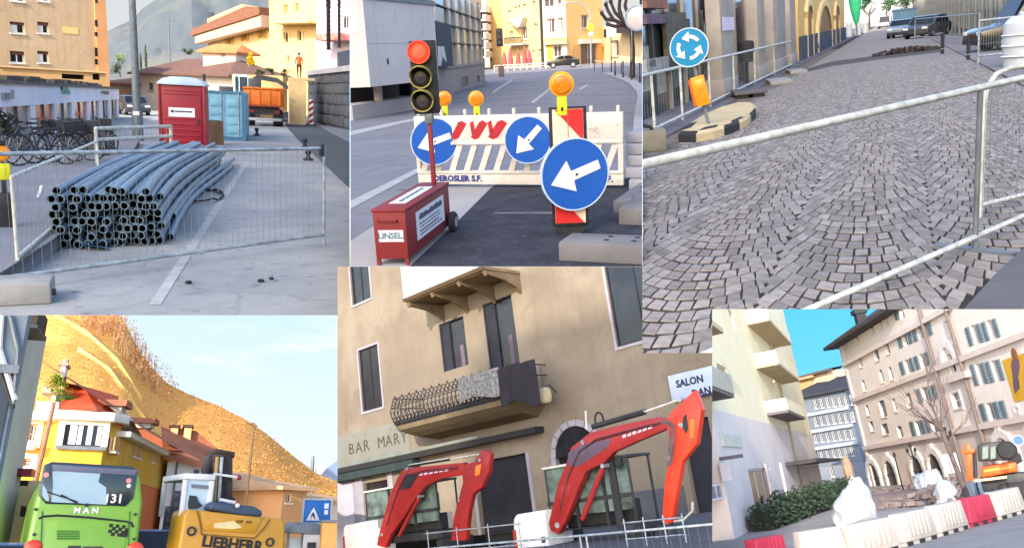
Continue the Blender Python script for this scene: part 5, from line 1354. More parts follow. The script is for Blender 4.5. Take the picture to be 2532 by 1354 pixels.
t=thing('stone_slab','grey kerb slab lying on dark blocks at the left edge of the cobbles','stone slab',p,.25)
obj('slab',MB().box(0,78*s,0,1.4,.10,.18),m_casph,t,bev=.015);obj('block',MB().box(3*s,34*s,.05,1.2,0,.098).box(44*s,72*s,.05,1.2,0,.098),m_black,t,bev=.01)
for k,(u,v,w)in enumerate(((1905,212,54),(1955,185,40))):
 p=G(u,v);s=P.mpp(p);one('stone_slab',MB().box(0,w*s,0,2.0,0,.12),m_conc,['pale flat slab beyond the one on dark blocks','farthest pale flat slab along the pavement edge'][k],'stone slab',p,.2,bev=.012)
 # --- foreground barrier
a,b=G(2000,764,.1),G(2412,585,.1);d=(b-a);d.z=0;d.normalize()
zt=P.zat(2396,219,b);st=a-d*1.35
t=thing('site_barrier','pale steel barrier crossing the whole cobbled foreground','barrier',(st.x,st.y,0),dirz(a,b),'steel barriers on the cobbles')
Lb=(b-st).xy.length;LL=Lb+2.2
for z,nm,r in ((zt,'top_rail',.023),(.1,'bottom_rail',.019)):obj(nm,MB().cyl((0,0,z),(LL,0,z),r,n=12),m_galvw,t,smooth=True)
obj('post',MB().cyl((Lb,0,0),(Lb,0,zt),.018,n=10),m_steel,t,smooth=True)
obj('foot',MB().box(Lb-.04,Lb+.04,-.25,.25,0,.02),m_steel,t)
mb=MB()
for k in range(26):x=Lb+.08+k*.085;mb.cyl((x,0,.1),(x,0,zt),.0016,n=4,caps=False)
tag(obj('wire_infill',mb,m_wire,t),kind='stuff')
c,e=G(2424,507,.1),G(2532,481,.1);zt2=P.zat(2448,184,c);L2=(e-c).xy.length+2
t=thing('site_barrier','second barrier with a rounded corner starting at the right post','barrier',(c.x,c.y,0),dirz(c,e),'steel barriers on the cobbles')
obj('frame_tube',MB().tube([(L2,0,zt2+.02),(.28,0,zt2+.02),(.12,0,zt2-.01),(.03,0,zt2-.1),(0,0,zt2-.22),(0,0,0)],.02,10),m_galvw,t,smooth=True)
obj('bottom_rail',MB().cyl((0,0,.1),(L2,0,.1),.018,n=10),m_galvw,t,smooth=True)
mb=MB()
for k in range(22):x=.08+k*.085;mb.cyl((x,0,.1),(x,0,zt2),.0016,n=4,caps=False)
tag(obj('wire_infill',mb,m_wire,t),kind='stuff')
# --- fence along the shop pavement
a=G(1612,321,.12);zt=P.zat(1612,183,a);Lf=26.0
t=thing('site_barrier','long barrier along the shop pavement behind the roundabout sign','barrier',(a.x,a.y-2,0),math.pi/2,'steel barriers on the cobbles')
for z,nm in ((zt,'top_rail'),(.12,'bottom_rail')):obj(nm,MB().cyl((0,0,z),(Lf,0,z),.03,n=8),m_galvw,t,smooth=True)
for x in (.2,2.2,4.5,7.5,11,15,20):obj('post',MB().cyl((x,0,0),(x,0,zt),.028,n=8),m_galvw,t,smooth=True)
mb=MB()
for k in range(100):mb.cyl((k*.2,0,.12),(k*.2,0,zt),.0025,n=3,caps=False)
tag(obj('wire_infill',mb,m_wire,t),kind='stuff')
p=G(1592,378)
t=thing('concrete_block','mossy concrete barrier foot in the corner left of the striped island','concrete block',p,.35)
s=P.mpp(p);obj('block',MB().box(-.1,58*s,0,.5,0,52*s),M('mossy_concrete',(126,122,108),(104,102,90),3,.95,bump=.5),t,bev=.03);obj('lug',MB().tube([(-.1,.1,52*s),(.02,.1,66*s),(.14,.1,60*s),(.16,.1,50*s)],.03,8),m_black,t)
# --- striped traffic island with roundabout sign
out=[(1678,352),(1700,330),(1742,302),(1790,280),(1830,270),(1858,270),(1872,279),(1868,293),(1846,314),(1812,330),(1770,343),(1722,353)]
gp=[G(u,v)for u,v in out];c=sum(gp,Vector())/len(gp);zI=.17
t=thing('traffic_island','low portable island with black and cream striped edge carrying the roundabout sign','traffic island',c)
ins=[(p-c)*.93 for p in gp]
top=MB();top.poly([Vector((q.x,q.y,zI))for q in ins]);n=len(gp)
mc=M('island_cream',(196,178,140),(176,158,122),3,.8,wear=(140,126,100));mk=M('island_black',(36,34,36),(50,48,48),4,.8)
obj('top_plate',top,mc,t)
for i in range(n):
 a,b=gp[i]-c,gp[(i+1)%n]-c;a2,b2=ins[i],ins[(i+1)%n]
 ns=2 if (a-b).length>.5 else 1
 for k in range(ns):
  f0,f1=k/ns,(k+1)/ns;A,B,A2,B2=a.lerp(b,f0),a.lerp(b,f1),a2.lerp(b2,f0),a2.lerp(b2,f1)
  mb=MB();mb.quad(A,B,B+Vector((0,0,zI*.75)),A+Vector((0,0,zI*.75)));mb.quad(A+Vector((0,0,zI*.75)),B+Vector((0,0,zI*.75)),Vector((B2.x,B2.y,zI)),Vector((A2.x,A2.y,zI)))
  obj('edge_segment',mb,mk if (i+k)%2 else mc,t)
for i in range(0,n,2):
 A,B=ins[i],ins[(i+1)%n]
 if i in (8,10,0):mb=MB();mb.poly([Vector((A.x,A.y,zI+.003)),Vector((B.x,B.y,zI+.003)),Vector((B.x*.8,B.y*.8,zI+.003)),Vector((A.x*.8,A.y*.8,zI+.003))]);obj('black_stripe',mb,mk,t)
pb=P.G(1752,306,zI);sp=P.mpp(pb)
tl=math.radians(-11)
t=thing('roundabout_sign','turquoise blue roundabout sign with three white arrows on a leaning post','road sign',pb,0.15,ry=tl)
hd=math.hypot(1752-1708,306-121)*sp
obj('post',MB().cyl((0,0,0),(0,0,hd),.03,n=10),m_steel,t,smooth=True)
r=46*sp
T=Matrix.Translation((0,-.06,hd))
obj('disc',MB().lathe([(0,-.015),(r,-.015),(r,.015),(0,.015)],40,T,'y'),M('sign_turquoise',(22,132,176),(16,120,164),2,.4),t)
obj('rim',MB().lathe([(r*.95,-.02),(r*1.01,-.02),(r*1.01,.018),(r*.95,.018)],40,T,'y'),M('sign_rim',(190,206,224)),t)
for k in range(3):
 a0=math.radians(20+120*k);mb=MB();vs=[];fs=[];N=9
 for i in range(N+1):
  a=a0+math.radians(62)*i/N
  for rr in (r*.46,r*.64):vs+=[(rr*math.cos(a),-.024,rr*math.sin(a)),(rr*math.cos(a),-.0155,rr*math.sin(a))]
 for i in range(N):o=i*4;fs+=[(o,o+4,o+6,o+2),(o+1,o+3,o+7,o+5),(o,o+1,o+5,o+4),(o+2,o+6,o+7,o+3)]
 mb.add(vs,fs,T);a1=a0+math.radians(58);da=math.radians(38)
 mb.prism([(r*.28*math.cos(a1),r*.28*math.sin(a1)),(r*.82*math.cos(a1),r*.82*math.sin(a1)),(r*.6*math.cos(a1+da),r*.6*math.sin(a1+da))],-.0245,-.0157,'xz',T)
 obj('arrow',mb,m_white,t)
hb=math.hypot(1752-1737,306-222)*sp
t=thing('warning_lamp','orange lamp box clamped to the post below the roundabout sign','warning lamp',pb+Vector((math.sin(tl)*hb+.02,-.11,math.cos(tl)*hb)),.15,ry=tl)
obj('case',MB().box(-17*sp,17*sp,-.05,.05,-38*sp,34*sp),M('orange_lamp_case',(236,148,26),(222,132,18),4,.45),t,bev=.02);obj('lens_panel',MB().box(-12*sp,12*sp,-.058,-.05,-30*sp,26*sp),m_amber,t,bev=.008);obj('case_edge',MB().box(-22*sp,-17.2*sp,-.03,.04,-34*sp,30*sp),M('deep_orange',(206,92,30),(190,80,26),4,.5),t)
# --- shop arcade at the left
x0=G(1818,226).x
yv=lambda u,v:G(u,v).y
m_cst=M('arcade_stone',(166,158,150),(144,136,130),.9,.9,bump=.3,wear=(130,122,118))
m_cdk=M('arcade_dark_glass',(38,44,46),(66,66,62),.7,.15,spec=.6)
def yat(u,x,v=100):
 d=P.l(u,v);return x/d.x*d.y
t=thing('shop_arcade','shop arcade with pale stone pillars and dark glass along the left pavement','shop',(x0,8,0),math.pi/2)
F=Facade(None,'','',(x0,8),(x0,60));F.t=t
for i,(u0,u1)in enumerate(((1772,1806),(1866,1884),(1906,1936),(1948,1962))):
 a,b=F.px(u0,60)[0],F.px(u1,60)[0]
 pl=obj('pillar',MB().box(a,b,-.1,.3,0,7.5),m_cst,t,bev=.03)
 obj('pillar_base',MB().box(a-.08,b+.08,-.15,.36,0,.5),m_cst,pl,bev=.02)
 if i==0:obj('paper_notice',MB().box(a+.15,b-.15,-.135,-.121,F.px(1806,76)[1],F.px(1806,44)[1]),M('lilac_paper',(208,196,220),(190,180,204),4,.7),pl)
a,b=F.px(1560,200)[0],F.px(1972,60)[0]
gl=obj('shop_glass',MB().box(a,b,.8,1.0,0,7.5),m_cdk,t)
obj('beam',MB().box(a,b,-.1,.6,6.0,7.5),m_cst,t)
random.seed(17)
for k in range(16):
 x=a+(b-a)*((k+.5)/16)**1.5
 obj('glazing_bar',MB().box(x-.06,x+.06,.72,.799,0,7.4),m_cst if k%4 else m_dark,t)
 c=random.choice(((150,120,90),(96,110,96),(132,92,72),(170,160,150),(70,84,90)))
 h0=R(.3,1.6);obj('window_display',MB().box(x+.2,x+R(.7,1.4),.74,.795,h0,h0+R(.6,1.8)),M('display_%d'%k,c,tuple(q*.6 for q in c),2.5,.7),t)
for (u0,v0,u1,v1,c,nm)in ((1588,0,1640,22,(150,96,76),'red_fascia'),(1588,36,1640,60,(110,84,104),'purple_strip'),(1588,142,1672,172,(160,156,156),'white_goods'),(1640,32,1690,170,(96,92,78),'olive_panel'),(1596,150,1612,166,(206,206,200),'white_goods')):
 q=F.px(u0,(v0+v1)/2,-.7);q1=F.px(u1,(v0+v1)/2,-.7);z0=F.px((u0+u1)/2,v1,-.7)[1];z1=F.px((u0+u1)/2,v0,-.7)[1]
 obj(nm,MB().box(q[0],q1[0],.6,.71,z0,z1),M(nm,c,tuple(x*.7 for x in c),3,.7),t)
def pole_at(name,label,cat,u,vb,vt,r,m,lean=0.0,group=None):
 p=G(u,vb);h=P.zat(u,vt,p);t=thing(name,label,cat,p,0,group,ry=lean);obj('pole',MB().cyl((0,0,0),(0,0,h),r,n=8),m,t,smooth=True);return t,p,h
t,p,h=pole_at('dark_post','dark slim post with a teal sign on the shop pavement','post',1768,231,-10,.09,m_black,-.06)
obj('teal_sign',MB().box(-.9,-.1,-.05,.05,h*.8,h*1.02),M('teal_panel',(36,108,116),(30,92,100),2,.5),t)
p=G(1742,232);h=P.zat(1700,-10,p)
t=thing('striped_pole','red, white and black striped pole leaning behind the roundabout sign','pole',p+Vector((-.35,0,0)),0,ry=-.13)
cols=(m_white,m_red,m_black)
for k in range(9):obj('band',MB().cyl((0,0,h*k/9),(0,0,h*(k+1)/9),.16,n=10),cols[k%3]if k>3 else m_white,t,smooth=True)
p=G(1848,208);s=P.mpp(p)
t=thing('litter_bin','dark litter bin on a post by the second pillar','litter bin',p)
obj('post',MB().cyl((0,0,0),(0,0,60*s),4*s,n=8),m_black,t);obj('bin_body',MB().lathe([(0,52*s),(16*s,52*s),(20*s,96*s),(17*s,102*s),(0,104*s)],12),m_black,t,smooth=True)
p=G(1985,118);s=P.mpp(p);z=P.zat(1958,12,p)
t=thing('crossing_sign','square blue pedestrian crossing sign before the yellow archway','road sign',p,face(1958))
x=P.Y(1958,12,p.y).x-p.x
obj('post',MB().cyl((0,0,0),(0,0,z+18*s),2*s,n=6),m_dark,t)
obj('panel',MB().box(x-12*s,x+13*s,-3*s,-1*s,z-15*s,z+17*s),M('crossing_blue',(44,70,128),(36,60,114),2,.5),t)
obj('white_triangle',MB().prism([(x-9*s,z-11*s),(x+9*s,z-11*s),(x,z+10*s)],-3.6*s,-3.05*s),m_white,t);obj('walking_figure',MB().prism([(x-3*s,z-10*s),(x,z-3*s),(x+3*s,z-10*s),(x+1.5*s,z),(x,z+4*s),(x-1.5*s,z)],-4.1*s,-3.65*s),m_dark,t)
t=thing('archway_house','yellow house with arched doorways farther along the left side','house',(x0,60,0),math.pi/2)
F=Facade(None,'','',(x0,8),(x0,60));sh=-52
a,b=F.px(1974,60)[0]+sh,F.px(2088,60)[0]+sh
wl=obj('wall',MB().box(a,b,0,8,0,16),M('arch_yellow',(212,176,116),(196,160,100),.5,.9,wear=(170,140,96)),t)
for (u0,u1)in ((1990,2004),(2018,2052),(2062,2072)):
 q0,q1=F.px(u0,60)[0]+sh,F.px(u1,60)[0]+sh;rr=(q1-q0)/2;zt_=F.px((u0+u1)/2,14)[1]
 poly=[(q0,0),(q1,0)]+[((q0+q1)/2+rr*math.cos(i*math.pi/8),zt_-rr*.4+rr*.4*math.sin(i*math.pi/8))for i in range(9)]
 dr=obj('arched_door',MB().prism(poly,-.06,.0),M('arch_brown',(150,112,66),(128,94,56),1,.8),t)
 sr=MB()
 for i in range(8):
  A,B=poly[2+i],poly[3+i];cx=(q0+q1)/2
  sr.prism([A,B,(cx+(B[0]-cx)*1.14,B[1]+.35),(cx+(A[0]-cx)*1.14,A[1]+.35)],-.18,-.001)
 sr.box(q0-rr*.14,q0,-.18,-.001,0,zt_-rr*.4);sr.box(q1,q1+rr*.14,-.18,-.001,0,zt_-rr*.4)
 obj('arch_surround',sr,M('arch_pale',(222,196,146),(206,180,130),1,.9),dr)
obj('plinth',MB().box(a,b,-.15,-.002,0,1.2),M('plinth_blue_grey',(74,80,96),(60,66,82),2,.9),t)
b1=None
for k,(u,v)in enumerate(((1996,116),(2030,98),(2056,88))):
 p=G(u,v);o=dup(b0,p,R(1.2,1.7),['bicycle leaning by the plinth of the yellow archway house, nearest the crossing sign','middle bicycle by the plinth of the yellow archway house','farthest bicycle by the plinth of the yellow archway house'][k],sc=(1.2,1.2,1.2));o['group']='bicycles by the archway house'
 for q in [o]+kids(o)+[g for c in kids(o)for g in kids(c)]:q['pk']='C'
p=G(2120,92);s=P.mpp(p)
t=thing('parasol','closed bright green parasol far down the left side','parasol',p,0,ry=-.06)
obj('pole',MB().cyl((0,0,0),(0,0,44*s),2*s,n=6),m_steel,t)
obj('canopy',MB().lathe([(1*s,26*s),(6*s,36*s),(10*s,56*s),(14*s,80*s),(15*s,110*s),(1*s,118*s)],12),M('parasol_green',(66,190,130),(52,170,116),1,.6),t,smooth=True);obj('foot',MB().box(-5*s,5*s,-5*s,5*s,0,2*s),m_dark,t)
for k,(u,v,h)in enumerate(((2100,92,34),(2122,88,30),(2140,82,24))):
 p=G(u,v);s=P.mpp(p);mb=MB();mb.lathe([(0,0),(7*s,0),(7.5*s,h*.5*s),(7*s,h*s),(0,h*s)],12)
 one('white_drum',mb,M('drum_white',(196,196,194),(176,176,176),3,.6),['white drum standing nearest below the green parasol','white drum in the middle of the three far drums','white drum farthest right of the green parasol'][k],'drum',p,group='white drums by the green parasol',smooth=True)
p=G(2236,78);s=P.mpp(p)
t=thing('skip_container','blue grey skip container standing in the far street','skip',p,face(2230))
m_skip=M('skip_blue',(84,116,140),(70,100,124),1,.6)
obj('body',MB().prism([(-24*s,4*s),(22*s,4*s),(27*s,52*s),(-27*s,52*s)],0,50*s),m_skip,t,bev=.6*s);obj('rim',MB().box(-28*s,28*s,-1.5*s,1.0*s,50*s,54*s),m_skip,t);obj('skid',MB().box(-20*s,18*s,2*s,46*s,0,3.9*s),m_dark,t)
p=G(2188,70);simple_car('parked_car','white van shaped car parked left of the blue grey skip',p,face(2188)+1.5,M('white_car',(206,210,214),(190,194,200),2,.3,coat=.4),4.6,2.0,2.0)
p=G(2232,92);simple_car('parked_car','light blue car parked in front of the blue grey skip',p,face(2232)+1.45,M('pale_blue_car',(120,134,150),(104,118,136),2,.3,coat=.4),4.2,1.9,1.4)
p=G(2292,92);simple_car('parked_car','dark car parked behind the bollards on the right pavement',p,face(2292)+1.2,m_cardk,4.2,1.8,1.5)
p=G(2452,132);s=P.mpp(p);simple_car('parked_car','black off road car half hidden behind the white tank at the right',p+Vector((1.6,2,0)),face(2480)+.35,m_carblk,4.4,1.9,2.1)
for k,(u,vb,vt)in enumerate(((2330,133,84),(2394,148,92))):
 p=G(u,vb,.03);h=P.zat(u,vt,p);s=P.mpp(p)
 t=thing('bollard',['thin black bollard at the end of the stone heap','thicker black bollard on the right pavement edge'][k],'bollard',p);obj('shaft',MB().lathe([(0,0),(4*s,0),(4.4*s,h*.9),(3*s,h),(0,h)],10),m_black,t,smooth=True);obj('band',MB().lathe([(4.6*s,h*.2),(4.7*s,h*.26)],10),m_steel,t)
p=G(2520,168);s=P.mpp(p);h=P.zat(2516,36,p)
t=thing('water_tank','tall white plastic tank cut by the right picture edge','tank',p+Vector((.3,.4,0)))
obj('tank_body',MB().lathe([(0,0),(.62,0),(.66,h*.5),(.64,h*.84),(.5,h*.95),(.3,h*.97),(.28,h),(0,h)],20),M('tank_white',(206,210,214),(188,194,200),2,.45),t,smooth=True);obj('lid',MB().cyl((0,0,h),(0,0,h*1.04),.3,n=14),m_white,t)
for k in range(3):obj('tank_rib',MB().lathe([(.66,h*(.2+.2*k)),(.7,h*(.22+.2*k)),(.66,h*(.24+.2*k))],20),m_white,t)
a=G(2418,160);b=G(2545,150);zt=P.zat(2418,52,a)
t=thing('site_barrier','tall barrier panel in front of the black off road car','barrier',a,dirz(a,b),'steel barriers on the cobbles');fence_panel(t,(b-a).xy.length,.25,zt,.03,m_galv,m_wire,20,2,(True,True),.004)
a=G(2262,104);b=G(2420,112);zt=P.zat(2262,48,a)
t=thing('site_barrier','long low barrier behind the bollards on the right','barrier',a,dirz(a,b),'steel barriers on the cobbles');fence_panel(t,(b-a).xy.length,.3,zt,.03,m_galv,m_wire,20,0,(True,True),.004)
p0=G(2278,88);xr=p0.x+2.2
t=thing('shop_building','dark blue grey shop building along the right side of the street','shop',(xr,14,0),math.pi/2)
obj('wall',MB().box(0,190,-8,0,0,16),M('blue_grey_wall',(74,84,98),(58,66,80),.6,.8),t)
random.seed(4)
for k in range(44):
 x=1+k*4.0;w=obj('shop_window',MB().box(x,x+3.2,.0,.05,.4,5.5),M('teal_dark_glass',(30,48,62),(52,70,84),.5,.15,spec=.6),t)
 for q_ in ((x-.12,x,0,.12,0,5.8),(x+3.2,x+3.32,0,.12,0,5.8),(x+1.5,x+1.62,.05,.1,.4,5.5)):obj('frame_bar',MB().box(*q_),M('pale_frame',(150,150,146),(130,130,128),2,.6),w)
for k,(u,w,h)in enumerate(((2150,40,60),(2192,34,46),(2240,50,64))):
 p=P.Y(u,60,190-10*k);p.z=0;s=P.mpp(p)
 tree('tree',['green tree closing the street behind the green parasol','small green tree closing the far end of the street','broad green tree behind the blue grey skip'][k],p,(h+30)*s,w*.7*s,M('mid_green_leaves',(78,104,70),(58,84,58),2,.8,rnd=.3),m_bark,500,3*s,'trees at the far end of the street',.4)
pa=P.Y(2060,60,230);pb=P.Y(2330,60,230);pa.z=pb.z=0
F=building('house','pale house closing the far end of the cobbled street','house',pa,pb);ops=[F.rect(u,8,u+7,22)for u in (2142,2160,2178,2204)]
F.wall(0,F.len,0,60,ops,M('far_grey_house',(166,170,172),(150,154,158),.1,.9),.4,10)
for r in ops:F.window(r,m_white,m_glass,.2,.38)
mb=MB();mb.poly([P.Y(u,v,330)for u,v in ((1400,500),(2700,500),(2700,-120),(1400,-120))]);struct('sky',mb,sky_mat('sky_c',(206,222,234),(230,236,238),None,0,100,.28))
# ================================================================== street D: green bus and yellow excavator under the autumn hill
use(PANELS['D'])
G=P.G
def Yz(u,v,y):
 return P.Y(u,v,y)
mb=MB();mb.poly([(-60,8,0),(60,8,0),(60,75,0),(-60,75,0)]);struct('road',mb,M('road_d',(96,98,104),(80,82,90),.8,.9,bump=.2))
# --- bus seen from behind
p=P.Y(72,1300,18.6);p.z=0;s=P.mpp(p);q=P.Y(348,1304,18.9);q.z=0;rz=dirz(p,q);w=(q-p).length
t=thing('bus','bright green city bus seen from behind, driving away beside the yellow excavator','bus',p,rz)
m_bus=M('bus_green',(116,162,28),(106,152,24),.8,.35,spec=.5,coat=.5,wear=(120,190,50));m_busd=M('bus_dark_green',(64,120,30),(54,104,26),1,.4)
H=P.zat(210,1142,p)
def bx(u,v):c=P.Y(u,v,p.y);return ((c.x-p.x),c.z)
prof=[(0.02,.35),(.0,1.2),(.03,2.2),(.14,H-.22),(.3,H-.04),(w-.3,H-.06),(w-.16,H-.2),(w-.03,2.2),(w,1.2),(w,.35)]
obj('body',MB().prism(prof,0,11.5),m_bus,t,bev=.09,seg=3)
m_bw2=M('bus_window',(30,42,50),(46,58,68),.9,.12,spec=.7)
wz0,wz1=bx(218,1246)[1],bx(218,1152)[1];xl,xr=bx(104,1195)[0],bx(334,1205)[0]
win=obj('rear_window',MB().prism([(xl+.12,wz0),(xr-.12,wz0-.02),(xr-.0,wz0+.14),(xr+.02,wz1-.04),(xr-.1,wz1+.04),(xl+.1,wz1+.07),(xl-.03,wz1),(xl-.03,wz0+.16)],-.03,.1),m_bw2,t,bev=.02)
pale=[bx(u,v)for u,v in ((129,1164),(250,1160),(243,1190),(262,1203),(264,1246),(126,1240),(131,1200))]  # pale patches paint the bright sky seen in the rear window
obj('painted_sky_patch',MB().prism(pale,-.036,-.031),M('painted_sky_glass',(158,180,192),(140,164,178),1.2,.2,spec=.6),win)
obj('painted_sky_patch',MB().prism([bx(u,v)for u,v in ((105,1195),(118,1215),(121,1238),(112,1236),(104,1222))],-.036,-.031),M('painted_sky_glass',(158,180,192)),win)
c=bx(281,1232);text('route_number','131',m_white,win,.24,(c[0],-.036,c[1]),bold=.006)
for u,v in ((114,1173),(319,1186)):c=bx(u,v);obj('lamp',MB().cyl((c[0],-.05,c[1]),(c[0],-.03,c[1]),.05,n=12),M('pink_lamp',(226,150,150),(214,120,120),9,.4),win)
c=bx(319,1199);obj('lamp',MB().cyl((c[0],-.05,c[1]),(c[0],-.03,c[1]),.04,n=12),m_white,win)
obj('top_spoiler',MB().prism([(.2,H-.06),(w-.2,H-.1),(w-.26,H-.22),(.24,H-.18)],-.05,.1),M('spoiler_grey',(104,108,130),(90,94,116),1,.5),t,bev=.01)
for u_ in (104,322):a_=bx(u_,1262);b_=bx(u_-4,1352);obj('panel_seam',MB().tube([(a_[0],-.012,a_[1]),(b_[0],-.012,b_[1])],.012,5),m_busd,t)
a_=bx(196,1246);b_=bx(150,1222);obj('wiper',MB().tube([(a_[0],-.06,a_[1]),(b_[0],-.05,b_[1])],.016,5).tube([(b_[0]-.25,-.045,b_[1]+.05),(b_[0]+.3,-.045,b_[1]-.12)],.012,5),m_black,win)
for k_ in range(4):a_=bx(140,1312+k_*6);b_=bx(196,1314+k_*6);obj('vent_slot',MB().box(a_[0],b_[0],-.028,-.021,a_[1]-.02,a_[1]+.015),m_busd,t)
sm=MB();pts=[bx(u,v)for u,v in ((96,1281),(104,1276),(140,1273),(220,1278),(312,1288),(326,1292),(331,1302))]
sm.tube([(a,-.012,b)for a,b in pts],.022,6);obj('engine_hatch_seam',sm,m_black,t)
obj('engine_hatch',MB().box(.3,w-.25,-.02,.0,.5,bx(215,1284)[1]),m_bus,t,bev=.01)
c=bx(213,1261);text('maker_lettering','M A N',m_white,t,.16,(c[0],-.012,c[1]),bold=.006)
c=bx(214,1247);obj('hatch_knob',MB().cyl((c[0],-.05,c[1]),(c[0],.0,c[1]),.035,n=10),m_black,t)
random.seed(12)
lg=MB()
for i in range(6):
 for j in range(4):
  if (i+j)%2==0 or (i>3 and j>1):c=bx(275+i*8-j*1.2,1298+j*7+i*.8);lg.box(c[0]-.035,c[0]+.035,-.026,-.0205,c[1]-.033,c[1]+.033)
obj('checkered_emblem',lg,m_black,t)
obj('plate_lettering',MB().box(bx(168,1350)[0],bx(200,1350)[0],-.026,-.0205,bx(180,1354)[1],bx(180,1348)[1]),m_dark,t);obj('number_plate',MB().box(bx(205,1350)[0],bx(255,1350)[0],-.03,-.0205,bx(230,1362)[1],bx(230,1350)[1]),m_dark,t)
for (u,v)in ((82,1350),(336,1356)):c=bx(u,v);obj('tail_light',MB().ball((c[0],0,c[1]),.16,12,8,(1,.4,.8)),M('tail_red',(220,66,40),(206,50,34),5,.3,coat=.5),t,smooth=True)
for x in (.15,w-.5):obj('wheel',MB().lathe([(.2,-.15),(.48,-.15),(.5,.15),(.2,.15)],18,Matrix.Translation((x+.18,2.4,.5))@Matrix.Rotation(math.pi/2,4,'Y')),m_black,t,smooth=True)
for (u,v)in ((84,1320),(88,1258),(336,1270),(333,1332)):c=bx(u,v);obj('marker_knob',MB().cyl((c[0],-.03,c[1]),(c[0],.02,c[1]),.03,n=8),m_dark,t)
# --- yellow excavator from behind
p=P.Y(447,1305,19.2);p.z=0;q=P.Y(709,1310,19.8);q.z=0;w=(q-p).length;rz=dirz(p,q)
t=thing('excavator','yellow wheeled excavator from behind with its boom folded up and a pale cab','excavator',p,rz)
m_lb=M('excavator_yellow',(188,138,40),(174,124,34),1.2,.4,coat=.3,wear=(190,140,60))
def bx(u,v):c=P.Y(u,v,p.y);return (c.x-p.x,c.z)
zt_l,zt_r=bx(452,1257)[1],bx(700,1280)[1]
obj('counterweight',MB().prism([(.05,.9),(.0,1.3),(.03,zt_l-.12),(.12,zt_l),(w-.12,zt_r),(w-.03,zt_r-.12),(w,1.3),(w-.05,.9)],0,1.0),m_lb,t,bev=.07,seg=3)
obj('centre_panel',MB().prism([bx(u,v)for u,v in ((497,1262),(660,1278),(640,1318),(505,1310))],-.03,.0),m_lb,t,bev=.02)
obj('panel_seam',MB().tube([(a,-.02,b)for a,b in [bx(u,v)for u,v in ((488,1262),(496,1290),(500,1320),(640,1330),(668,1300),(680,1282))]],.014,5),M('seam_brown',(120,84,30),(104,72,26),3,.6),t)
c=bx(582,1345);text('maker_lettering','LIEBHERR',m_black,t,.30,(c[0],-.012,c[1]+.0),bold=.012,sx=1.05,ry=.09)
c0,c1_=bx(533,1292),bx(606,1300);obj('pale_label',MB().prism([(c0[0],c0[1]),(c0[0]+.4,c0[1]+.05),(c1_[0],c1_[1]-.02),(c1_[0]-.2,c1_[1]-.06),(c0[0],c0[1]-.1)],-.036,-.0305),M('label_cream',(214,196,150),(200,180,132),4,.5),t)
c=bx(611,1288);obj('type_mark',MB().box(c[0]-.18,c[0]-.02,-.034,-.0305,c[1]-.03,c[1]+.03).box(c[0]+.04,c[0]+.18,-.034,-.0305,c[1]-.04,c[1]+.02),M('seam_brown',(120,84,30)),t)
for u,v in ((474,1312),(681,1340)):
 c=bx(u,v);ek=MB();ek.lathe([(.06,-.02),(.1,-.02),(.1,.01),(.06,.01)],12,Matrix.Translation((c[0],-.01,c[1])),'y');obj('lifting_eye',ek,m_dark,t)
obj('engine_hood',MB().prism([bx(u,v)for u,v in ((516,1258),(530,1238),(640,1250),(662,1262),(660,1276),(600,1272))],-.02,1.2),M('hood_blue_grey',(66,80,98),(56,68,86),1.2,.5),t,bev=.06,seg=3)
c=bx(593,1248);obj('hood_latch',MB().ball((c[0],-.04,c[1]),.05,8,6),m_white,t)
m_cabw=M('cab_white',(206,208,212),(188,190,198),2,.4)
a,b=bx(458,1250),bx(548,1184);y0,y1=.35,2.1
cb=obj('cab_frame',MB().box(a[0],a[0]+.1,y0,y0+.1,a[1]-.2,b[1]).box(b[0]-.12,b[0],y0,y0+.1,a[1]-.2,b[1]).box(a[0],b[0],y0-.03,y1,b[1],b[1]+.13).box(a[0],a[0]+.1,y1-.1,y1,a[1]-.2,b[1]).box(b[0]-.12,b[0],y1-.1,y1,a[1]-.2,b[1]),m_cabw,t,bev=.02)
obj('pane',MB().box(a[0]+.1,b[0]-.12,y0+.03,y0+.06,a[1]-.2,b[1]),M('cab_glass_pale',(172,190,202),(150,172,188),.8,.15,spec=.6),cb)
obj('dark_seat',MB().prism([bx(u,v)for u,v in ((478,1245),(482,1222),(500,1224),(505,1238),(515,1248),(500,1256),(480,1256))],y0-.01,y0+.028),m_dark,cb)
obj('sun_blind',MB().prism([bx(u,v)for u,v in ((486,1194),(530,1197),(528,1206),(488,1203))],y0-.01,y0+.028),m_steel,cb)
c=bx(506,1184);d=bx(508,1162)
obj('beacon',MB().cyl((c[0],.6,c[1]),(c[0],.6,d[1]-.03),.02,n=6).ball((d[0],.6,d[1]),.065,10,8),m_black,cb)
a,b=bx(566,1240),bx(612,1112)
bm=obj('boom',MB().prism([(a[0]-.02,a[1]-.1),(a[0]+.42,a[1]-.1),(b[0]+.02,b[1]-.1),(b[0]-.05,b[1]+.02),(b[0]-.36,b[1]+.06),(b[0]-.44,b[1]-.05)],.8,1.35),M('boom_dark',(54,48,50),(72,62,60),3,.5,metal=.2),t,bev=.03)
for k,du in enumerate((-10,2)):
 c,d=bx(570+du,1236),bx(578+du,1122);obj('cylinder',MB().cyl((c[0],.72,c[1]),(d[0],.72,d[1]),.045,n=8),m_galv if k else M('cyl_ochre',(170,140,90),(140,112,70),3,.5),t)
obj('stick',MB().prism([bx(u,v)for u,v in ((545,1180),(540,1150),(552,1118),(566,1108),(572,1130),(556,1150),(554,1184))],.9,1.2),M('boom_dark',(54,48,50)),t,bev=.02)
obj('pin_bracket',MB().prism([bx(u,v)for u,v in ((560,1112),(566,1100),(618,1108),(616,1124),(606,1114))],.76,1.4),M('bracket_brown',(70,52,46),(56,42,40),3,.6),t,bev=.02)
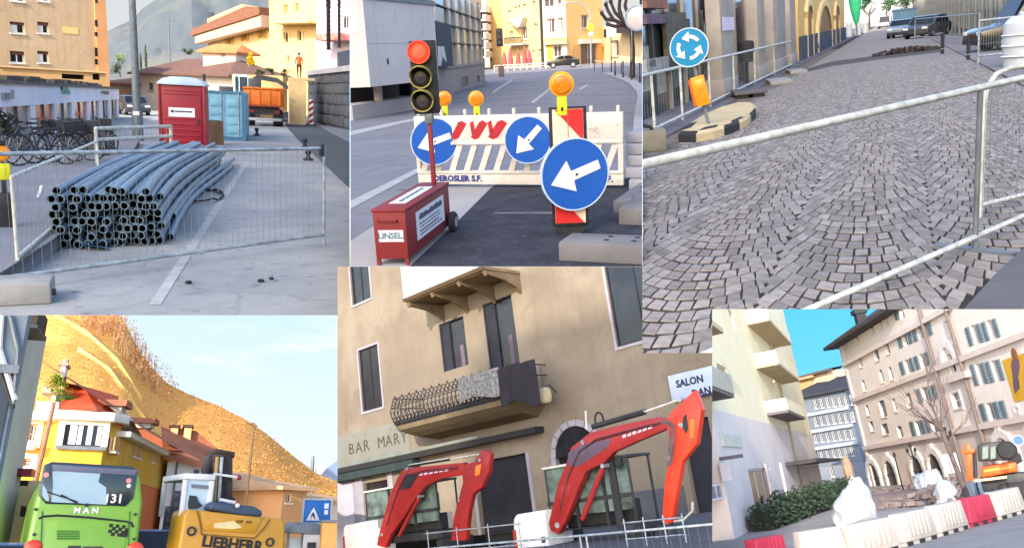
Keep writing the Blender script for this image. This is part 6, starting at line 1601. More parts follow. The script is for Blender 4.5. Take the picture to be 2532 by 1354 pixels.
c,d=bx(556,1166),bx(622,1174);obj('cross_bar',MB().cyl((c[0],.66,c[1]),(d[0],.66,d[1]),.03,n=8),m_white,t);obj('red_marker',MB().ball((d[0]+.02,.66,d[1]),.06,8,6),m_red,t)
c,d=bx(566,1232),bx(608,1240);obj('base_bar',MB().cyl((c[0],.5,c[1]),(d[0],.5,d[1]),.04,n=8),m_white,t)
obj('hoses',MB().tube([(bx(590,1120)[0],.74,bx(590,1120)[1]),(bx(588,1170)[0],.7,bx(588,1170)[1]),(bx(594,1236)[0],.74,bx(594,1236)[1])],.025,6),m_black,t)
obj('exhaust',MB().cyl((bx(604,1240)[0],.6,bx(604,1240)[1]),(bx(606,1226)[0],.6,bx(606,1226)[1]),.05,n=8),m_black,t)
obj('undercarriage',MB().box(.2,w-.2,.4,2.4,.4,.9),m_dark,t)
for x in (.1,w-.5):obj('wheel',MB().lathe([(.2,-.2),(.5,-.2),(.52,.2),(.2,.2)],18,Matrix.Translation((x+.2,1.0,.52))@Matrix.Rotation(math.pi/2,4,'Y')),m_black,t,smooth=True)
# --- left dark building edge
m_ldk=M('left_grey_cladding',(128,140,150),(108,120,132),.8,.6)
e0=P.Y(46,900,13)
F=building('corner_building','dark glazed corner building cut by the left picture edge','building',(e0.x-3.2,13),(e0.x,13.02))
zt=F.px(20,700)[1];L=F.len
obj('wall',MB().box(0,L,0,.3,0,zt),m_ldk,F.t)
r0=F.px(0,900)[1]
for (a,b,c,d)in ((-14,800,30,800),):pass
z1=F.px(20,925)[1]
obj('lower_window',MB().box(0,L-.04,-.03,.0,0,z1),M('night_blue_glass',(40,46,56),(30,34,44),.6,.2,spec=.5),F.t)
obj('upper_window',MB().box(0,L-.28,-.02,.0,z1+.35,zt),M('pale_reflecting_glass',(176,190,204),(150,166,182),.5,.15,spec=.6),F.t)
def bar(u0,v0,u1,v1,wd,m):
 a,b=F.px(u0,v0),F.px(u1,v1);obj('glazing_bar',MB().cyl((a[0],-.05,a[1]),(b[0],-.05,b[1]),wd,n=6),m,F.t)
bar(24,770,46,870,.035,m_steel);bar(46,870,34,1000,.03,m_steel);bar(0,862,38,990,.04,m_white);bar(8,770,2,860,.03,m_white);bar(0,915,34,1010,.03,m_dark)
obj('sill',MB().box(0,L+.03,-.12,-.0,z1,z1+.12),m_steel,F.t)
p2=P.Y(80,795,26);s=P.mpp(p2)
F2=building('tall_house','house with a dark balcony window cut by the upper left edge','house',(P.Y(40,800,26).x,26),(P.Y(62,800,26).x,26))
F2.wall(0,F2.len,0,F2.px(50,760)[1],[],M('left_pale',(200,190,176),(186,176,162),.6,.9),.2,4)
r=F2.rect(60,760,98,808,.6);obj('dark_bay',MB().box(r[0],r[1],-.9,.8,r[2],r[3]),M('brown_black',(44,34,32),(60,46,42),2,.7),F2.t);obj('bay_floor',MB().box(r[0]-.05,r[1]+.05,-1.0,.8,r[2]-.1,r[2]-.003),m_dark,F2.t)
# --- yellow villa
m_vy=M('villa_yellow',(226,176,66),(216,162,54),.3,.9,c3=(230,186,84),sc3=.2,streak=.25)
m_vo=M('villa_orange',(222,128,74),(210,114,64),.3,.9);m_vw=M('villa_white',(236,226,206),(224,212,190),.8,.8)
m_rt=M('orange_red_tiles',(208,92,52),(186,78,46),1.4,.9,bump=.6,bsc=7);m_brt=M('brown_red_tiles',(176,112,82),(152,94,70),1.2,.9,bump=.6,bsc=7)
pa=P.Y(30,1300,35);pb=P.Y(262,1300,35);pa.z=pb.z=0
F=building('villa','bright yellow villa with a bay window, red roof and white chimney above the green bus','villa',pa,pb)
zc=F.px(200,1014,1.2)[1]-.34
ops=[F.rect(69,1048,91,1095),F.rect(52,1132,78,1152),F.rect(49,1246,64,1276)]
F.wall(0,F.len,0,zc,ops,m_vy,.25,7)
for r in ops:F.window(r,m_vw,m_glassd,.07,.2,1,1,sill=m_vw,surround=(m_vw,.18))
r=F.rect(55,1092,92,1114);bl=obj('balcony',MB().box(r[0],r[1],-.7,-.01,r[2],r[2]+.15),m_vw,F.t);obj('parapet',MB().box(r[0],r[1],-.75,-.65,r[2]+.15,r[3]),M('parapet_blue_grey',(176,186,186),(160,172,174),2,.8),bl)
r=F.rect(160,1052,254,1104,.5);x0,x1=r[0]-.25,r[1]+.25
bay=MB();bp_=[(x0-.3,0),(x0+.15,-.75),(x1-.15,-.75),(x1+.3,0),(x1+.3,.5),(x0-.3,.5)]
bay.prism(bp_,0,zc+.0,'xy');obj('bay',bay,m_vy,F.t)
fr=obj('bay_window',MB().box(r[0],r[1],-.82,-.76,r[2],r[3]),m_glassd,F.t)
obj('surround',MB().box(r[0]-.22,r[0],-.85,-.752,r[2],r[3]+.2).box(r[1],r[1]+.22,-.85,-.752,r[2],r[3]+.2).box(r[0],r[1],-.85,-.752,r[3],r[3]+.2),m_vw,fr)
for f0,f1 in ((.14,.33),(.36,.48),(.6,.74),(.86,.98)):obj('shutter',MB().box(r[0]+(r[1]-r[0])*f0,r[0]+(r[1]-r[0])*f1,-.87,-.83,r[2]+.05,r[3]-.03),M('pale_shutter',(214,208,214),(196,190,200),3,.7),fr)
obj('sill',MB().box(r[0]-.2,r[1]+.2,-.95,-.752,r[2]-.14,r[2]-.003),m_steel,fr)
obj('roof_plate',MB().prism([(-1.0,-.5),(x0-.5,-.5),(x0-.1,-1.15),(x1+.1,-1.15),(F.len+.3,-.4),(F.len+.5,7),(-1.0,7)],zc+.003,zc+.34,'xy'),m_vw,F.t,bev=.04)
zr=F.px(180,950)[1]
xa,xb=F.px(148,1010)[0],F.len+.6
def roofpx(u,v,out):a=F.px(u,v,out);return (a[0],-out,a[1])
rf=MB();A,B,C_,D_=roofpx(146,1012,.9),roofpx(240,1014,1.3),roofpx(155,944,-2.5),roofpx(208,954,-3.0)
rf.add([A,B,D_,C_],[(0,1,2,3)])
E_=roofpx(304,1058,.6);F_=roofpx(292,978,-5);rf.add([B,E_,F_,D_],[(0,1,2,3)])
obj('roof',rf,m_rt,F.t)
rf=MB();rf.add([D_,F_,(F_[0],7,F_[2]-1.5),(D_[0],7,D_[2]-1.5)],[(0,1,2,3)]);obj('rear_roof',rf,m_brt,F.t)
a,b=F.px(147,946,-2),F.px(166,908,-2);ch=obj('chimney',MB().box(a[0],b[0],1.6,2.4,a[1]-.8,b[1]),m_vw,F.t);obj('chimney_cap',MB().box(a[0]-.08,b[0]+.08,1.5,2.5,b[1]+.003,b[1]+.1).cyl(((a[0]+b[0])/2,2,b[1]+.1),((a[0]+b[0])/2,2,b[1]+.32),.12,n=8),M('cap_pink',(206,160,140),(190,146,128),3,.8),ch)
a,b=F.px(106,1018,-.5),F.px(152,962,-.5)
tw=obj('roof_loggia',MB().box(a[0]+.2,b[0]-.05,.5,1.1,a[1],b[1]-.2),M('loggia_cream',(226,216,170),(210,200,156),1,.9),F.t)
obj('loggia_roof',MB().box(a[0]-.15,b[0]+.1,.3,1.2,b[1]-.195,b[1]+.05),M('cap_pink',(206,160,140)),tw);obj('loggia_roof',MB().box(a[0]+.25,b[0]-.1,.45,1.0,b[1]+.055,b[1]+.3),m_brt,tw)
obj('loggia_rail',MB().box(a[0]-.2,b[0]+.05,.1,.45,a[1],(a[1]+b[1])/2-.1),m_vw,tw);obj('loggia_opening',MB().box(a[0]+.35,a[0]+.7,.46,.499,(a[1]+b[1])/2-.08,b[1]-.25),m_dark,tw)
pa=P.Y(262,1300,35.0);pb=P.Y(402,1300,47);pa.z=pb.z=0
W2=building('villa_wing','orange and yellow rear wing of the villa with narrow shuttered windows','villa',pa,pb)
zc2=W2.px(330,1050,.8)[1]-.3
ops=[W2.rect(283,1082,291,1116),W2.rect(329,1096,336,1128),W2.rect(342,1100,348,1132),W2.rect(374,1112,382,1142)]
W2.wall(0,W2.len,0,zc2,ops,m_vo,.25,6)
for r in ops:W2.window(r,m_vw,m_glassd,.06,.2,0,0,sill=m_vw,shutters=M('villa_shutter',(206,166,130),(190,150,118),3,.8),sh=.5)
obj('frieze',MB().box(0,W2.len,-.04,-.002,zc2-1.5,zc2-.003),m_vy,W2.t);obj('cornice',MB().box(-.2,W2.len+.3,-.45,.2,zc2+.003,zc2+.24),m_vw,W2.t,bev=.04)
a,b,c,d=W2.px(262,1030,.8),W2.px(408,1092,.8),W2.px(300,985,-3),W2.px(392,1044,-3)
rf=MB();rf.add([(-.3,-.9,zc2+.31),(W2.len+.5,-.9,zc2+.31),(W2.len-1.5,3.5,zc2+3.0),(-.2,3.5,zc2+3.0)],[(0,1,2,3)]);rf.add([(W2.len+.5,-.9,zc2+.31),(W2.len+.5,8,zc2+.31),(W2.len-1.5,3.5,zc2+3.0)],[(0,1,2)]);obj('roof',rf,m_brt,W2.t)
for (u0,v0,u1,v1)in ((276,990,297,1024),(352,1034,368,1060)):
 r=W2.rect(u0,v0,u1,v1,-.6);c_=(r[0]+r[1])/2;hw=(r[1]-r[0])*.3;r=(c_-hw,c_+hw,r[2],r[3]-.25);dm=obj('dormer',MB().box(r[0],r[1],.3,1.1,r[2],r[3]),m_vw,W2.t);obj('dormer_roof',MB().prism([(r[0]-.2,r[3]+.003),(r[1]+.2,r[3]+.003),(r[1]+.1,r[3]+.25),(r[0]-.1,r[3]+.25)],.1,1.2),m_brt,dm);obj('dormer_window',MB().box(r[0]+.2,r[1]-.2,.25,.31,r[2]+.2,r[3]-.2),M('dormer_glass',(160,176,170),(140,156,150),2,.4),dm)
p0=P.Y(10,1300,30);p1=P.Y(84,1300,30);p0.z=p1.z=0
F=building('kiosk','cream street kiosk with a red awning between the corner building and the green bus','kiosk',p0,p1)
zt=F.px(50,1186)[1]
F.wall(0,F.len,0,zt,[F.rect(24,1186.5,70,1200),F.rect(50,1250,63,1276)],M('kiosk_cream',(226,204,150),(212,188,134),.8,.9,wear=(190,150,100)),.2,3)
for r in (F.rect(24,1186.5,70,1200),F.rect(50,1250,63,1276)):obj('opening',MB().box(r[0],r[1],.18,.22,r[2],r[3]),m_dark,F.t)
r=F.rect(16,1158,82,1176,.6)
for k in range(5):obj('awning_panel',MB().prism([(r[0]+(r[1]-r[0])*k/5,r[2]),(r[0]+(r[1]-r[0])*(k+.96)/5,r[2]),(r[0]+(r[1]-r[0])*(k+.96)/5,r[3]),(r[0]+(r[1]-r[0])*k/5,r[3])],-.9+.04*(k%2),-.1),m_red if k!=2 else M('awning_dark_red',(120,40,40),(100,34,34),3,.8),F.t)
# --- palm like tree by the villa
p=P.Y(58,1300,31);p.z=0;s=P.mpp(p)
t=thing('tree','yellow green tree with a bare pinkish trunk between the corner building and the villa','tree',p)
zt=P.zat(64,990,p);zz=P.zat(80,948,p)
obj('trunk',MB().tube([(0,0,0),(.1,0,zt*.5),(.25,0,zt)],[8*s,7*s,5*s],8),M('pink_bark',(176,126,104),(150,104,86),3,.95,bump=.5),t)
cr=MB();leaf_cloud(cr,(.35,0,zz),34*s,1500,2.4*s,(1,.9,1.1),12);leaf_cloud(cr,(.55,0,zt+.1),24*s,500,2.2*s,(1.2,.8,.5),6);obj('crown',cr,M('lime_leaves',(166,172,50),(98,108,40),1.2,.8,rnd=.35),t)
# --- white house in the middle with a brown roof
pa=P.Y(394,1300,44);pb=P.Y(572,1300,44);pa.z=pb.z=0
F=building('house','plain white house with a brown orange roof between the villa and the excavator boom','house',pa,pb)
zt=F.px(470,1138)[1];zt=F.px(470,1142)[1];F.wall(0,F.px(566,1200)[0],0,zt,[],M('house_white_d',(230,224,220),(218,212,210),.4,.9),.2,2)
z0,z1,z2=F.px(410,1120,.6)[1],F.px(506,1143,.6)[1],F.px(560,1132)[1]
def rp(u,v,o):a=F.px(u,v,o);return (a[0],-o,a[1])
zt=F.px(470,1142)[1]
rf=MB();ra=[rp(403,1121,.6),rp(508,1146,.6),rp(566,1150,.2),rp(546,1114,-3),rp(484,1064,-3),rp(398,1052,-3)]
rf.add(ra,[(0,1,2,3,4,5)]);rf.add([(x,y,z-.22)for x,y,z in ra[:2]]+ra[:2][::-1],[(0,1,2,3)]);obj('roof',rf,m_brt,F.t);pass
for u in (431,464):r=F.rect(u-9,1058,u+9,1074,-3);c_=obj('chimney',MB().box(r[0],r[1],2.6,3.4,r[2]-.8,r[3]),M('chimney_cream',(222,190,140),(206,174,126),1,.9),F.t);obj('chimney_cap',MB().box(r[0]-.1,r[1]+.1,2.5,3.5,r[3]+.003,r[3]+.14),M('cap_brown',(96,66,46),(80,56,40),2,.8),c_)
obj('drainpipe',MB().cyl((F.px(431,1200)[0],-.08,0),(F.px(431,1200)[0],-.08,zt),.05,n=6),m_steel,F.t)
# --- small houses at the right
for k,(u0,u1,y,vt,vr,wm,lb)in enumerate(((692,752,44,1202,1176,M('peach_wall',(226,172,120),(212,156,106),.5,.9),'peach house with a pale gable behind the cypress'),(778,850,47,1232,1212,m_vw,'small white house beside the blue crossing sign'),(606,668,52,1190,1160,M('amber_wall',(226,168,90),(212,152,76),.5,.9),'amber house half hidden by the boom'))):
 pa=P.Y(u0,1300,y);pb=P.Y(u1,1300,y+1);pa.z=pb.z=0
 F=gable_house('house',lb,pa,pb,F_z if False else P.zat((u0+u1)/2,vt,pa),P.zat((u0+u1)/2,vr,pa),wm,M('pale_roof_d',(216,178,140),(196,158,122),1,.9,bump=.4),6,.4,.15)
 r=F.rect(u0+16,vt+16,u0+30,vt+40);F.wall(0,F.len,0,P.zat((u0+u1)/2,vt,pa)-.19,[r],wm,.2,5.5);F.window(r,m_vw,m_glass,.06,.18,1,0,sill=m_vw)
p=P.Y(366,1300,32);p.z=0;s=P.mpp(p);t=thing('shrub','dark clipped evergreen behind the right side of the green bus','shrub',p);mb=MB();leaf_cloud(mb,(0,0,52*s),40*s,1600,1.8*s,(.62,.62,1.3),14);obj('foliage',mb,m_leafd,t);obj('stem',MB().cyl((0,0,0),(0,0,40*s),3*s,n=6),m_bark,t)
p=P.Y(680,1300,33);p.z=0;s=P.mpp(p);cypress('cypress','dark pointed cypress right behind the yellow excavator',p,132*s,15*s,M('cypress_leaves',(58,66,34),(80,84,40),2,.85,rnd=.3),m_bark,1300,1.8*s)
for k,(u,v,hh,x)in enumerate(((125,1150,62,4),(155,1150,74,5),(241,1150,60,5))):
 p=P.Y(u,1300,33.6);p.z=0;s=P.mpp(p);cypress('cypress',['slim young cypress against the villa, left of the bay','slim young cypress just left of the bay window','slim young cypress right of the bay window'][k],p,(1300-1150+hh)*s,8*s,m_leafd,m_bark,900,1.2*s,'slim cypresses before the villa')
for k,(u,hh,rr)in enumerate(((715,60,26),(740,40,20))):
 p=P.Y(u,1300,36);p.z=0;s=P.mpp(p);t=thing('shrub',['tall reddish bare shrub between the cypress and the blue sign','lower reddish bare shrub under the blue sign'][k],'shrub',p,0,'reddish shrubs by the shelter');mb=MB();leaf_cloud(mb,(0,0,hh*.6*s),rr*s,500,1.5*s,(1,.8,1.3));obj('foliage',mb,M('russet_leaves',(176,126,84),(130,92,66),2,.85,rnd=.3),t)
p=P.Y(603,1300,30);p.z=0;s=P.mpp(p);z=P.zat(608,1050,p)
t=thing('lamp_post','thin street lamp rising above the folded boom','lamp post',p);obj('pole',MB().cyl((0,0,0),(0,0,z),.05,.035,8),M('pole_brown',(150,118,80),(130,100,70),3,.6),t);obj('lamp_head',MB().prism([(-.24,z+.06),(-.02,z+.1),(.12,z-.02),(.08,z-.1),(-.05,z)],-.08,.08),M('pole_brown',(150,118,80)),t)
p=P.Y(782,1300,24);p.z=0;s=P.mpp(p)
t=thing('crossing_sign','lit blue pedestrian crossing sign in a grey frame above the shelter','road sign',p,-.02)
def bx(u,v):c=P.Y(u,v,p.y);return (c.x-p.x,c.z)
a,b=bx(749,1290),bx(818,1236)
obj('panel',MB().box(a[0],b[0],-.05,.12,a[1],b[1]),M('crossing_sign_blue',(30,104,176),(24,92,162),2,.4),t,bev=.02)
obj('frame',MB().box(a[0]-.04,b[0]+.04,-.07,.13,a[1]-.1,a[1]).box(a[0]-.04,a[0],-.07,.13,a[1],b[1]+.04).box(b[0],b[0]+.04,-.07,.13,a[1],b[1]+.04).box(a[0],b[0],-.07,.13,b[1],b[1]+.04),M('sign_frame',(176,180,188),(156,160,170),3,.5),t)
c=bx(774,1270);k=17*s
obj('white_triangle',MB().prism([(c[0]-k,c[1]-k*.9),(c[0]+k,c[1]-k*.9),(c[0],c[1]+k)],-.058,-.0505),m_white,t);obj('walking_figure',MB().prism([(c[0]-k*.4,c[1]-k*.8),(c[0]-k*.1,c[1]-k*.2),(c[0]+k*.35,c[1]-k*.8),(c[0]+k*.2,c[1]-k*.1),(c[0],c[1]+k*.35),(c[0]-k*.25,c[1])],-.064,-.0585),m_dark,t)
c=bx(806,1258);obj('white_marks',MB().box(c[0]-.06,c[0]+.06,-.058,-.0505,c[1]+.02,c[1]+.16).box(c[0]-.05,c[0]+.05,-.058,-.0505,c[1]-.14,c[1]-.02),m_white,t)
obj('post',MB().cyl((.1,.04,0),(.1,.04,a[1]-.1),.05,n=8),m_steel,t)
p=P.Y(705,1300,22);p.z=0
t=thing('bus_shelter','grey roofed bus shelter under the blue crossing sign at the right edge','bus shelter',p)
a,b=bx(700,1296),bx(800,1288)
za,zb_=P.zat(760,1302,p),P.zat(760,1290,p);ww=105*P.mpp(p)
obj('roof',MB().prism([(0,za-.05),(.25,zb_),(ww*.75,zb_-.02),(ww,za-.12),(ww,za-.2),(0,za-.14)],-.4,1.6),m_steel,t,bev=.02)
for x in (.1,ww*.45,ww*.9):obj('post',MB().box(x-.03,x+.03,0,.06,0,za-.1),m_steel,t)
obj('glass_panel',MB().box(.15,ww*.42,.02,.05,.3,za-.25),M('shelter_glass',(150,160,168),(176,184,190),.8,.15,spec=.6),t)
obj('dark_box',MB().box(ww*.5,ww*.7,-.44,-.405,za-.5,za-.36).box(ww*.8,ww*.88,-.44,-.405,za-.5,za-.34),m_dark,t)
obj('line_panel',MB().box(ww*.4,ww*.95,-.4,-.36,za-.5,za-.18),M('line_panel_grey',(196,196,200),(180,180,186),2,.6),t)
p=P.Y(812,1300,21);p.z=0;s=P.mpp(p);t=thing('notice_pillar','orange cream notice pillar at the right edge beyond the shelter','pillar',p);obj('shaft',MB().box(-.14,.22,0,.3,0,P.zat(812,1290,p)),M('notice_orange',(224,166,96),(208,150,84),3,.8),t,bev=.02);obj('cap',MB().box(-.18,.26,-.04,.34,P.zat(812,1290,p)+.003,P.zat(812,1284,p)),m_steel,t)
simple_car('parked_car','blue and white van between the green bus and the yellow excavator',P.Y(402,1380,26)*1-Vector((0,0,P.Y(402,1380,26).z)),1.6,M('blue_van',(70,116,172),(60,102,156),2,.35,coat=.4),4.5,1.9,1.62)
simple_car('parked_car','small blue car at the left edge below the kiosk',P.Y(42,1380,21)*1-Vector((0,0,P.Y(42,1380,21).z)),1.5,M('blue_car',(58,106,176),(48,92,160),2,.35,coat=.4),4.2,1.0,1.35)
for k,(u,v0,v1)in enumerate(((428,1212,1290),(414,1250,1320))):
 p=P.Y(u,1300,27+k);p.z=0;s=P.mpp(p);z=P.zat(u,v0,p)
 t=thing('traffic_light',['dark traffic signal on a thin mast left of the excavator cab','lower dark signal head beside the white house wall'][k],'traffic light',p);obj('mast',MB().cyl((0,0,0),(0,0,z),.045,n=8),m_dark,t);obj('housing',MB().box(-.14,.14,-.1,.1,z-.8,z),m_dark,t,bev=.03)
 for j in range(3):obj('lens',MB().lathe([(0,-.115),(.07,-.11),(.08,-.1)],10,Matrix.Translation((0,0,z-.15-j*.25)),'y'),m_dk,t)
 # --- hill, far mountain, sky
m_hill=M('autumn_hill',(238,172,96),(230,154,80),.10,.95,spec=0,c3=(238,202,108),sc3=.045,wear=(218,160,96))
skyl=[(-20,640),(100,660),(200,700),(270,752),(312,800),(338,858),(372,905),(412,946),(470,976),(540,1002),(600,1032),(660,1072),(720,1122),(780,1168),(850,1196)]
hill=ridge('hill',skyl,56,92,m_hill,1296,.0,4,.018)
me=hill.data;hv=[hill.matrix_world@v.co for v in me.vertices];inv=P.M.inverted()
random.seed(6)
hl=[inv@v for v in hv];cols_n=46
def hpt(i,j):
 i0,j0=int(i),int(j);fi,fj=i-i0,j-j0;a=hl[j0*cols_n+i0];b=hl[j0*cols_n+i0+1];c=hl[(j0+1)*cols_n+i0];d=hl[(j0+1)*cols_n+i0+1]
 return a*(1-fi)*(1-fj)+b*fi*(1-fj)+c*(1-fi)*fj+d*fi*fj
ml=[M('vine_%d'%k,c,tuple(x*.8 for x in c),.6,.9,rnd=.3)for k,c in enumerate(((238,180,100),(236,202,108),(226,166,104)))]
mbs=[MB(),MB(),MB()]
for row in range(44):
 jj=.4+row*12.4/44
 for n_ in range(130):
  i=R(0,44.9);q=hpt(i,min(12.9,jj+R(-.06,.06)+.25*math.sin(i*.5)))
  k=0 if mnoise.noise(q*.09)<.02 else (1 if mnoise.noise(q*.05+Vector((9,0,0)))>-.1 else 2)
  for _ in range(2):
   a=Vector((R(-1,1),R(-.5,.5),R(.2,1))).normalized();b=a.orthogonal().normalized();s_=R(.05,.12);q2=q+Vector((R(-.3,.3),0,R(.02,.16)))
   mbs[k].quad(q2-a*s_,q2+b*s_*.6,q2+a*s_,q2-b*s_*.6)
for k in range(3):tag(obj('vineyard_foliage',mbs[k],ml[k]),kind='stuff')
m_terr=M('terrace_wall_pale',(230,204,130),(222,188,100),.4,.9)
for pts in ([(8.0,10.2),(12,9.9),(16,9.4),(20,8.4)],[(11,8.6),(15,8.3),(19,7.3),(21,6.6)],[(22,4.0),(25,3.6),(27,3.3)]):
 mb=MB();w0=[hpt(*q)for q in pts];sub=[]
 for a,b in zip(w0,w0[1:]):sub+=[a.lerp(b,f/5)for f in range(5)]
 for a,b in zip(sub,sub[1:]):mb.quad(a-Vector((0,.3,.2)),b-Vector((0,.3,.2)),b+Vector((0,-.3,.3)),a+Vector((0,-.3,.3)));mb.quad(a+Vector((0,-.3,.3)),b+Vector((0,-.3,.3)),b+Vector((0,.3,.3)),a+Vector((0,.3,.3)))
 struct('terrace_wall',mb,m_terr)
mb=MB();m_wood=M('bare_wood',(196,146,112),(170,124,98),.5,.95,rnd=.25)
for n_ in range(420):
 i=R(3,21)if n_<380 else R(21,44);j=(R(10.0,13)if n_<380 else R(12.6,13));q=hpt(min(44.9,i),min(12.99,j));h=R(.8,1.9)if n_<380 else R(.25,.5)
 d=Vector((R(-.2,.2),R(-.2,.2),1)).normalized();mb.tube([q,q+d*h*.5,q+d*h],[.035,.025,.01],3,caps=False)
 for _ in range(5):
  e=(d+Vector((R(-1,1),R(-1,1),R(0,1)))*.5).normalized();st=q+d*h*R(.3,.8);mb.tube([st,st+e*h*R(.25,.5)],[.016,.005],3,caps=False)
tag(obj('bare_wood',mb,m_wood),kind='stuff')
mb=MB();leafq=mb
for n_ in range(2600):
 q=hpt(R(3,23),R(10.2,12.95))+Vector((R(-.6,.6),R(-.6,.6),R(.2,1.8)));a=Vector((R(-1,1),R(-1,1),R(-1,1))).normalized();b=a.orthogonal().normalized();s_=R(.05,.14);mb.quad(q-a*s_,q+b*s_*.6,q+a*s_,q-b*s_*.6)
tag(obj('autumn_foliage',mb,M('rust_leaves',(220,156,92),(200,134,80),.5,.9,rnd=.3)),kind='stuff')
p=hpt(41,12.9);one('stone_pillar',MB().cyl((0,0,-.4),(0,0,1.6),.22,.14,8),m_steel,'tiny stone pillar on the crest of the hill at the right','pillar',p)
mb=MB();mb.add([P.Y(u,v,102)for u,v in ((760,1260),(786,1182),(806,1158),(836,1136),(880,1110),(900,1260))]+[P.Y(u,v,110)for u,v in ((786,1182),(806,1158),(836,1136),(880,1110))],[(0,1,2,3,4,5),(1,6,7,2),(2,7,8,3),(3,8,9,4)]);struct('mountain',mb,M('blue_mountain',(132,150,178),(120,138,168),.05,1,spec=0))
mb=MB();mb.poly([P.Y(u,v,118)for u,v in ((-80,1420),(920,1420),(920,740),(-80,740))]);struct('sky',mb,sky_mat('sky_d',(196,230,246),(232,242,250),(248,250,252),8,40,.36,(.03,.03,.16),(.48,.66)))
# ================================================================== street E: house front with balconies and two red mini excavators
use(PANELS['E'])
YF=31.0
pa=P.Y(820,1229,YF);pb=P.Y(1800,1229,YF)
F=building('bar_house','beige house front with two balconies, a bar name and a salon sign','house',(pa.x,YF),(pb.x,YF))
m_eb=M('beige_front',(126,115,101),(114,104,92),.28,.92,c3=(134,124,111),sc3=.18,bump=.2,bsc=10,wear=(106,96,85),streak=.16)
m_es=M('lilac_stone_trim',(156,152,160),(140,136,146),1.5,.8,wear=(150,146,150));m_eg=M('blue_dark_glass',(24,26,34),(38,40,50),.9,.15,spec=.5);m_sh=M('dark_blue_shutter',(38,40,50),(30,32,42),2,.6)
L=F.len;zt=F.px(1200,560)[1]
w1,w2,w3=F.rect(866,600,913,748),F.rect(891,856,941,1013),F.rect(1501,560,1640,846)
d1,d2=F.rect(1090,788,1153,912),F.rect(1201,736,1276,912)
arch=F.rect(1182,1128,1316,1340);win3=F.rect(1063,1217,1087,1262);right_op=F.rect(1706,1030,1780,1340);lw=F.rect(905,1188,968,1330);aw=F.rect(1388,1108,1500,1330)
ops=[w1,w2,w3,d1,d2,arch,win3,right_op,lw,aw]
F.wall(-4,L+4,0,zt+2,ops,m_eb,.3,8)
for r in (w1,w2,w3):F.window(r,m_sh,m_eg,.08,.16,1,0,surround=(m_es,.14))
for r in (d1,d2):
 dr=obj('balcony_door',MB().box(r[0],r[1],.2,.28,r[2],r[3]),m_eg,F.t)
 obj('shutter',MB().box(r[0],r[0]+(r[1]-r[0])*.36,.1,.19,r[2],r[3]),m_sh,dr)
 obj('door_frame',MB().box(r[0],r[0]+.07,.02,.2,r[2],r[3]-.07).box(r[1]-.07,r[1],.02,.2,r[2],r[3]-.07).box(r[0],r[1],.02,.2,r[3]-.07,r[3]),M('door_frame_dark',(40,40,48),(54,52,60),3,.6),dr)
 obj('curtain',MB().box(r[0]+(r[1]-r[0])*.66,r[0]+(r[1]-r[0])*.8,.17,.199,r[2],r[2]+(r[3]-r[2])*.45),M('curtain_mauve',(96,86,100),(80,72,86),3,.8),dr)
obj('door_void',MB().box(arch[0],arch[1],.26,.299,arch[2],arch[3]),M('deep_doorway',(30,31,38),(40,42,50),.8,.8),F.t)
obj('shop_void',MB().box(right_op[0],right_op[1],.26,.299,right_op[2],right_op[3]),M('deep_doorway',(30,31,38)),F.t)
for r in (win3,aw,lw):obj('pane',MB().box(r[0],r[1],.2,.299,r[2],r[3]),m_eg,F.t)
wf=obj('window_frame',MB().box(win3[0]-.1,win3[0],-.04,.1,win3[2],win3[3]+.1),m_es,F.t)
def arch_ring(cx,cz,r,t,m,out=.1,a0=0,a1=180,n=9,name='arch_stone'):
 for i in range(n):
  b0,b1=math.radians(a0+(a1-a0)*i/n+1),math.radians(a0+(a1-a0)*(i+1)/n-1)
  obj(name,MB().prism([(cx+r*math.cos(b0),cz+r*math.sin(b0)),(cx+(r+t)*math.cos(b0),cz+(r+t)*math.sin(b0)),(cx+(r+t)*math.cos(b1),cz+(r+t)*math.sin(b1)),(cx+r*math.cos(b1),cz+r*math.sin(b1))],-out,.02),m,F.t)
c=((aw[0]+aw[1])/2,aw[3]-.25);rr=(aw[1]-aw[0])/2
arch_ring(c[0],c[1],rr,.3,m_es)
obj('arch_pane',MB().prism([(c[0]+rr*math.cos(i*math.pi/10),c[1]+rr*math.sin(i*math.pi/10))for i in range(11)],-.03,.0),m_eg,F.t)
for x in (aw[0]-.3,aw[1]):obj('jamb',MB().box(x,x+.3,-.1,.02,0,c[1]-.003),m_es,F.t)
c=((arch[0]+arch[1])/2,arch[3]-1.0);rr=(arch[1]-arch[0])/2
for x in (arch[0]-.22,arch[1]+.003):obj('jamb',MB().box(x,x+.22,-.08,.02,0,arch[3]),m_es,F.t)
for u0,u1 in ((878,903),(966,978)):r=F.rect(u0,1180,u1,1330);obj('pilaster',MB().box(r[0],r[1],-.1,.02,0,F.px(890,1178)[1]),m_es,F.t,bev=.03)
m_lp=M('pale_lower_plaster',(176,174,186),(162,160,174),.5,.9);r=F.rect(836,1190,878,1340);obj('lower_plaster',MB().box(-4,r[1],-.02,-.003,0,F.px(855,1190)[1]),m_lp,F.t)
r=F.rect(1040,1265,1122,1345);obj('base_band',MB().box(r[0],r[1],-.03,-.003,0,F.px(1080,1268)[1]),M('base_grey',(92,92,98),(78,80,86),.8,.9,bump=.2),F.t)
r=F.rect(1502,1212,1704,1345);obj('base_band',MB().box(aw[1]+.32,r[1],-.03,-.003,0,F.px(1590,1212)[1]),M('base_grey',(92,92,98)),F.t)
zb0,zb1=F.px(920,1150)[1],F.px(920,1058)[1]
obj('sign_band',MB().box(-4,F.px(1014,1090)[0],-.03,-.003,zb0,zb1),M('sage_plaster',(124,124,116),(112,114,108),.6,.9,wear=(130,124,110)),F.t)
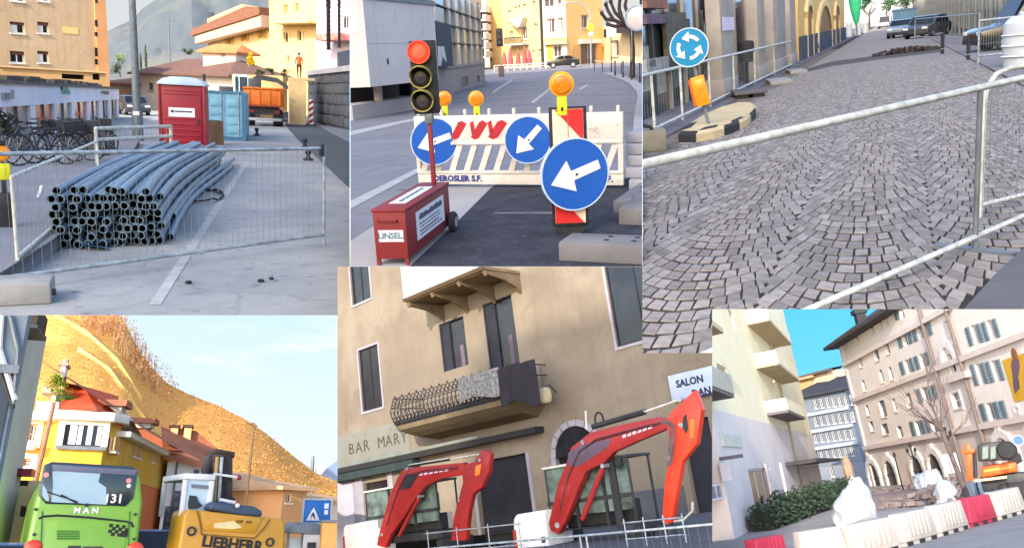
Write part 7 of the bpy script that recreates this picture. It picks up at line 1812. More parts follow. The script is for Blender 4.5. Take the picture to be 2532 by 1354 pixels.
hh_=F.px(932,1082)[1]-F.px(932,1117)[1]
for k_,ch in enumerate('BAR MARY'):
 if ch!=' ':c=F.px(870+k_*18.6,1112-k_*4.1);c1=F.px(888.6+k_*18.6,1108-k_*4.1);text('letter',ch,M('letter_dark',(66,60,54),(82,74,64),4,.8),F.t,hh_*1.15,(c[0],-.045,c[1]+.05),sx=(c1[0]-c[0])/hh_*1.2)
for u,v in ((877,1079),(905,1073),(968,1060),(998,1052)):q=F.px(u,v);obj('letter_mark',MB().box(q[0]-.02,q[0]+.02,-.05,-.031,q[1]-.05,q[1]+.03),M('letter_dark',(66,60,54)),F.t)
a=F.px(836,1166);b=F.px(1345,1072)
za=(a[1]+b[1])/2
obj('awning_rail',MB().box(-4,F.px(1348,1078)[0],-.7,-.01,F.px(1000,1138)[1]-.02,F.px(1000,1126)[1]),m_black,F.t)
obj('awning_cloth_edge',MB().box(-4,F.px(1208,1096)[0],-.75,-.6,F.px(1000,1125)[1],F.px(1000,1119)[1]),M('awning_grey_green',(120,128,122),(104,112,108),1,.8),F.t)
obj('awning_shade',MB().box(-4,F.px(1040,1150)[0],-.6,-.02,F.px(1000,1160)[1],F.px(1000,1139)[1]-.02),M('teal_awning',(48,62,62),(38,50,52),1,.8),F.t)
a,b=F.px(1661,960),F.px(1790,930);z0,z1=F.px(1712,985)[1],F.px(1712,916)[1]
sg=obj('salon_sign',MB().box(a[0],b[0]+.3,-.16,-.01,z0,z1),M('sign_pale_blue',(176,188,206),(160,172,194),1,.5),F.t,bev=.015)
m_nv=M('navy_letters',(30,34,62),(40,44,74),5,.6)
c=F.px(1710,943);text('lettering','SALON',m_nv,sg,.44,(c[0],-.165,c[1]),bold=.018,sx=1.0)
c=F.px(1716,974);text('lettering','DAN',m_nv,sg,.44,(c[0],-.165,c[1]),bold=.018,align='LEFT')
obj('sign_trim',MB().box(F.px(1730,990)[0],b[0]+.3,-.17,-.14,z0-.02,z0+.08),m_nv,sg)
out=2.7
q=F.px(999,747,out);sx0=q[0];sz=q[1];sx1=F.px(1292,716,.0)[0]
m_sof=M('ochre_soffit',(122,102,80),(100,82,62),1.2,.9,wear=(108,84,60),bump=.3)
ub=obj('upper_balcony',MB().box(sx0,sx1,-out,-.003,sz,sz+.16),m_sof,F.t)
obj('slab_edge',MB().box(sx0-.05,sx1+.05,-out-.06,-out-.002,sz+.05,sz+.2),M('edge_dark',(84,70,54),(70,58,46),2,.8),ub)
obj('parapet',MB().box(sx0,sx1,-out,-out+.12,sz+.21,sz+3.0).box(sx0,sx0+.12,-out+.122,-.003,sz+.21,sz+3.0),M('parapet_white',(206,200,200),(190,186,190),.6,.8),ub)
obj('soffit_mould',MB().box(sx0+.15,sx1-.15,-out+.15,-.05,sz-.07,sz-.002),m_sof,ub,bev=.03)
for f in (.0,.33,.68,1.0):
 x=sx0+.1+(sx1-sx0-.35)*f
 obj('bracket',MB().prism([(-out+.12,sz-.01),(-out+.1,sz-.16),(-out+.5,sz-.28),(-out*.45,sz-.42),(-.35,sz-.75),(-.003,sz-1.05),(-.003,sz-.01)],x,x+.2,'yz'),M('bracket_ochre',(114,96,74),(92,76,58),1.5,.9,bump=.3),ub)
 obj('bracket_scroll',MB().ball((x+.1,-out+.22,sz-.22),.13,8,6),M('bracket_ochre',(140,116,84)),ub,smooth=True)
out=2.3
q=F.px(978,1054,out);bx0,bz=q;q2=F.px(1284,985,out);bx1=q2[0]
bl=obj('lower_balcony',MB().box(bx0,bx1,-out,-.003,bz,bz+.14),m_dark,F.t)
rows=[(out,bz-.004,0.0),(out-.05,bz-.25,.12),(out-.5,bz-.5,.45),(out-1.0,bz-.72,.8),(.003,bz-.95,1.0)]
mb=MB();vs=[]
for o,z,ins in rows:vs+=[(bx0+ins,-o,z),(bx1-ins,-o,z)]
mb.add(vs,[(2*i,2*i+1,2*i+3,2*i+2)for i in range(4)])
for sgn in (0,1):mb.add([vs[2*i+sgn]for i in range(5)]+[(vs[sgn][0],-.003,bz-.004)],[(0,1,2,3,4,5)])
obj('underside',mb,M('underside_ochre',(116,102,80),(96,84,66),.8,.9,wear=(104,90,66)),bl)
m_ir=M('wrought_iron',(42,40,46),(58,54,58),6,.5,metal=.3);RH=1.42
def bulge(f):return.0+.34*math.sin(math.pi*min(1,f*1.05))**1.2*(1-f*.45)
n=30
for k in range(n+1):
 x=bx0+(bx1-bx0)*k/n
 obj('baluster',MB().tube([(x,-out-bulge(f),bz+.14+RH*f)for f in (0,.15,.3,.5,.75,1)],.032,5),m_ir,bl)
for k in range(1,5):
 for x in (bx0,bx1):obj('baluster',MB().cyl((x,-out*k/5,bz+.14),(x,-out*k/5,bz+.14+RH),.02,n=5),m_ir,bl)
for f in (0.03,.62,1.0):obj('rail',MB().tube([(bx0,-.05,bz+.14+RH*f),(bx0,-out-bulge(f),bz+.14+RH*f),(bx1,-out-bulge(f),bz+.14+RH*f),(bx1,-.05,bz+.14+RH*f)],.03,6),m_ir,bl)
for k in range(n):
 x=bx0+(bx1-bx0)*(k+.5)/n;s=(bx1-bx0)/n*.42
 pts=[(x+s*math.cos(a*.6)*(1-a*.05),-out-bulge(.32)-.02,bz+.14+RH*.32+s*1.7*math.sin(a*.6)*(1-a*.05))for a in range(12)]
 obj('scroll',MB().tube(pts,.02,4),m_ir,bl)
for k in range(n):
 x=bx0+(bx1-bx0)*(k+.5)/n;s=(bx1-bx0)/n*.4
 for f_,k_ in ((.12,-1),(.78,1)):obj('scroll',MB().tube([(x+k_*s*math.cos(a*.7)*(1-a*.06),-out-bulge(f_)-.02,bz+.14+RH*f_+s*1.5*math.sin(a*.7)*(1-a*.06))for a in range(10)],.026,4),m_ir,bl)
obj('kick_strip',MB().box(bx0,bx1,-out-.1,-out-.04,bz+.1,bz+.3),m_ir,bl)
for k in range(0,n,2):
 x=bx0+(bx1-bx0)*(k+.5)/n;obj('finial',MB().ball((x,-out-bulge(1.0),bz+.14+RH+.09),.06,6,5),m_ir,bl)
def cloth(name,label,cat,u0,u1,v0,v1,mat,o2,group=None,drop=.0,sd=1):
 a,b=F.px(u0,(v0+v1)/2,o2)[0],F.px(u1,(v0+v1)/2,o2)[0];z0,z1=F.px((u0+u1)/2,v1,o2)[1],F.px((u0+u1)/2,v0,o2)[1]
 mb=MB();nx,nz=14,8;random.seed(sd);vs=[]
 for side in (0,.03):
  for j in range(nz+1):
   for i in range(nx+1):
    fi,fj=i/nx,j/nz;vs.append((a+(b-a)*fi+R(-.01,.01),-o2-.05*math.sin(fi*17+fj)+side,z1-(z1-z0)*fj*(1-.12*math.sin(fi*5))-drop*fi))
 N=(nx+1)*(nz+1);fs=[]
 for o in (0,N):
  for j in range(nz):
   for i in range(nx):k=o+j*(nx+1)+i;fs.append((k,k+1,k+nx+2,k+nx+1))
 mb.add(vs,fs);p=F.p0;return one(name,mb,mat,label,cat,F.p0,F.rz,smooth=True)
cloth('white_blanket','pale patterned blanket hung over the iron railing of the lower balcony','blanket',1133,1236,920,984,M('pale_blanket',(140,140,138),(74,74,76),7,.9),out+.42,sd=2)
cloth('dark_cover','dark cover hanging over the right end of the lower balcony','cover',1234,1328,898,1000,M('dark_cover',(34,32,40),(44,40,48),2,.9),out+.4,sd=3)
r=F.px(1348,975,.9)
t=thing('wall_lantern','cream hanging lantern shade at the right end of the lower balcony','lantern',F.p0+F.d*r[0]-F.n*.9+Vector((0,0,r[1])),F.rz)
obj('shade',MB().lathe([(.0,.36),(.2,.34),(.3,.2),(.34,-.05),(.3,-.32),(.22,-.42),(0,-.4)],12),M('cream_shade',(206,190,156),(186,168,134),3,.8),t,smooth=True);obj('arm',MB().tube([(0,.9,.1),(0,.4,.5),(0,0,.36)],.025,6),m_black,t)
# --- red mini excavators
m_er=M('excavator_red',(156,42,42),(136,36,38),1.6,.45,coat=.2,wear=(108,42,42),spot=(120,66,60));m_eo=M('excavator_orange_red',(218,66,40),(200,56,36),1.6,.4,coat=.25,wear=(150,56,46),spot=(160,84,66));m_ed=M('machine_dark',(36,38,42),(54,54,58),2,.5)
def machine(label,y,boom,stick,cyl_top,cyl_low,hood,cab,mboom,mstick,marks,pb_,pins,pipe,plates):
 base=P.Y(pb_[0],pb_[1],y);base.z=0
 t=thing('mini_excavator',label,'excavator',base,0,'red mini excavators')
 def bx(u,v):c=P.Y(u,v,y);return (c.x-base.x,c.z)
 s=y/FOC
 b=obj('boom',MB().prism([bx(*q)for q in boom],-.13,.13),mboom,t,bev=.02)
 st=obj('stick',MB().prism([bx(*q)for q in stick],-.12,.12),mstick,t,bev=.02)
 (a,m_,c),r=cyl_top
 A,B_,C_=bx(*a),bx(*m_),bx(*c)
 obj('cylinder',MB().cyl((A[0],0,A[1]),(B_[0],0,B_[1]),r*s,n=10),m_ed,t,smooth=True);obj('rod',MB().cyl((B_[0],0,B_[1]),(C_[0],0,C_[1]),r*.4*s,n=8),m_galvw,t,smooth=True)
 obj('cylinder_guard',MB().cyl((A[0],-.05,A[1]+.03),(B_[0],-.05,B_[1]+.03),r*.35*s,n=6),m_galvw,t)
 (a,c),r=cyl_low;A,C_=bx(*a),bx(*c);obj('boom_cylinder',MB().cyl((A[0],-.05,A[1]),(C_[0],-.05,C_[1]),r*s,n=10),mboom,t,smooth=True)
 for mk in marks:
  for i in range(mk[4]):
   f=i/mk[4];f2=(i+.7)/mk[4];p0,p1=bx(mk[0],mk[1]),bx(mk[2],mk[3]);h=mk[5]*s
   q0=(p0[0]+(p1[0]-p0[0])*f,p0[1]+(p1[1]-p0[1])*f);q1=(p0[0]+(p1[0]-p0[0])*f2,p0[1]+(p1[1]-p0[1])*f2)
   obj('white_mark',MB().prism([(q0[0],q0[1]),(q1[0],q1[1]),(q1[0]+.01,q1[1]+h),(q0[0]+.01,q0[1]+h*(.6 if i%2 else 1))],-.137,-.1305),M('mark_white',(214,196,214),(190,170,196),6,.5),b)
 for (u_,v_,r_)in pins:c=bx(u_,v_);obj('pivot_pin',MB().cyl((c[0],-.155,c[1]),(c[0],.155,c[1]),r_*s,n=12),m_galv,t,smooth=True)
 for off in (5,9):obj('oil_pipe',MB().tube([(bx(u_,v_+off)[0],-.145,bx(u_,v_+off)[1])for u_,v_ in pipe],.016,5),m_ed,t)
 for a_,c_ in plates:obj('weld_plate',MB().prism([bx(*q)for q in a_],-.142,-.1305),c_,b,bev=.004)
 cu0,cv0,cu1,cv1=cab;A,B_=bx(cu0,cv1),bx(cu1,cv0)
 cb=obj('cab',MB().box(A[0],A[0]+.07,.25,.32,A[1],B_[1]).box(B_[0]-.07,B_[0],.25,.32,A[1],B_[1]).box(A[0],A[0]+.07,1.35,1.42,A[1],B_[1]).box(B_[0]-.07,B_[0],1.35,1.42,A[1],B_[1]).box(A[0]-.03,B_[0]+.03,.2,1.46,B_[1],B_[1]+.09),m_ed,t,bev=.015)
 obj('pane',MB().box(A[0]+.07,B_[0]-.07,.27,.29,A[1]+.4,B_[1]),M('cab_green_glass',(112,130,126),(30,38,40),1.1,.12,spec=.6),cb)
 for f_ in (.36,.7):obj('cab_post',MB().box(A[0]+(B_[0]-A[0])*f_-.05,A[0]+(B_[0]-A[0])*f_+.05,.19,.262,A[1],B_[1]),m_ed,cb)
 obj('door_rail',MB().box(A[0],B_[0],.2,.262,A[1]+(B_[1]-A[1])*.4,A[1]+(B_[1]-A[1])*.46),m_ed,cb)
 obj('seat',MB().box(A[0]+.4,B_[0]-.3,.6,1.0,A[1],A[1]+.7),m_black,cb,bev=.05)
 obj('roof_bar',MB().box(A[0],(A[0]+B_[0])*.5,.16,.199,B_[1]+.02,B_[1]+.1),m_galvw,cb)
 obj('lower_body',MB().box(A[0]-.05,B_[0]+.1,.2,1.5,.4,A[1]),m_ed,t,bev=.05)
 for x_ in (A[0]-.3,B_[0]):obj('track',MB().box(x_,x_+.38,-.1,1.8,0,.4),m_black,t,bev=.1)
 hu0,hv0,hu1,hv1=hood;A,B_=bx(hu0,hv1),bx(hu1,hv0)
 obj('engine_hood',MB().prism([(A[0],A[1]),(A[0],(A[1]+B_[1])/2+.1),(A[0]+.08,B_[1]-.14),(A[0]+.25,B_[1]),(B_[0],B_[1]+.04),(B_[0],A[1])],-.1,1.2),m_white,t,bev=.05,seg=3)
 obj('hood_band',MB().box(A[0]-.02,A[0]+.14,-.13,1.1,A[1],A[1]+(B_[1]-A[1])*.65),mboom,t,bev=.04)
 return t,bx
boomL=[(937,1346),(947,1300),(971,1217),(989,1178),(1005,1157),(1130,1144),(1152,1142),(1150,1172),(1096,1182),(1057,1200),(1034,1228),(1002,1278),(972,1318),(958,1352)]
stickL=[(1196,1110),(1217,1118),(1214,1162),(1196,1204),(1174,1219),(1164,1261),(1156,1334),(1120,1334),(1126,1282),(1138,1235),(1150,1190),(1146,1150),(1178,1140)]
t,bx=machine('darker red mini excavator parked at the left below the bar name',23.0,boomL,stickL,(((1012,1150),(1112,1134),(1186,1122)),6),(((990,1322),(1040,1228)),8),(856,1288,922,1375),(900,1190,1066,1330),m_er,m_er,[(1030,1176,1118,1162,7,7)],(985,1380),[(1192,1136,6),(1040,1226,5),(1012,1158,6),(1140,1236,4),(950,1320,6)],[(962,1290),(990,1205),(1010,1168),(1060,1156),(1140,1148)],[([(1010,1170),(1042,1172),(1020,1205),(996,1210)],m_ed),([(1182,1150),(1196,1146),(1192,1172),(1180,1176)],M('stick_amber',(226,130,60),(214,112,50),3,.5))])
boomR=[(1363,1292),(1386,1193),(1406,1146),(1418,1105),(1465,1068),(1552,1047),(1633,1030),(1658,1034),(1656,1058),(1581,1090),(1523,1116),(1499,1142),(1455,1163),(1435,1209),(1406,1282),(1386,1318),(1368,1310)]
stickR=[(1665,1018),(1722,964),(1739,1012),(1727,1097),(1692,1140),(1678,1213),(1666,1291),(1642,1291),(1648,1201),(1655,1158),(1668,1105),(1654,1060),(1656,1032)]
t,bx=machine('brighter orange red mini excavator with its arm raised before the salon sign',20.5,boomR,stickR,(((1466,1054),(1595,1017),(1688,985)),9),(((1443,1282),(1494,1154)),9),(1282,1262,1350,1375),(1352,1130,1538,1312),m_er,m_eo,[(1424,1150,1512,1100,8,9),(1546,1082,1622,1056,6,9)],(1440,1380),[(1690,1050,7),(1496,1150,7),(1448,1092,7),(1660,1130,6),(1385,1296,9),(1688,988,6)],[(1392,1250),(1412,1170),(1440,1108),(1480,1080),(1560,1058),(1640,1038)],[([(1412,1118),(1440,1100),(1520,1082),(1510,1104),(1440,1150),(1410,1150)],M('decal_grey',(96,78,96),(80,64,82),4,.6)),([(1388,1200),(1420,1196),(1412,1232),(1380,1240)],m_er)])
s=20.5/FOC
mb=MB()
for k in range(4):mb.tube([(bx(1640+k*5,1040)[0],-.16,bx(1640,1040-k)[1]),(bx(1664+k*4,1050)[0],-.18,bx(1664,1052)[1]),(bx(1662+k*5,1085)[0],-.17,bx(1660,1090)[1]),(bx(1656+k*4,1150)[0],-.15,bx(1656,1150)[1])],.018,5)
obj('hoses',mb,M('hose_grey',(120,100,104),(80,70,76),4,.6),t)
mb=MB();c=bx(1482,1040);mb.tube([(c[0]+.17*math.cos(a*.35),0,c[1]+.27*math.sin(a*.35))for a in range(-1,11)],.035,6);obj('hose_loop',mb,m_black,t)
a,b=bx(1450,1060),bx(1448,1014);obj('lamp_bracket',MB().cyl((a[0],0,a[1]),(b[0],0,b[1]),.03,n=6),m_galvw,t)
a=bx(1700,1055);obj('stick_slot',MB().prism([bx(u,v)for u,v in ((1696,1028),(1703,1022),(1708,1060),(1702,1072),(1692,1052))],-.128,-.1205),m_ed,t)
a=bx(1708,1060);obj('stick_plate',MB().prism([bx(u,v)for u,v in ((1711,1036),(1722,1034),(1722,1080),(1712,1082))],-.128,-.1205),M('stick_amber',(226,130,60),(214,112,50),3,.5),t)
a,b=bx(1642,1292),bx(1712,1280);obj('bucket_link',MB().tube([(bx(1645,1292)[0],0,bx(1645,1292)[1]),(bx(1690,1284)[0],0,bx(1690,1284)[1]),(bx(1712,1262)[0],0,bx(1712,1262)[1]),(bx(1712,1240)[0],0,bx(1712,1240)[1])],.035,6),m_galvw,t)
obj('bucket',MB().prism([bx(u,v)for u,v in ((1640,1296),(1668,1292),(1690,1330),(1680,1380),(1630,1380),(1622,1340))],-.3,.3),m_ed,t,bev=.03)
for u in (1640,1664,1678):c=bx(u,1328);obj('bucket_pin',MB().cyl((c[0],-.34,c[1]),(c[0],-.3,c[1]),.07,n=10),m_white,t)
obj('rear_post',MB().box(bx(1516,1300)[0],bx(1532,1300)[0],.18,.26,bx(1524,1310)[1],bx(1524,1118)[1]),m_ed,t);obj('mirror',MB().ball((bx(1522,1140)[0],.1,bx(1522,1140)[1]),.17,8,6,(.8,.4,1.2)),m_black,t)
# --- street furniture and barriers in front
a=P.Y(830,1346,10.2);b=P.Y(1800,1309,10.2*1.0)
t=thing('site_barrier','pale steel barrier crossing the whole front of the bar house','barrier',(a.x,10.2,0),0,'steel barriers before the bar house')
def bz_(u,v,y):return P.Y(u,v,y).z
z=bz_(1310,1334,10.2);LL=b.x-a.x
obj('top_rail',MB().cyl((0,0,z),(LL,0,z),.018,n=10),m_galv,t,smooth=True);obj('bottom_rail',MB().cyl((0,0,.15),(LL,0,.15),.018,n=8),m_galv,t,smooth=True)
for u in (1092,1436,1452):x=P.Y(u,1340,10.2).x-a.x;obj('post',MB().cyl((x,0,0),(x,0,z+.02),.015,n=8),m_galv,t,smooth=True)
mb=MB()
for k in range(60):x=LL*k/60;mb.cyl((x,0,.15),(x,0,z),.002,n=3,caps=False)
tag(obj('wire_infill',mb,m_wire,t),kind='stuff')
for (u0,u1,v0,v1,y,lb)in ((1052,1288,1312,1300,19,'far barrier with a thin top rail between the two mini excavators'),(1540,1690,1290,1280,18.0,'far barrier pieces beside the raised arm of the right mini excavator')):
 a,b=P.Y(u0,v0,y),P.Y(u1,v1,y);t=thing('site_barrier',lb,'barrier',(a.x,y,0),0,'steel barriers before the bar house');z=(a.z+b.z)/2;l_=b.x-a.x
 obj('top_rail',MB().cyl((0,0,z),(l_,0,z),.022,n=8),m_galv,t,smooth=True);obj('bottom_rail',MB().cyl((0,0,.2),(l_,0,.2),.018,n=8),m_galv,t,smooth=True)
 for f in (.02,.35,.68,.98):obj('post',MB().cyl((l_*f,0,0),(l_*f,0,z+.1),.018,n=8),m_galv,t,smooth=True)
mb=MB();mb.poly([(-20,6,0),(20,6,0),(25,YF-.01,0),(-25,YF-.01,0)]);struct('road',mb,M('road_e',(90,90,94),(76,76,82),.8,.9))
# ================================================================== square F: tall pink house, cream house, white bags and barrier blocks
use(PANELS['F'])
G=P.G
m_fg=M('square_ground',(156,149,146),(138,132,131),.3,.92,bump=.3,bsc=8,wear=(146,140,136))
mb=MB();mb.poly([(-60,12,0),(60,12,0),(110,178,0),(-110,178,0)]);struct('ground',mb,m_fg)
struct('road',gpoly([(1740,1372),(1990,1346),(2260,1340),(2560,1262),(2560,1372)],.004),M('road_f',(132,131,134),(116,116,120),.6,.9,bump=.3,bsc=10,wear=(124,124,126)))
# --- left cream house: one wall along the street
g1=G(1985,1246);xw=g1.x
yat_=lambda u:(lambda d:xw/d.x*d.y)(P.l(u,1000))
F=Facade('apartment_house','tall cream apartment house with stacked balconies at the left of the square','apartment house',(xw,yat_(1752)),(xw,yat_(1990)))
m_fc=M('lit_cream_render',(238,228,194),(232,220,184),.2,.9,c3=(240,232,204),sc3=.1,streak=.2);m_fl=M('shaded_lower_render',(222,212,208),(208,198,196),.3,.9)  # sunlit upper and shaded lower storeys are put into these wall colours
L=F.len
F2z=F.px(1860,1036)[1];ztp=F.px(1860,560)[1]
wn=[(1806,772,1815,812),(1890,792,1898,812),(1909,926,1916,950),(1776,905,1800,940)]
ops=[F.rect(*w)for w in wn]
F.wall(0,L,F2z,ztp,ops,m_fc,.25,10)
for r in ops:F.window(r,m_fl,M('soft_glass',(150,146,120),(176,170,140),.8,.3),.08,.2,0)
lo=[F.rect(1858,1156,1912,1250),F.rect(1764,1194,1793,1235)]
F.wall(0,L,0,F2z-.003,lo,m_fl,.25,10,name='lower_wall')
for i,r in enumerate(lo):F.window(r,m_fl,m_glassd if not i else M('blue_shop_glass',(96,116,140),(80,98,122),1,.2,spec=.6),.1,.2,2 if not i else 1,0)
r=F.rect(1782,1074,1830,1104);obj('shop_sign',MB().box(r[0],r[1],-.12,-.01,r[2],r[3]),M('pale_sign',(206,206,194),(192,192,180),1,.7),F.t)
def balc(u0,u1,v_edge,depth,h,m1,m2,vv=None):
 a=F.px(u0,v_edge-40,0)[0];b=F.px(u1,v_edge,depth);z=b[1]
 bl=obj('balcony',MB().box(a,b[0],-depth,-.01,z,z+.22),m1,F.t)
 obj('parapet',MB().box(a,b[0],-depth,-depth+.12,z+.22,z+h).box(b[0]-.12,b[0],-depth+.122,-.01,z+.22,z+h).box(a,a+.12,-depth+.122,-.01,z+.22,z+h),m2,bl)
 return bl
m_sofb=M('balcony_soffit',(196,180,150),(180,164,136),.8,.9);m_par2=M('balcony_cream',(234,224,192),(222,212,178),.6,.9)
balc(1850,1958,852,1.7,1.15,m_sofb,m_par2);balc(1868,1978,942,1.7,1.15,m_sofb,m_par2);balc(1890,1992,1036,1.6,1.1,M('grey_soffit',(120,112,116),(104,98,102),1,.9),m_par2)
r=F.rect(1762,955,1812,972,1.2);bl=obj('balcony',MB().box(r[0]-2,r[1],-1.2,-.01,r[2],r[2]+.18),M('grey_soffit',(120,112,116)),F.t);obj('railing',MB().box(r[0]-2,r[1],-1.25,-1.2,r[2]+.18,r[2]+1.2),M('rail_grey',(190,186,170),(170,166,150),2,.6),bl)
r=F.rect(1762,795,1786,812,1.0);obj('balcony',MB().box(r[0]-3,r[1],-1.0,-.01,r[2],r[2]+.3),m_sofb,F.t)
a,b=F.px(1935,1120,0)[0],F.px(2012,1142,2.2)
obj('entrance_canopy',MB().box(a,L+.5,-2.4,-.01,b[1],b[1]+.3),M('canopy_dark',(74,70,72),(60,58,60),1,.8),F.t)
a=F.px(1842,1150,1.2);z0,z1=F.px(1800,1130,1.2)[1],F.px(1800,1120,1.2)[1]
aw=obj('shop_awning',MB().box(0,a[0],-1.2,-.01,z0,z1),M('awning_mauve',(112,104,116),(96,90,102),1,.8),F.t);obj('awning_sign',MB().box(0,a[0]-.4,-.5,-.02,z0-1.0,z0-.1),M('awning_white',(212,206,214),(196,190,200),1,.8),aw)
obj('drainpipe',MB().cyl((F.px(1935,1000)[0],-.15,0),(F.px(1935,1000)[0],-.15,ztp),.09,n=8),M('pipe_cream',(176,166,130),(160,150,118),2,.7),F.t)
for k,u in enumerate((1900,1938)):x=F.px(u,1200)[0];obj('pilaster',MB().box(x,x+.8,-.15,-.01,0,F.px(1900,1145)[1]),m_fl,F.t)
p=P.G(1884,1262);z=P.zat(1847,990,p);s=P.mpp(p)
t=thing('lamp_post','thin double armed lamp post before the cream house','lamp post',p)
obj('pole',MB().cyl((0,0,0),(0,0,z),.09,.06,8),m_steel,t);obj('arm',MB().tube([(-.3,0,z-.9),(0,0,z-1.0),(.5,0,z-.9)],.04,6),m_steel,t)
for x in (-.35,.55):obj('lamp_head',MB().lathe([(0,.12),(.16,.05),(.18,-.06),(.06,-.14),(0,-.14)],10,Matrix.Translation((x,0,z-.8))),m_dark,t)
# --- tall pink corner house
d=P.l(1484,1229);d.z=0;d=-d.normalized()
pb0=P.Y(2165,1195,104);pb0.z=0
F=Facade('corner_house','tall pink corner house with grey shutters, arcaded ground floor and a gold mural','house',pb0,pb0+d*40)
m_fp=M('pink_render',(226,214,207),(218,205,198),.12,.9,c3=(230,219,212),sc3=.06,wear=(214,194,184),streak=.2);m_ft=M('pale_string_course',(216,200,192),(202,188,182),.6,.9);m_fs=M('blue_grey_shutter',(112,128,138),(96,112,124),.8,.7);m_fw=M('house_window_dark',(62,66,74),(46,50,58),.5,.25);m_fwh=M('window_white',(224,218,214),(208,204,202),2,.7);m_fst=M('arcade_stone_pale',(210,196,188),(196,182,176),.5,.9,bump=.2)
sl_,sr_=F.px(2104,960)[0],F.px(2600,960)[0]
ztop=F.px(2300,700)[1];zl=F.px(2110,822)[1]
zg=F.px(2240,1094)[1];zm=F.px(2220,812)[1]
single=[(2115,826,2122,852),(2123,880,2131,909),(2132,938,2140,968),(2141,1000,2149,1028),(2152,800,2160,829),(2174,786,2181,815),(2189,778,2196,808),(2161,862,2173,893),(2189,845,2199,877),(2175,912,2184,947),(2198,905,2207,940),(2175,988,2190,1032),(2208,983,2216,1018),(2240,970,2255,1008),(2219,1052,2232,1082),(2150,1040,2160,1066),(2180,1046,2196,1074)]
groups=[(2219,828,2305,826,7,36),(2225,912,2298,886,6,36),(2268,980,2316,966,4,36),(2251,1058,2328,1050,6,38),(2212,781,2238,774,2,28)]
groups=[(2219,845,2305,808,7,38),(2225,912,2298,884,6,36),(2268,980,2316,966,4,38),(2251,1060,2328,1050,6,38),(2211,780,2236,772,2,28),(2390,833,2470,808,6,52),(2403,928,2480,912,6,56),(2424,1020,2490,1010,4,46)]
niche=[(2338,790,2354,832),(2345,872,2362,922),(2354,968,2376,1010),(2509,1006,2518,1018)]
ops=[];kinds=[]
for w in single:ops.append(F.rect(*w));kinds.append('s')
for (u0,v0,u1,v1,n,h)in groups:
 for k in range(n):
  a=u0+(u1-u0)*(k+.06)/n;b=u0+(u1-u0)*(k+.94)/n;v=v0+(v1-v0)*(k+.5)/n
  ops.append(F.rect(a,v-h/2,b,v+h/2));kinds.append('g%d'%(k%3))
for w in niche:ops.append(F.rect(*w));kinds.append('n')
F.wall(sl_,sr_,zg,ztop,ops,m_fp,.35,16)
for r,k in zip(ops,kinds):
 if k=='s':F.window(r,m_fwh,m_fw,.07,.3,0,0,sill=m_ft,blind=(R(.1,.4),m_fs))
 elif k=='n':F.window(r,m_fwh,m_fw,.1,.3,1,1,sill=m_ft,surround=(m_fwh,.2))
 else:
  w=F.window(r,m_fwh,m_fw,.1,.3,0,1 if k=='g2'else 0)
  if k!='g1':
   a,b,c,d_=r;q=MB();q.box(a+.04,b-.04,-.06,.1,c+.02,d_-.02)
   for i in range(6):z=c+(d_-c)*(i+.2)/6;q.box(a+.14,b-.14,-.1,-.061,z,z+(d_-c)/6*.55)
   obj('shutter',q,m_fs,w)
lower=[F.rect(2460,1076,2512,1118)]
F.wall(sl_,sr_,0,zg-.003,[],m_fst,.3,16,name='arcade_wall')
for z in (zg,F.px(2210,842)[1],F.px(2450,868)[1]):obj('string_course',MB().box(sl_,sr_,-.35,-.01,z,z+.45),m_ft,F.t)
obj('corner_strip',MB().box(sl_-.05,sl_+.5,-.2,-.01,0,zl),m_ft,F.t)
for u in (2333,2402):x=F.px(u,960)[0];obj('drainpipe',MB().cyl((x,-.25,0),(x,-.25,ztop),.16,n=8),M('copper_pipe',(120,104,100),(104,92,90),2,.6),F.t)
x0,x1=F.px(2334,900)[0]+.3,F.px(2396,900)[0];obj('bay_cornice',MB().box(x0,x1,-.5,-.01,F.px(2360,944)[1],F.px(2360,944)[1]+.5),m_ft,F.t)
r=F.rect(2340,925,2372,960);ring=MB();cx,cz=(F.px(2353,895)[0],F.px(2353,890)[1])
for i in range(10):a0,a1=math.pi*i/10,math.pi*(i+1)/10;R0,R1=1.0,1.5;ring.prism([(cx+R0*math.cos(a0),cz+R0*math.sin(a0)*1.2),(cx+R1*math.cos(a0),cz+R1*math.sin(a0)*1.2),(cx+R1*math.cos(a1),cz+R1*math.sin(a1)*1.2),(cx+R0*math.cos(a1),cz+R0*math.sin(a1)*1.2)],-.3,-.01)
obj('niche_arch',ring,m_fwh,F.t)
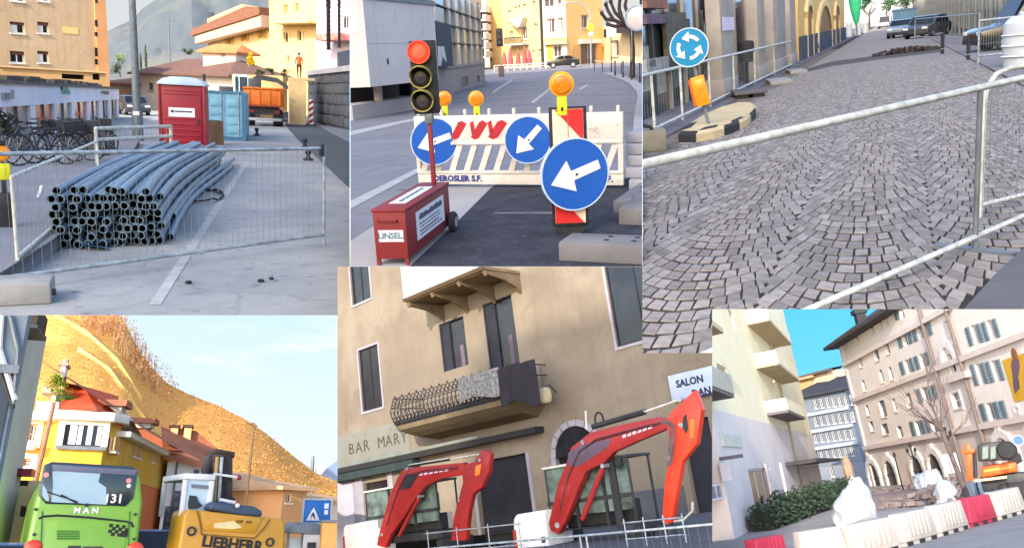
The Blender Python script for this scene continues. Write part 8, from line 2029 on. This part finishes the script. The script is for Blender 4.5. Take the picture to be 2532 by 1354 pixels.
for (u0,v0,u1,v1)in ((2152,1142,2177,1205),(2194,1136,2219,1200),(2259,1124,2288,1195),(2302,1118,2334,1190),(2472,1078,2512,1160)):
 a,b=F.px(u0,(v0+v1)/2)[0],F.px(u1,(v0+v1)/2)[0];zt_=F.px((u0+u1)/2,v0)[1];rr=(b-a)/2;cz=zt_-rr;cx=(a+b)/2
 poly=[(a,0),(b,0)]+[(cx+rr*math.cos(i*math.pi/10),cz+rr*math.sin(i*math.pi/10))for i in range(11)]
 dr=obj('arched_opening',MB().prism(poly,-.04,-.005),M('arch_dark',(46,48,54),(64,66,70),.5,.4)if u0<2400 else m_fst,F.t)
 for i in range(7):
  b0,b1=math.pi*(i+.03)/7,math.pi*(i+.97)/7;t_=.62
  obj('arch_stone',MB().prism([(cx+rr*math.cos(b0),cz+rr*math.sin(b0)),(cx+(rr+t_)*math.cos(b0),cz+(rr+t_*(1.5 if i==3 else 1))*math.sin(b0)),(cx+(rr+t_)*math.cos(b1),cz+(rr+t_*(1.5 if i==3 else 1))*math.sin(b1)),(cx+rr*math.cos(b1),cz+rr*math.sin(b1))],-.3,-.005),M('arch_white',(220,210,204),(204,196,192),1,.9),dr)
 for x in (a-.45,b):obj('jamb',MB().box(x,x+.45,-.28,-.005,0,cz-.004),M('arch_white',(220,210,204)),dr)
 obj('glazing_bar',MB().box(cx-.08,cx+.08,-.09,-.041,0,zt_-.1).box(a,b,-.09,-.041,cz-.1,cz+.08),m_dark,dr)
r=F.rect(2490,868,2600,985);mu=obj('gold_mural',MB().box(r[0],r[1],-.05,-.008,r[2],r[3]),M('mural_gold',(214,168,52),(198,146,40),.6,.8),F.t)
def mp(u,v):return F.px(u,v)
obj('painted_robe',MB().prism([mp(u,v)for u,v in ((2502,900),(2508,880),(2514,874),(2522,888),(2524,905),(2520,930),(2524,958),(2512,972),(2508,956),(2506,930))],-.07,-.051),M('mural_violet',(120,92,104),(98,76,92),.8,.8),mu);obj('painted_head',MB().ball((mp(2511,878)[0],-.06,mp(2511,876)[1]),.42,8,6,(1,.1,1.2)),M('mural_brown',(150,96,60),(130,80,50),2,.8),mu)
a=F.px(2066,834,1.6);ze=zl
rf=MB();rf.box(sl_-1.8,sr_,-1.8,16,ztop*0+F.px(2110,824)[1],F.px(2110,824)[1]+.001)if False else None
zE=F.px(2112,822,.5)[1]
rf.add([(sl_-1.6,-1.6,zE),(sr_,-1.6,zE),(sr_,8,zE+5),(sl_+6,8,zE+5),(sl_-1.6,17,zE),(sl_-1.6,-1.6,zE-.35),(sr_,-1.6,zE-.35),(sr_,-.0,zE-.35),(sl_-1.6,17,zE-.35)],[(0,1,2,3),(0,3,4),(0,5,6,1),(0,4,8,5),(5,8,7,6)])
obj('roof',rf,M('dark_roof',(58,54,56),(74,68,68),1,.8),F.t)
c=F.px(2124,776,-2);obj('chimney',MB().box(c[0]-.5,c[0]+.5,1.5,2.6,zE,c[1]).box(c[0]-.7,c[0]+.7,1.3,2.8,c[1],c[1]+.5),m_dark,F.t)
# --- grey ornate house at the back, ochre house and roofs behind it
def back_house(label,u0,u1,y,vt,wins,mat,roofm=None,vr=None,slope=0.0,fr=m_fwh):
 pa,pb=P.Y(u0,1180,y),P.Y(u1,1170,y-3);pa.z=pb.z=0
 F=Facade('house',label,'house',pa,pb);ops=[F.rect(*w)for w in wins];zt=F.px((u0+u1)/2,vt)[1]
 F.wall(0,F.len,0,zt,ops,mat,.3,10)
 for r in ops:F.window(r,fr,m_fw,.1,.28,1,0,sill=fr)
 if roofm:zr=F.px((u0+u1)/2,vr)[1];obj('roof',MB().add([(-1,-1.2,zt+.01),(F.len+1,-1.2,zt+.01),(F.len+1,9,zr),(F.len*.3,9,zr),(-1,9,zt+.4)],[(0,1,2,3),(0,3,4)]).box(-1,F.len+1,-1.2,.2,zt-.4,zt),roofm,F.t)
 return F
m_bg=M('blue_grey_render',(122,130,142),(106,114,128),.25,.9,wear=(116,124,136))
random.seed(14)
wl=[(2012+i*15,985+j*42-i*1.6,2021+i*15,1010+j*42-i*1.6)for j in range(5)for i in range(7)]
F3=back_house('blue grey ornate house with many tall windows between the cream and pink houses',1996,2140,150,962,wl,m_bg,M('slate_roof',(66,66,74),(54,54,62),.8,.9,bump=.4),918)
for j in range(3):z=F3.px(2060,1018+j*44)[1];obj('string_course',MB().box(0,F3.len,-.5,-.01,z,z+.5),M('grey_trim',(176,186,194),(156,168,178),1,.9),F3.t)
back_house('ochre house with a broken tiled roofline far behind',1984,2062,160,925,[(2010,935,2018,948)],M('far_ochre',(206,170,118),(186,150,102),.3,.9),M('pale_tiles',(196,166,124),(172,140,104),.8,.9,bump=.5),906)
back_house('taller brown grey house with a cream gable beside the pink house',2050,2106,158,905,[(2066,912,2072,926)],M('cream_gable',(222,200,170),(204,180,150),.3,.9),M('brown_grey_roof',(110,90,80),(90,76,70),.8,.9),888)
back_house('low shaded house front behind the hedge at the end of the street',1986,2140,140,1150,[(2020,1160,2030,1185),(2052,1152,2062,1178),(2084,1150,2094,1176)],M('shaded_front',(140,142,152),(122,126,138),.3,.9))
p=P.G(2108,1206);p=P.Y(2106,1200,80);p.z=0;s=P.mpp(p);h=P.zat(2104,1124,p)
t=thing('stone_column','rough beige stone column standing behind the far end of the hedge','stone column',p)
mb=MB();mb.lathe([(.6,0),(.52,h*.25),(.44,h*.5),(.48,h*.7),(.34,h*.9),(.1,h)],9);obj('shaft',mb,M('beige_stone',(166,146,126),(146,126,108),1.2,.95,bump=.6),t)
obj('foot_stone',MB().box(-1,1,-1,1,0,.3),m_conc,t,bev=.05)
# --- hedge
a,b=P.Y(1880,1290,46),P.Y(2108,1215,74);a.z=b.z=0
t=thing('hedge','long dark green hedge before the cream house','hedge',a,dirz(a,b));Lh=(b-a).length
mb=MB();random.seed(19)
hh=P.zat(1900,1222,a)
for _ in range(7000):
 x=R(0,Lh);hx=hh*(.78+.2*math.sin(x*1.3)+.1*math.sin(x*3.7))*(1.0 if x>2 else.75);z=hx*R(.02,1)**.7;y=R(-.9,.9)*(1-.4*(z/hx)**3)
 q=Vector((x,y,z));u=Vector((R(-1,1),R(-1,1),R(-1,1))).normalized();w=u.orthogonal().normalized();s_=R(.07,.17);mb.quad(q-u*s_,q+w*s_*.6,q+u*s_,q-w*s_*.6)
obj('foliage',mb,M('hedge_leaves',(46,62,48),(66,82,62),1.1,.85,rnd=.35),t)
obj('stems',MB().box(.2,Lh-.2,-.5,.5,0,hh*.55),M('hedge_dark_stems',(36,42,34),(48,48,40),3,.95,bump=.8),t)  # dark block filling the hedge behind its leaves
for k,(u,v,lb)in enumerate(((1785,1290,'dark green potted shrub at the left edge before the shop awning'),(1838,1268,'grey green potted shrub between the shop door and the hedge'))):
 p=G(u,v);s=P.mpp(p);t=thing('shrub',lb,'shrub',p);obj('pot',MB().lathe([(0,0),(10*s,0),(13*s,16*s),(11*s,16*s)],12),M('pot_grey',(110,108,106),(94,92,92),2,.9),t)
 mb=MB();leaf_cloud(mb,(0,0,42*s),26*s,800,2.6*s,(1,.8,1.1));obj('foliage',mb,M('hedge_leaves',(46,62,48)),t)
p=G(1874,1304);q=G(1910,1298);t=thing('wooden_box','pale wooden planter box at the near end of the hedge','box',p,dirz(p,q)-.1);w=(q-p).length;h=P.zat(1874,1284,p)
m_pw=M('pale_wood',(196,164,124),(172,140,102),3,.85,stretch=(1,1,.2))
for k in range(3):obj('plank',MB().box(0,w,-.02,.02,h*k/3,h*(k+.92)/3),m_pw,t)
obj('box_body',MB().box(.02,w-.02,.021,.6,0,h*.95),m_pw,t)
p=G(1752,1330);q=G(1800,1318);h=P.zat(1762,1258,G(1764,1328))
t=thing('metal_gate','cream painted tubular gate at the lower left of the square','gate',p,dirz(p,q));Lg=(q-p).length;s=P.mpp(p)
m_gt=M('gate_cream',(226,220,184),(210,204,166),3,.6)
for x in (0,Lg*.45,Lg):obj('post',MB().cyl((x,0,0),(x,0,h),2.6*s,n=8),m_gt,t)
for z in (h*.15,h):obj('rail',MB().cyl((0,0,z),(Lg,0,z),2*s,n=8),m_gt,t)
for k in range(5):x=Lg*(k+.5)/5;obj('bar',MB().cyl((x,0,h*.15),(x,0,h),1*s,n=6),m_gt,t)
p=G(1816,1322);s=P.mpp(p)
t=thing('gate_post','tall cream gate post with a pale foot right of the tubular gate','post',p);obj('shaft',MB().cyl((0,0,0),(0,0,64*s),2.4*s,n=8),m_gt,t);obj('foot',MB().box(-26*s,14*s,-5*s,5*s,0,5*s),m_gt,t,bev=1*s)
# --- white sacks of building material
m_bag=M('white_woven_sack',(188,192,198),(168,174,184),1.4,.75,bump=.9,bsc=4)
def sack(label,u,vb,pts,depth,sd):
 p=G(u,vb);s=P.mpp(p);random.seed(sd)
 ol=[((a-u)*s,(vb-b)*s)for a,b in pts]
 cx=sum(x for x,_ in ol)/len(ol);cz=sum(z for _,z in ol)/len(ol)
 mb=MB();rings=5;n=len(ol);vs=[]
 for k in range(rings):
  f=k/(rings-1);y=-depth/2+depth*f;sc_=(.62,.94,1.0,.94,.6)[k]
  for x,z in ol:vs.append((cx+(x-cx)*sc_+R(-.03,.03),y+R(-.05,.05),max(0,cz+(z-cz)*sc_+R(-.03,.03))if z>.05 else 0))
 fs=[tuple(range(n)),tuple(reversed(range(4*n,5*n)))]+[(k*n+i,(k+1)*n+i,(k+1)*n+(i+1)%n,k*n+(i+1)%n)for k in range(rings-1)for i in range(n)]
 mb.add(vs,fs);t=thing('building_sack',label,'sack',p,.1,'white building sacks')
 me=mb.mesh('sack_body',m_bag,0,True);bm=bmesh.new();bm.from_mesh(me);bmesh.ops.subdivide_edges(bm,edges=bm.edges[:],cuts=3,use_grid_fill=True);bmesh.ops.recalc_face_normals(bm,faces=bm.faces[:]);bm.normal_update()
 for v_ in bm.verts:
  if v_.co.z>.05:v_.co+=v_.normal*(mnoise.noise(v_.co*2.6+Vector((sd*7,0,0)))*.13+abs(mnoise.noise(Vector((v_.co.x*5,v_.co.y*5+sd,v_.co.z*1.6))))*.09)
 for f_ in bm.faces:f_.smooth=True
 bm.to_mesh(me);bm.free();link('sack_body',me,t)
 top=max(ol,key=lambda q:q[1]);obj('lifting_strap',MB().tube([(top[0]-.25,-.2,top[1]-.2),(top[0]-.05,-.25,top[1]+.08),(top[0]+.15,-.2,top[1]-.25)],.03,5),m_bag,t)
 return p,s
sack('largest white sack, peaked like a tent, standing left of the rubble',2115,1299,[(2068,1299),(2066,1278),(2072,1258),(2086,1236),(2108,1215),(2124,1200),(2136,1186),(2148,1190),(2160,1206),(2166,1236),(2170,1270),(2168,1296)],1.5,1)
sack('boxy white sack on top of the grey rubble',2298,1222,[(2270,1222),(2268,1196),(2274,1174),(2300,1166),(2328,1165),(2334,1190),(2330,1222)],1.4,2)
sack('slumped white sack leaning against the boxy one',2345,1242,[(2312,1240),(2318,1216),(2330,1196),(2344,1186),(2358,1190),(2366,1212),(2376,1236),(2372,1242)],1.4,3)
random.seed(23);pr=G(2240,1262);s=P.mpp(pr);mb=MB()
for _ in range(500):
 u=R(2160,2385);v=R(1212,1262)-(u-2160)*.1;q=G(u,v);r=R(.08,.3)
 T=Matrix.Translation((q.x-pr.x,q.y-pr.y,r*.4+R(0,.35)*math.exp(-((u-2320)/60)**2)*2))@Matrix.Rotation(R(0,3),4,'Z')@Matrix.Rotation(R(-.5,.5),4,'X');mb.box(-r,r,-r*.8,r*.8,-r*.5,r*.5,T)
one('rubble',mb,M('rubble_grey',(134,120,118),(104,96,98),.8,.95,rnd=.25),'low field of grey pink rubble between the white sacks','rubble',pr,kind='stuff')
q=G(2200,1236);mb=MB();mb.ball((0,0,0),1,14,8,(5.5,2.2,.55));one('earth_mound',mb,M('mound_earth',(128,112,110),(104,92,92),.9,.95,bump=.8,bsc=3),'low earth mound behind the largest white sack','mound',q,kind='stuff')
# --- row of barrier blocks
m_blk=M('white_block_plastic',(176,168,162),(162,154,150),1.2,.6,wear=(136,130,128));m_pnk=M('pink_block_plastic',(160,46,72),(146,38,62),1.5,.55)
def block(label,u0,v0,u1,v1,h,m,first=None):
 p,q=G(u0,v0),G(u1,v1);w=(q-p).length
 t=thing('barrier_block',label,'barrier block',p,dirz(p,q),'plastic barrier blocks')
 g_=w*.035;pf=[(g_,.12),(w-g_,.12),(w-g_*1.2,.3),(w-w*.1,h),(w*.1,h),(g_*1.2,.3)]
 obj('block_body',MB().prism(pf,.03,.5),m,t,bev=.04,seg=3)
 for k in range(6):x=w*(.17+.66*(k+.5)/6);obj('fluted_rib',MB().prism([(x-w*.035,.26),(x+w*.035,.26),(x+w*.028,h*.92),(x-w*.028,h*.92)],-.0,.045),m,t,bev=.014)
 for k in range(3):x=w*(k+.5)/3;obj('foot',MB().box(x-w*.07,x+w*.07,.02,.48,0,.119),m_black,t)
 obj('base_rim',MB().box(g_,w-g_,.05,.49,.004,.118),m,t)
 return t
hb=1.02
block('pink red barrier block at the bottom edge, lowest of the row',1880,1424,1964,1404,hb,m_pnk)
block('ribbed white barrier block, leftmost white one of the row',1985,1404,2110,1384,hb,m_blk)
block('second white barrier block from the left, below the largest sack',2118,1384,2236,1356,hb,m_blk)
block('third white barrier block from the left, before the rubble',2240,1352,2328,1328,hb,m_blk)
block('white barrier block just left of the pink one',2330,1326,2404,1304,hb,m_blk)
block('pink barrier block in the middle of the white row',2406,1303,2474,1286,hb,m_pnk)
block('white barrier block right of the pink one, cut by the picture edge',2476,1285,2546,1264,hb,m_blk)
p=G(2405,1244);q=G(2462,1238);w=(q-p).length;h=P.zat(2430,1186,p)
t=thing('steel_cabinet','pale blue grey steel cabinet behind the pink barrier block','cabinet',p,dirz(p,q));obj('cabinet_body',MB().box(w*.42,w,0,.8,0,h),M('pale_steel_blue',(158,178,190),(140,160,174),1,.5),t,bev=.04);obj('side_tank',MB().cyl((w*.2,.4,0),(w*.2,.4,h*.9),w*.18,n=14),M('tank_blue',(120,150,170),(180,196,206),1.2,.4),t,smooth=True);obj('handle',MB().box(w*.38,w*.42,-.05,.05,h*.1,h*.95),m_black,t)
# --- orange excavator in the square
p=P.Y(2466,1215,44);p.z=0
t=thing('excavator','orange excavator with a black cab working behind the barrier blocks','excavator',p,-.12)
def bx(u,v):c=P.Y(u,v,p.y);return (c.x-p.x,c.z)
m_fo=M('bright_orange',(232,92,32),(216,78,26),1,.45,wear=(206,100,54))
a,b=bx(2428,1180),bx(2508,1140);obj('engine_body',MB().prism([(a[0],a[1]),(b[0],a[1]+.1),(b[0]+.1,b[1]),(a[0]+.1,b[1]-.05)],-.4,1.8),m_fo,t,bev=.08,seg=3)
obj('body_stripe',MB().prism([bx(u,v)for u,v in ((2434,1160),(2500,1150),(2500,1156),(2434,1166))],-.42,-.401),M('stripe_amber',(240,150,60),(226,130,50),2,.5),t)
cb=obj('cab',MB().prism([bx(u,v)for u,v in ((2420,1140),(2416,1102),(2430,1094),(2478,1090),(2498,1096),(2508,1112),(2508,1136))],-.35,1.5),m_ed if 'm_ed'in globals()else m_dark,t,bev=.06,seg=3)
for u0,u1 in ((2430,2444),(2450,2462)):obj('pane',MB().prism([bx(u,v)for u,v in ((u0,1134),(u0,1104),(u1,1101),(u1,1131))],-.37,-.351),M('cab_pane_green',(70,92,88),(110,126,120),1.5,.2,spec=.5),cb)
c=bx(2490,1112);obj('round_housing',MB().lathe([(0,-.5),(.34,-.48),(.42,-.4),(.42,.4)],16,Matrix.Translation((c[0],0,c[1])),'y'),m_black,t,smooth=True);c=bx(2512,1132);obj('side_drum',MB().lathe([(0,-.4),(.24,-.38),(.26,.3)],14,Matrix.Translation((c[0],0,c[1])),'y'),m_black,t,smooth=True)
obj('arm',MB().prism([bx(u,v)for u,v in ((2384,1100),(2400,1096),(2406,1120),(2404,1150),(2408,1184),(2392,1186),(2390,1150),(2386,1124))],-.5,-.2),m_fo,t,bev=.03);obj('arm_cylinder',MB().cyl((bx(2410,1110)[0],-.3,bx(2410,1110)[1]),(bx(2413,1180)[0],-.3,bx(2413,1180)[1]),.08,n=8),m_dark,t);obj('arm_joint',MB().prism([bx(u,v)for u,v in ((2380,1112),(2412,1108),(2412,1118),(2380,1122))],-.6,-.1),m_fo,t,bev=.03)
a,b=bx(2470,1216),bx(2540,1180);[obj('track',MB().box(a[0],b[0],y_,y_+.7,0,b[1]-.1),m_black,t,bev=.15)for y_ in (-.2,1.2)];obj('turntable',MB().box(bx(2425,1190)[0],b[0],-.1,1.6,b[1]-.4,bx(2450,1176)[1]),m_dark,t,bev=.05);obj('deck',MB().prism([bx(u,v)for u,v in ((2410,1190),(2490,1180),(2490,1174),(2410,1184))],-.6,1),M('deck_cream',(206,186,150),(190,168,134),2,.7),t)
# --- leafless tree and dark lamp standards
p=P.Y(2390,1215,52);p.z=0;s=P.mpp(p)
t=thing('bare_tree','leafless young tree before the pink house beside the orange excavator','tree',p);mb=MB();tips=[];random.seed(29)
top=P.zat(2384,1040,p);lean=Vector((-.10,0,1)).normalized()
mb.tube([(0,0,0),lean*top*.5,lean*top],[.17,.13,.1],8);obj('trunk',mb,M('grey_bark',(110,96,92),(84,74,72),3,.95,bump=.4),t)
cr=MB()
for k in range(10):d_=Vector((R(-1,1),R(-.7,.7),R(.35,1.3))).normalized();limbs(cr,lean*top*R(.72,1.0),d_,R(1.0,1.7),.05,2,.55,5,None,3)
limbs(cr,lean*top,Vector((-.1,0,1)).normalized(),1.8,.07,3,.5,5,None,3)
obj('crown',cr,M('grey_bark',(110,96,92)),t)
for k,(u,vb,vt,lb)in enumerate(((2276,1200,1102,'dark branching lamp standard before the third arch'),(2232,1205,1114,'smaller dark lamp standard between the second and third arch'),(2372,1190,1060,'dark lamp standard left of the bare tree'))):
 p=P.Y(u,vb,74);p.z=0;s=P.mpp(p);z=P.zat(u,vt,p);t=thing('lamp_post',lb,'lamp post',p,0,'dark lamp standards on the square')
 obj('pole',MB().cyl((0,0,0),(0,0,z),2.2*s,1.4*s,8),m_black,t)
 for x in ((-9,9)if k!=1 else (0,)):obj('arm',MB().tube([(0,0,z-22*s),(x*.7*s,0,z-20*s),(x*s,0,z-12*s)],1.2*s,6),m_black,t);obj('lantern',MB().lathe([(0,0),(3*s,1*s),(4*s,7*s),(2*s,11*s),(0,12*s)],8,Matrix.Translation((x*s,0,z-12*s))),m_black,t,smooth=True)
 if k!=1:obj('lantern',MB().lathe([(0,0),(3*s,1*s),(4*s,7*s),(2*s,11*s),(0,12*s)],8,Matrix.Translation((0,0,z))),m_black,t,smooth=True)
p=P.Y(2362,1180,76);p.z=0;s=P.mpp(p);t=thing('notice_board','large pale notice board leaning before the arcade left of the excavator','notice board',p);obj('board',MB().box(-14*s,16*s,-.05,.05,P.zat(2362,1168,p),P.zat(2362,1118,p)),M('lilac_board',(206,194,206),(190,178,192),1,.8),t);obj('legs',MB().box(-12*s,-10*s,0,.05,0,P.zat(2362,1168,p)).box(12*s,14*s,0,.05,0,P.zat(2362,1168,p)),m_dark,t)
p=P.Y(2553,1215,40);p.z=0;s=P.mpp(p);t=thing('road_sign','blue round road sign on a post cut by the right picture edge','road sign',p);z=P.zat(2529,1086,p);obj('post',MB().cyl((0,0,0),(0,0,z),2*s,n=8),m_galv,t);obj('disc',MB().cyl((2*s,-.05,z),(2*s,-.02,z),12*s,n=20),M('sign_blue',(36,92,178)),t);obj('disc_rim',MB().lathe([(11.4*s,-.06),(12.4*s,-.06),(12.4*s,-.01),(11.4*s,-.01)],20,Matrix.Translation((2*s,0,z)),'y'),m_white,t)
mb=MB();mb.poly([P.Y(u,v,176)for u,v in ((1700,1400),(2600,1320),(2600,640),(1700,640))]);struct('sky',mb,sky_mat('sky_f',(72,186,246),(116,206,248),None,10,50,.42))
clip_all()
